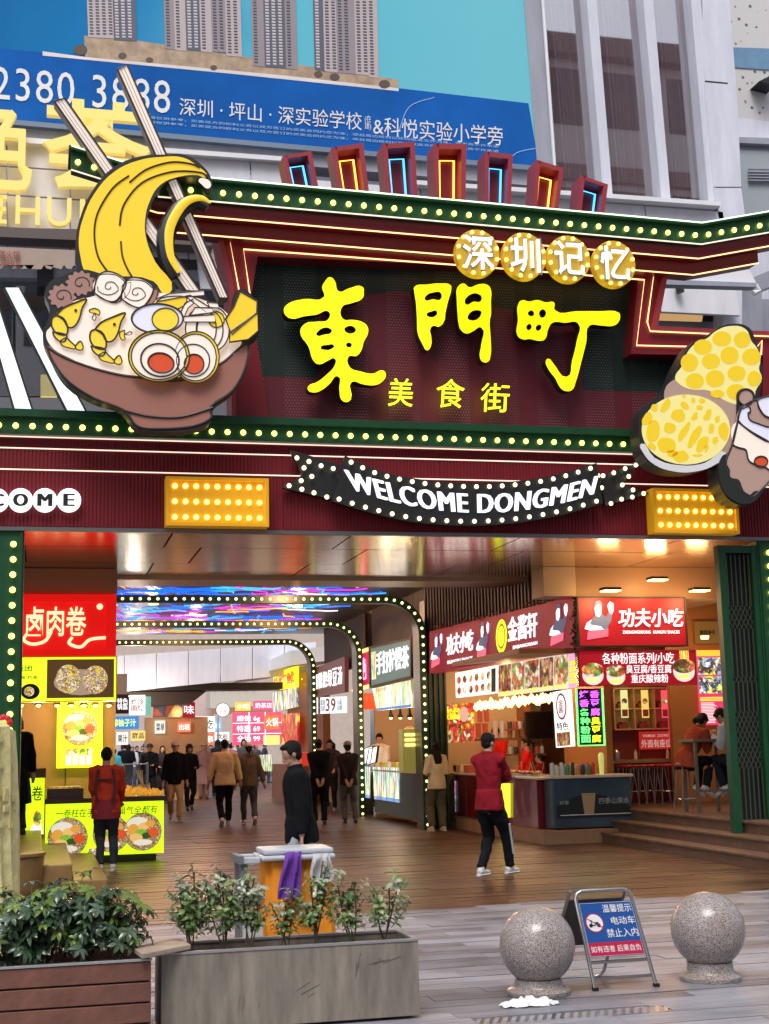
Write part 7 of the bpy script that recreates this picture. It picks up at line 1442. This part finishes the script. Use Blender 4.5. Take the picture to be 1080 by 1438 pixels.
# left wooden planter
c1_ = P(212, 1350, 8.15).x; zl = P(150, 1352, 8.15).z; c0_ = -1.3
pw = T('wooden_planter', 'reddish brown slatted wooden planter box with a dense umbrella plant', 'planter', (0, 8.4, 0)); m_pw = mat('red brown planter slat', (.16, .065, .045), .6, var=.35, vs=5, bump=.3, bs=20)
for k in range(4):
    h = zl/4; b = MB(); b.box((c0_, 8.13+.002*(k % 2), k*h+.006), (c1_, 8.155, (k+1)*h-.004)); bevel(b.put('slat', m_pw, pw), .004)
    b = MB(); b.box((c1_-.022, 8.158, k*h+.006), (c1_, 8.65, (k+1)*h-.004)); b.put('end_slat', m_pw, pw)
b = MB(); b.box((c0_, 8.65, 0), (c1_, 8.675, zl)); b.put('back_slat', m_pw, pw); b = MB(); b.box((c0_, 8.125, zl), (c1_+.004, 8.16, zl+.01)); b.put('rim', mat('grey rim', (.3, .3, .3), .5), pw)
b = MB(); b.box((c0_, 8.16, .04), (c1_-.025, 8.645, zl-.05)); b.put('soil', m_soil, pw, kind='stuff')
q = [G(186, 1337, zl+.02), G(250, 1323, zl+.02), G(268, 1333, zl+.02), G(200, 1347, zl+.02)]
b = MB(); b.hexa([p+Vector((0, 0, .028)) for p in q], q); tag(bevel(b.put('wooden_board', mat('worn pale board', (.42, .32, .25), .6, var=.3, vs=8)), .004), 'worn pale board laid across the gap between the two planters', 'board')
# --- leaves ---
def leafmesh(kind, mt):
    b = MB()
    def blade(base, d, up_, L_, W_):
        d = d.normalized(); s_ = d.cross(up_).normalized(); n_ = s_.cross(d)
        pts = []
        for t, w in ((0, .06), (.25, .75), (.55, 1), (.8, .7), (1, .04)): c = base+d*(L_*t)-n_*(-.10*L_*math.sin(t*3.1))*1+Vector((0, 0, -L_*.25*t*t)); pts.append((c-s_*(W_*w), c-n_*(W_*.25*w), c+s_*(W_*w)))
        vs = [p for r in pts for p in r]; b.add(vs, [f for i in range(4) for f in ((3*i, 3*i+1, 3*i+4, 3*i+3), (3*i+1, 3*i+2, 3*i+5, 3*i+4))])
    if kind == 'umbrella':
        n_ = 7; st = Vector((0, 0, 0)); b.tube([Vector((0, 0, -.07)), st], .002, 4)
        for k in range(n_): a = 2*math.pi*k/n_+random.uniform(-.15, .15); blade(st, Vector((math.cos(a), math.sin(a), random.uniform(-.25, .2))), Vector((0, 0, 1)), random.uniform(.050, .068), .0125)
    else:
        for k in range(6): a = 2.4*k+random.uniform(-.3, .3); blade(Vector((0, 0, .012*k-.03)), Vector((math.cos(a), math.sin(a), random.uniform(.1, .7))), Vector((0, 0, 1)), random.uniform(.035, .055), .012)
        b.tube([Vector((0, 0, -.05)), Vector((0, 0, .04))], .0018, 4)
    me = b.mesh(mt, True); return me
def leafmat(name, c, r=.3):
    m = mat(name, c, r, var=.35, vs=12, coat=.15); m.node_tree.nodes['Principled BSDF'].inputs['Subsurface Weight'].default_value = 0; return m
L_dark = [leafmat('dark umbrella leaf', (.035, .075, .03), .22), leafmat('grey green umbrella leaf', (.08, .125, .075), .22), leafmat('yellow green umbrella leaf', (.13, .20, .03))]
L_sm = [leafmat('mid green leaf', (.10, .17, .05)), leafmat('pale green leaf', (.22, .30, .10)), leafmat('grey edged leaf', (.32, .37, .25))]
PU = [leafmesh('umbrella', m) for m in L_dark for _ in range(3)]; PS = [leafmesh('small', m) for m in L_sm for _ in range(3)]
m_stem = mat('brown plant stem', (.10, .07, .035), .7)
def bush(lab, cx, cy, z0, r, h, n, protos, kind, yel=.15, base=None):
    o = T(kind, lab, 'plant', (cx, cy, z0), 'bushes in the planters'); stems = []
    for k in range(max(4, n//14)):
        a = random.uniform(0, 6.28); rr = r*random.uniform(.2, .8); top_ = Vector((cx+rr*math.cos(a), cy+rr*math.sin(a)*.6, z0+h*random.uniform(.65, .98)))
        pts = [Vector((cx+random.uniform(-.03, .03), cy, z0)), Vector((cx, cy, z0)).lerp(top_, .5)+Vector((random.uniform(-.03, .03), 0, .02)), top_]; b = MB(); b.tube(spl(pts, 3), .0045, 5); b.put('stem', m_stem, o); stems.append(pts)
    for k in range(n):
        pts = random.choice(stems); t = random.uniform(.35, 1) ; c = pts[0].lerp(pts[1], t*2) if t < .5 else pts[1].lerp(pts[2], t*2-1)
        sp = r*(.42 if protos is PU else .26); d = Vector((random.gauss(0, sp), random.gauss(0, sp*.7), random.gauss(0, sp*.5))); c = c+d
        c.z = max(c.z, z0+.02); up_ = c.z > z0+h*.72
        m_i = (2 if random.random() < yel*(2.2 if up_ else .5) else random.choice((0, 0, 1)))*3+random.randrange(3)
        l = link('leaf', protos[m_i], o, c); tl = d.normalized() if d.length else Vector((0, 0, 1)); tl = (tl*.7+Vector((0, -.25, 1))).normalized()
        l.rotation_mode = 'QUATERNION'; l.rotation_quaternion = tl.to_track_quat('Z', 'Y') @ Matrix.Rotation(random.uniform(0, 6.28), 3, 'Z').to_quaternion(); s_ = random.uniform(.8, 1.25); l.scale = (s_, s_, s_)
    return o
for k, (px, r, h, n) in enumerate(((12, .23, .46, 130), (70, .25, .52, 150), (128, .22, .46, 125), (165, .17, .44, 62))):
    x = P(px, 1350, 8.4).x; bush('%s umbrella plant clump with glossy dark leaves in the wooden planter' % ('leftmost', 'second', 'third', 'rightmost')[k], x, 8.38, zl-.05, r, h, n, PU, 'umbrella_plant', .22)
for k, (px, r, h, n) in enumerate(((270, .16, .54, 80), (316, .15, .50, 66), (352, .13, .46, 44), (398, .15, .40, 28), (440, .17, .54, 46), (492, .14, .48, 34), (538, .17, .46, 32))):
    x = P(px, 1330, 8.5).x; bush('%s small bush with pale edged leaves in the grey planter' % ('leftmost', 'second', 'third', 'fourth', 'fifth', 'sixth', 'rightmost')[k], x, 8.5, zt-.05, r, h, n, PS, 'small_bush', .3)
# --- bollards ---
m_gran = mat('speckled granite', (.36, .32, .30), .28, coat=.2); n_ = m_gran.node_tree.nodes; l_ = m_gran.node_tree.links; tc = n_.new('ShaderNodeTexCoord')
vo = n_.new('ShaderNodeTexVoronoi'); vo.inputs['Scale'].default_value = 240; l_.new(tc.outputs['Object'], vo.inputs['Vector']); cr = n_.new('ShaderNodeValToRGB'); e = cr.color_ramp.elements; e[0].color = (.06, .045, .042, 1); e[1].color = (.50, .44, .41, 1); x = e.new(.28); x.color = (.19, .15, .14, 1); x = e.new(.55); x.color = (.34, .29, .27, 1)
sp_ = n_.new('ShaderNodeSeparateColor'); l_.new(vo.outputs['Color'], sp_.inputs[0]); l_.new(sp_.outputs[0], cr.inputs[0]); l_.new(cr.outputs[0], n_['Principled BSDF'].inputs['Base Color'])
for k, (px, py, cy, lab) in enumerate(((757, 1396, 1327, 'polished granite ball bollard left of the blue warning sign'), (998, 1376, 1305, 'polished granite ball bollard right of the blue warning sign'))):
    g = G(px, py); R_ = 51.5*(g.y/math.cos(YAW)*1.02)/FPX; o = T('ball_bollard', lab, 'bollard', (g.x, g.y, 0), 'granite ball bollards'); D = g.y
    zc_ = P(px, cy, D).z
    b = MB(); b.lathe((g.x, D, 0), [(.20, 0), (.205, .012), (.205, .03), (.19, .042), (.165, .048), (.155, .06), (.15, zc_-R_*.83)], 40); b.put('base', m_gran, o, smooth=True)
    b = MB(); b.ball((g.x, D, zc_), R_, 48, 28); b.put('ball', m_gran, o, smooth=True)
# --- A-frame sign ---
m_tube = mat('stainless tube', (.50, .48, .46), .25, 1.0)
fl_, fr2 = G(836, 1392), G(922, 1386); tl, tr_ = P(806, 1250, fl_.y+.14), P(884, 1250, fr2.y+.14)
o = T('warning_sign_stand', 'steel A-frame sign with blue and red notice forbidding electric scooters', 'sign', ((fl_.x+fr2.x)/2, fl_.y+.2, 0)); ht = (tl.z+tr_.z)/2; dpt = .52
F_ = [fl_+Vector((0, 0, .0)), tl, tr_, fr2]; F_[1].z = F_[2].z = ht
ux = (F_[3]-F_[0]).normalized(); back = Vector((-.16, dpt, 0))
def rnd(a, c, d, r=.05): a_, d_ = (a-c).normalized(), (d-c).normalized(); return [c+a_*r, c+(a_+d_)*r*.32, c+d_*r]
b = MB(); b.tube([F_[0]]+rnd(F_[0], F_[1], F_[2])+rnd(F_[1], F_[2], F_[3])+[F_[3]], .013, 10); b.put('front_tube', m_tube, o, smooth=True)
Bk = [F_[0]+back, F_[1]+Vector((-.015, .03, 0)), F_[2]+Vector((-.015, .03, 0)), F_[3]+back]
b = MB(); b.tube([Bk[2]]+[Bk[2].lerp(Bk[3], .9)]+rnd(Bk[2], Bk[3], Bk[0], .05)+rnd(Bk[3], Bk[0], Bk[1], .05)+[Bk[1]], .012, 10); b.put('back_tube', m_tube, o, smooth=True)
for t in (.28, .12): b = MB(); b.tube([F_[0].lerp(F_[1], t), F_[3].lerp(F_[2], t)], .011, 8); b.put('cross_bar', m_tube, o, smooth=True)
for p in (F_[0], F_[3]): b = MB(); b.cbox(p+Vector((0, 0, .012)), (.035, .035, .024)); b.put('rubber_foot', M_black, o)
bq_ = [F_[0].lerp(F_[1], .88)+ux*.012, F_[3].lerp(F_[2], .88)-ux*.012, F_[3].lerp(F_[2], .33)-ux*.012, F_[0].lerp(F_[1], .33)+ux*.012]
b = MB(); b.slab(bq_, .006); b.put('sign_board', mat('sign blue', (.015, .085, .32), .35), o)
kb = [Bk[1].lerp(Bk[0], .1), Bk[2].lerp(Bk[3], .1), Bk[2].lerp(Bk[3], .62), Bk[1].lerp(Bk[0], .62)]; b = MB(); b.slab(kb, .006); b.put('back_board', mat('dull sign back', (.10, .08, .07), .5), o)
pic(bq_, (.02, .02, .98, .26), mat('sign crimson', (.50, .015, .06), .4), o, 'red_band', .001, .001)
M_sw = mat('sign white', (.8, .8, .82), .5)
text('温馨提示', bq_, (.42, .80, .96, .95), M_sw, o, t=.001, gap=.002, bold=.01); text('电动车', bq_, (.53, .57, .97, .72), M_sw, o, t=.001, gap=.002, bold=.01); text('禁止入内', bq_, (.40, .34, .97, .50), M_sw, o, t=.001, gap=.002, bold=.01); text('如有违者 后果自负', bq_, (.05, .08, .95, .20), M_sw, o, t=.001, gap=.002, bold=.01)
disc(bq_, .22, .62, .062, mat('sign crimson', (.50, .015, .06), .4), o, 'ring', g=.002); disc(bq_, .22, .62, .055, M_sw, o, 'round_panel', g=.0035)
b = MB(); Q = lambda u, v: bil(bq_, u, v)+front(bq_)*.005
b.tube([Q(.14, .585), Q(.20, .575), Q(.25, .60), Q(.29, .60)], .004, 5); b.tube([Q(.165, .58), Q(.15, .67), Q(.17, .675)], .003, 5); b.tube([Q(.22, .62), Q(.28, .625)], .005, 5); b.put('scooter_mark', M_black, o)
for u in (.14, .285): disc(bq_, u, .575, .012, M_black, o, 'wheel_mark', g=.006, n=10)
b = MB(); b.tube([Q(.10, .70), Q(.34, .54)], .003, 5); b.put('slash', mat('sign crimson', (.50, .015, .06), .4), o)
for e in ([(0.015, .015), (.985, .015), (.985, .985), (.015, .985), (.015, .015)],): b = MB(); b.tube([bil(bq_, u, v)+front(bq_)*.001 for u, v in e], .0015, 4); b.put('white_border', M_sw, o)
# --- crumpled white plastic ---
b = MB(); g = G(742, 1412); vs = []; N_ = 16; rg = random.Random(9)
for i in range(N_):
    for j in range(10):
        u, v = i/(N_-1)-.5, j/9-.5; e_ = 1-min(1, (u*u+v*v)*3.2); vs.append((g.x+u*.36+rg.uniform(-.015, .015), g.y+v*.17+rg.uniform(-.012, .012), .006+max(0, e_)*rg.uniform(.01, .06)))
b.add(vs, [(i*10+j, i*10+j+1, (i+1)*10+j+1, (i+1)*10+j) for i in range(N_-1) for j in range(9) if ((i-7.5)/8)**2+((j-4)/4.6)**2 < rg.uniform(.8, 1.3)])
tag(b.put('crumpled_plastic', mat('white plastic film', (.8, .82, .85), .35)), 'crumpled white plastic lying on the paving by the left bollard', 'litter')
# --- cleaning cart ---
Yc = 9.75; gx = lambda px, py=1190: P(px, py, Yc).x; gz = lambda px, py: P(px, py, Yc).z
ca = T('cleaning_cart', 'grey janitor cart with orange bag and lid behind the grey planter', 'cleaning cart', (gx(400), Yc, 0)); m_cg = mat('grey cart plastic', (.16, .17, .19), .45); m_cl = mat('pale grey lid plastic', (.50, .53, .58), .35)
xl, xr, zl_ = gx(366), gx(462), gz(410, 1193)
b = MB(); b.box((xl, Yc-.16, zl_-.02), (xr, Yc+.22, zl_+.016)); bevel(b.put('lid', m_cl, ca), .012)
b = MB(); b.box((xl-.02, Yc-.18, zl_-.06), (xr+.01, Yc+.24, zl_-.024)); bevel(b.put('rim', m_cl, ca), .014)
b = MB(); b.box((gx(332), Yc-.14, zl_-.075), (xl-.022, Yc-.10, zl_-.03)); b.box((gx(332), Yc+.14, zl_-.075), (xl-.022, Yc+.18, zl_-.03)); bevel(b.put('handle_arm', m_cl, ca), .008)
b = MB(); b.box((gx(330), Yc-.15, zl_-.07), (gx(338), Yc+.19, zl_-.02)); b.put('handle', m_cg, ca)
for y in (Yc-.12, Yc+.15): b = MB(); b.box((gx(334), y, .12), (gx(344), y+.03, zl_-.076)); b.put('upright', m_cg, ca)
for k in range(2): b = MB(); b.box((gx(345), Yc-.1, .18+k*.42), (gx(376), Yc+.17, .20+k*.42)); b.put('shelf', m_cg, ca)
b = MB(); b.box((gx(330), Yc-.18, .12), (gx(465), Yc+.22, .16)); bevel(b.put('base_tray', m_cg, ca), .01)
b = MB(); b.box((gx(335), Yc-.2, .22), (gx(362), Yc-.17, .42)); b.put('side_bin', mat('pale bin', (.5, .5, .48), .5), ca)
for sx in (gx(340), gx(455)):
    for sy in (-.12, .18): b = MB(); b.tube([(sx-.015, Yc+sy, .06), (sx+.015, Yc+sy, .06)], .06, 14); b.put('wheel', M_black, ca, smooth=True)
b = MB(); prof = [(zl_-.062, .0), (.65, .006), (.42, .022), (.22, .03), (.165, .0)]; ring = []
for z, g_2 in prof:
    n2 = 28
    for i in range(n2):
        t = 2*math.pi*i/n2; sx, sy = math.cos(t), math.sin(t); ex = abs(sx)**.35*(1 if sx > 0 else -1); ey = abs(sy)**.35*(1 if sy > 0 else -1); w_ = .012*math.sin(i*2.1+z*6)
        ring.append(((xl+xr)/2+ex*((xr-xl)/2-.01+g_2+w_), Yc+.03+ey*(.16+g_2+w_), z))
b.add(ring, [(k*28+i, k*28+(i+1) % 28, (k+1)*28+(i+1) % 28, (k+1)*28+i) for k in range(4) for i in range(28)]); b.put('orange_bag', mat('orange bag cloth', (.80, .27, .01), .6, var=.12, vs=4, bump=.5, bs=7), ca, smooth=True)
b = MB(); b.box((gx(410), Yc-.205, .44), (gx(428), Yc-.18, .56))
for k in range(4): b = MB(); b.box((gx(411), Yc-.204, .45+k*.03), (gx(429), Yc-.198, .465+k*.03)); b.put('label_stripe', m_cl if k % 2 else M_black, ca)
def rag(name, lab, pts, wid, mt, cat):
    b = MB(); n2 = 13; pts = spl([P(*p, Yc-.22+(.0 if i else .06)) for i, p in enumerate(pts)], 5); vs = []
    for i, p in enumerate(pts):
        w = wid*(1-.15*math.sin(i*.4)); vs += [p+Vector(((j/(n2-1)-.5)*w, .016*math.sin(j*1.05+i*.3+math.sin(j*.7)), 0)) for j in range(n2)]
    fs_ = [(i*n2+j, i*n2+j+1, (i+1)*n2+j+1, (i+1)*n2+j) for i in range(len(pts)-1) for j in range(n2-1)]
    m_ = len(vs); b.add(vs+[(p[0], p[1]+.006, p[2]) for p in vs], fs_+[tuple(m_+i for i in reversed(f)) for f in fs_]); tag(b.put(name, mt, smooth=True), lab, cat)
rag('purple_cloth', 'purple cleaning cloth hanging over the cart rim', [(412, 1196), (412, 1206), (408, 1235), (404, 1262)], .13, mat('purple rag', (.13, .035, .30), .9, bump=.4), 'cloth')
rag('grey_rag', 'pale grey translucent bag hanging over the cart corner', [(452, 1198), (452, 1206), (452, 1222), (452, 1238)], .14, mat('pale grey rag', (.45, .45, .45), .6, bump=.4), 'cloth')
# --- carved straw coloured pillar at the left edge ---
Yp = 11.6; zt2 = P(8, 1015, Yp).z; xr_ = P(18, 1015, Yp).x; xb_ = P(31, 1240, Yp).x
cp = T('carved_pillar', 'pale straw coloured carved wooden pillar at the left edge with a red flower on top', 'pillar', (xb_-.35, Yp, 0)); m_cp = mat('straw coloured carved wood', (.62, .55, .25), .6, var=.25, vs=7, bump=.5, bs=16)
n2 = 34; zs = [0, .15, .4, .7, 1.0, 1.25, 1.5, zt2-.05, zt2, zt2-.02]; vs = []
for k, z in enumerate(zs):
    f = z/zt2; xr2 = xb_+(xr_-xb_)*min(1, f); rr = .33*(1 if k < 8 else .8 if k == 8 else .5); cx = xr2-.33
    for i in range(n2): t = 2*math.pi*i/n2; w_ = rr+(.022 if i % 2 else -.012)*(1+.6*math.sin(i*3.7+k*.9)); vs.append((cx+w_*math.cos(t), Yp+w_*math.sin(t), z+(.02*math.sin(i*5.1) if k >= 7 else 0)))
b = MB(); b.add(vs, [(k*n2+i, k*n2+(i+1) % n2, (k+1)*n2+(i+1) % n2, (k+1)*n2+i) for k in range(len(zs)-1) for i in range(n2)]); b.put('trunk', m_cp, cp)
b = MB()
for k in range(34): t = random.uniform(3.3, 6.2); z = random.uniform(.9, zt2-.1); f = z/zt2; cx = xb_+(xr_-xb_)*f-.33; b.cbox((cx+.335*math.cos(t), Yp+.335*math.sin(t), z), (.05, .02, .05), rz=t-math.pi/2)
b.put('carved_knots', m_cp, cp, kind='stuff')
fw = T('red_flower', 'red artificial flower on top of the carved pillar', 'flower', P(6, 1018, Yp-.1)); c = WP[fw.name]
for k in range(7): a = 2*math.pi*k/7; b = MB(); b.ball(c+Vector((.035*math.cos(a), -.01, .035*math.sin(a)+.02)), (.03, .015, .03), 8, 6); b.put('petal', glow('red petal', (.8, .02, .04), .15), fw, smooth=True)
b = MB(); b.ball(c+Vector((0, -.02, .02)), .018, 8, 6); b.put('flower_centre', m_yelp, fw); b = MB(); b.tube([c-Vector((0, 0, .1)), c], .012, 6); b.put('stalk', m_yelp, fw)

bpy.data.scenes.remove(TS)
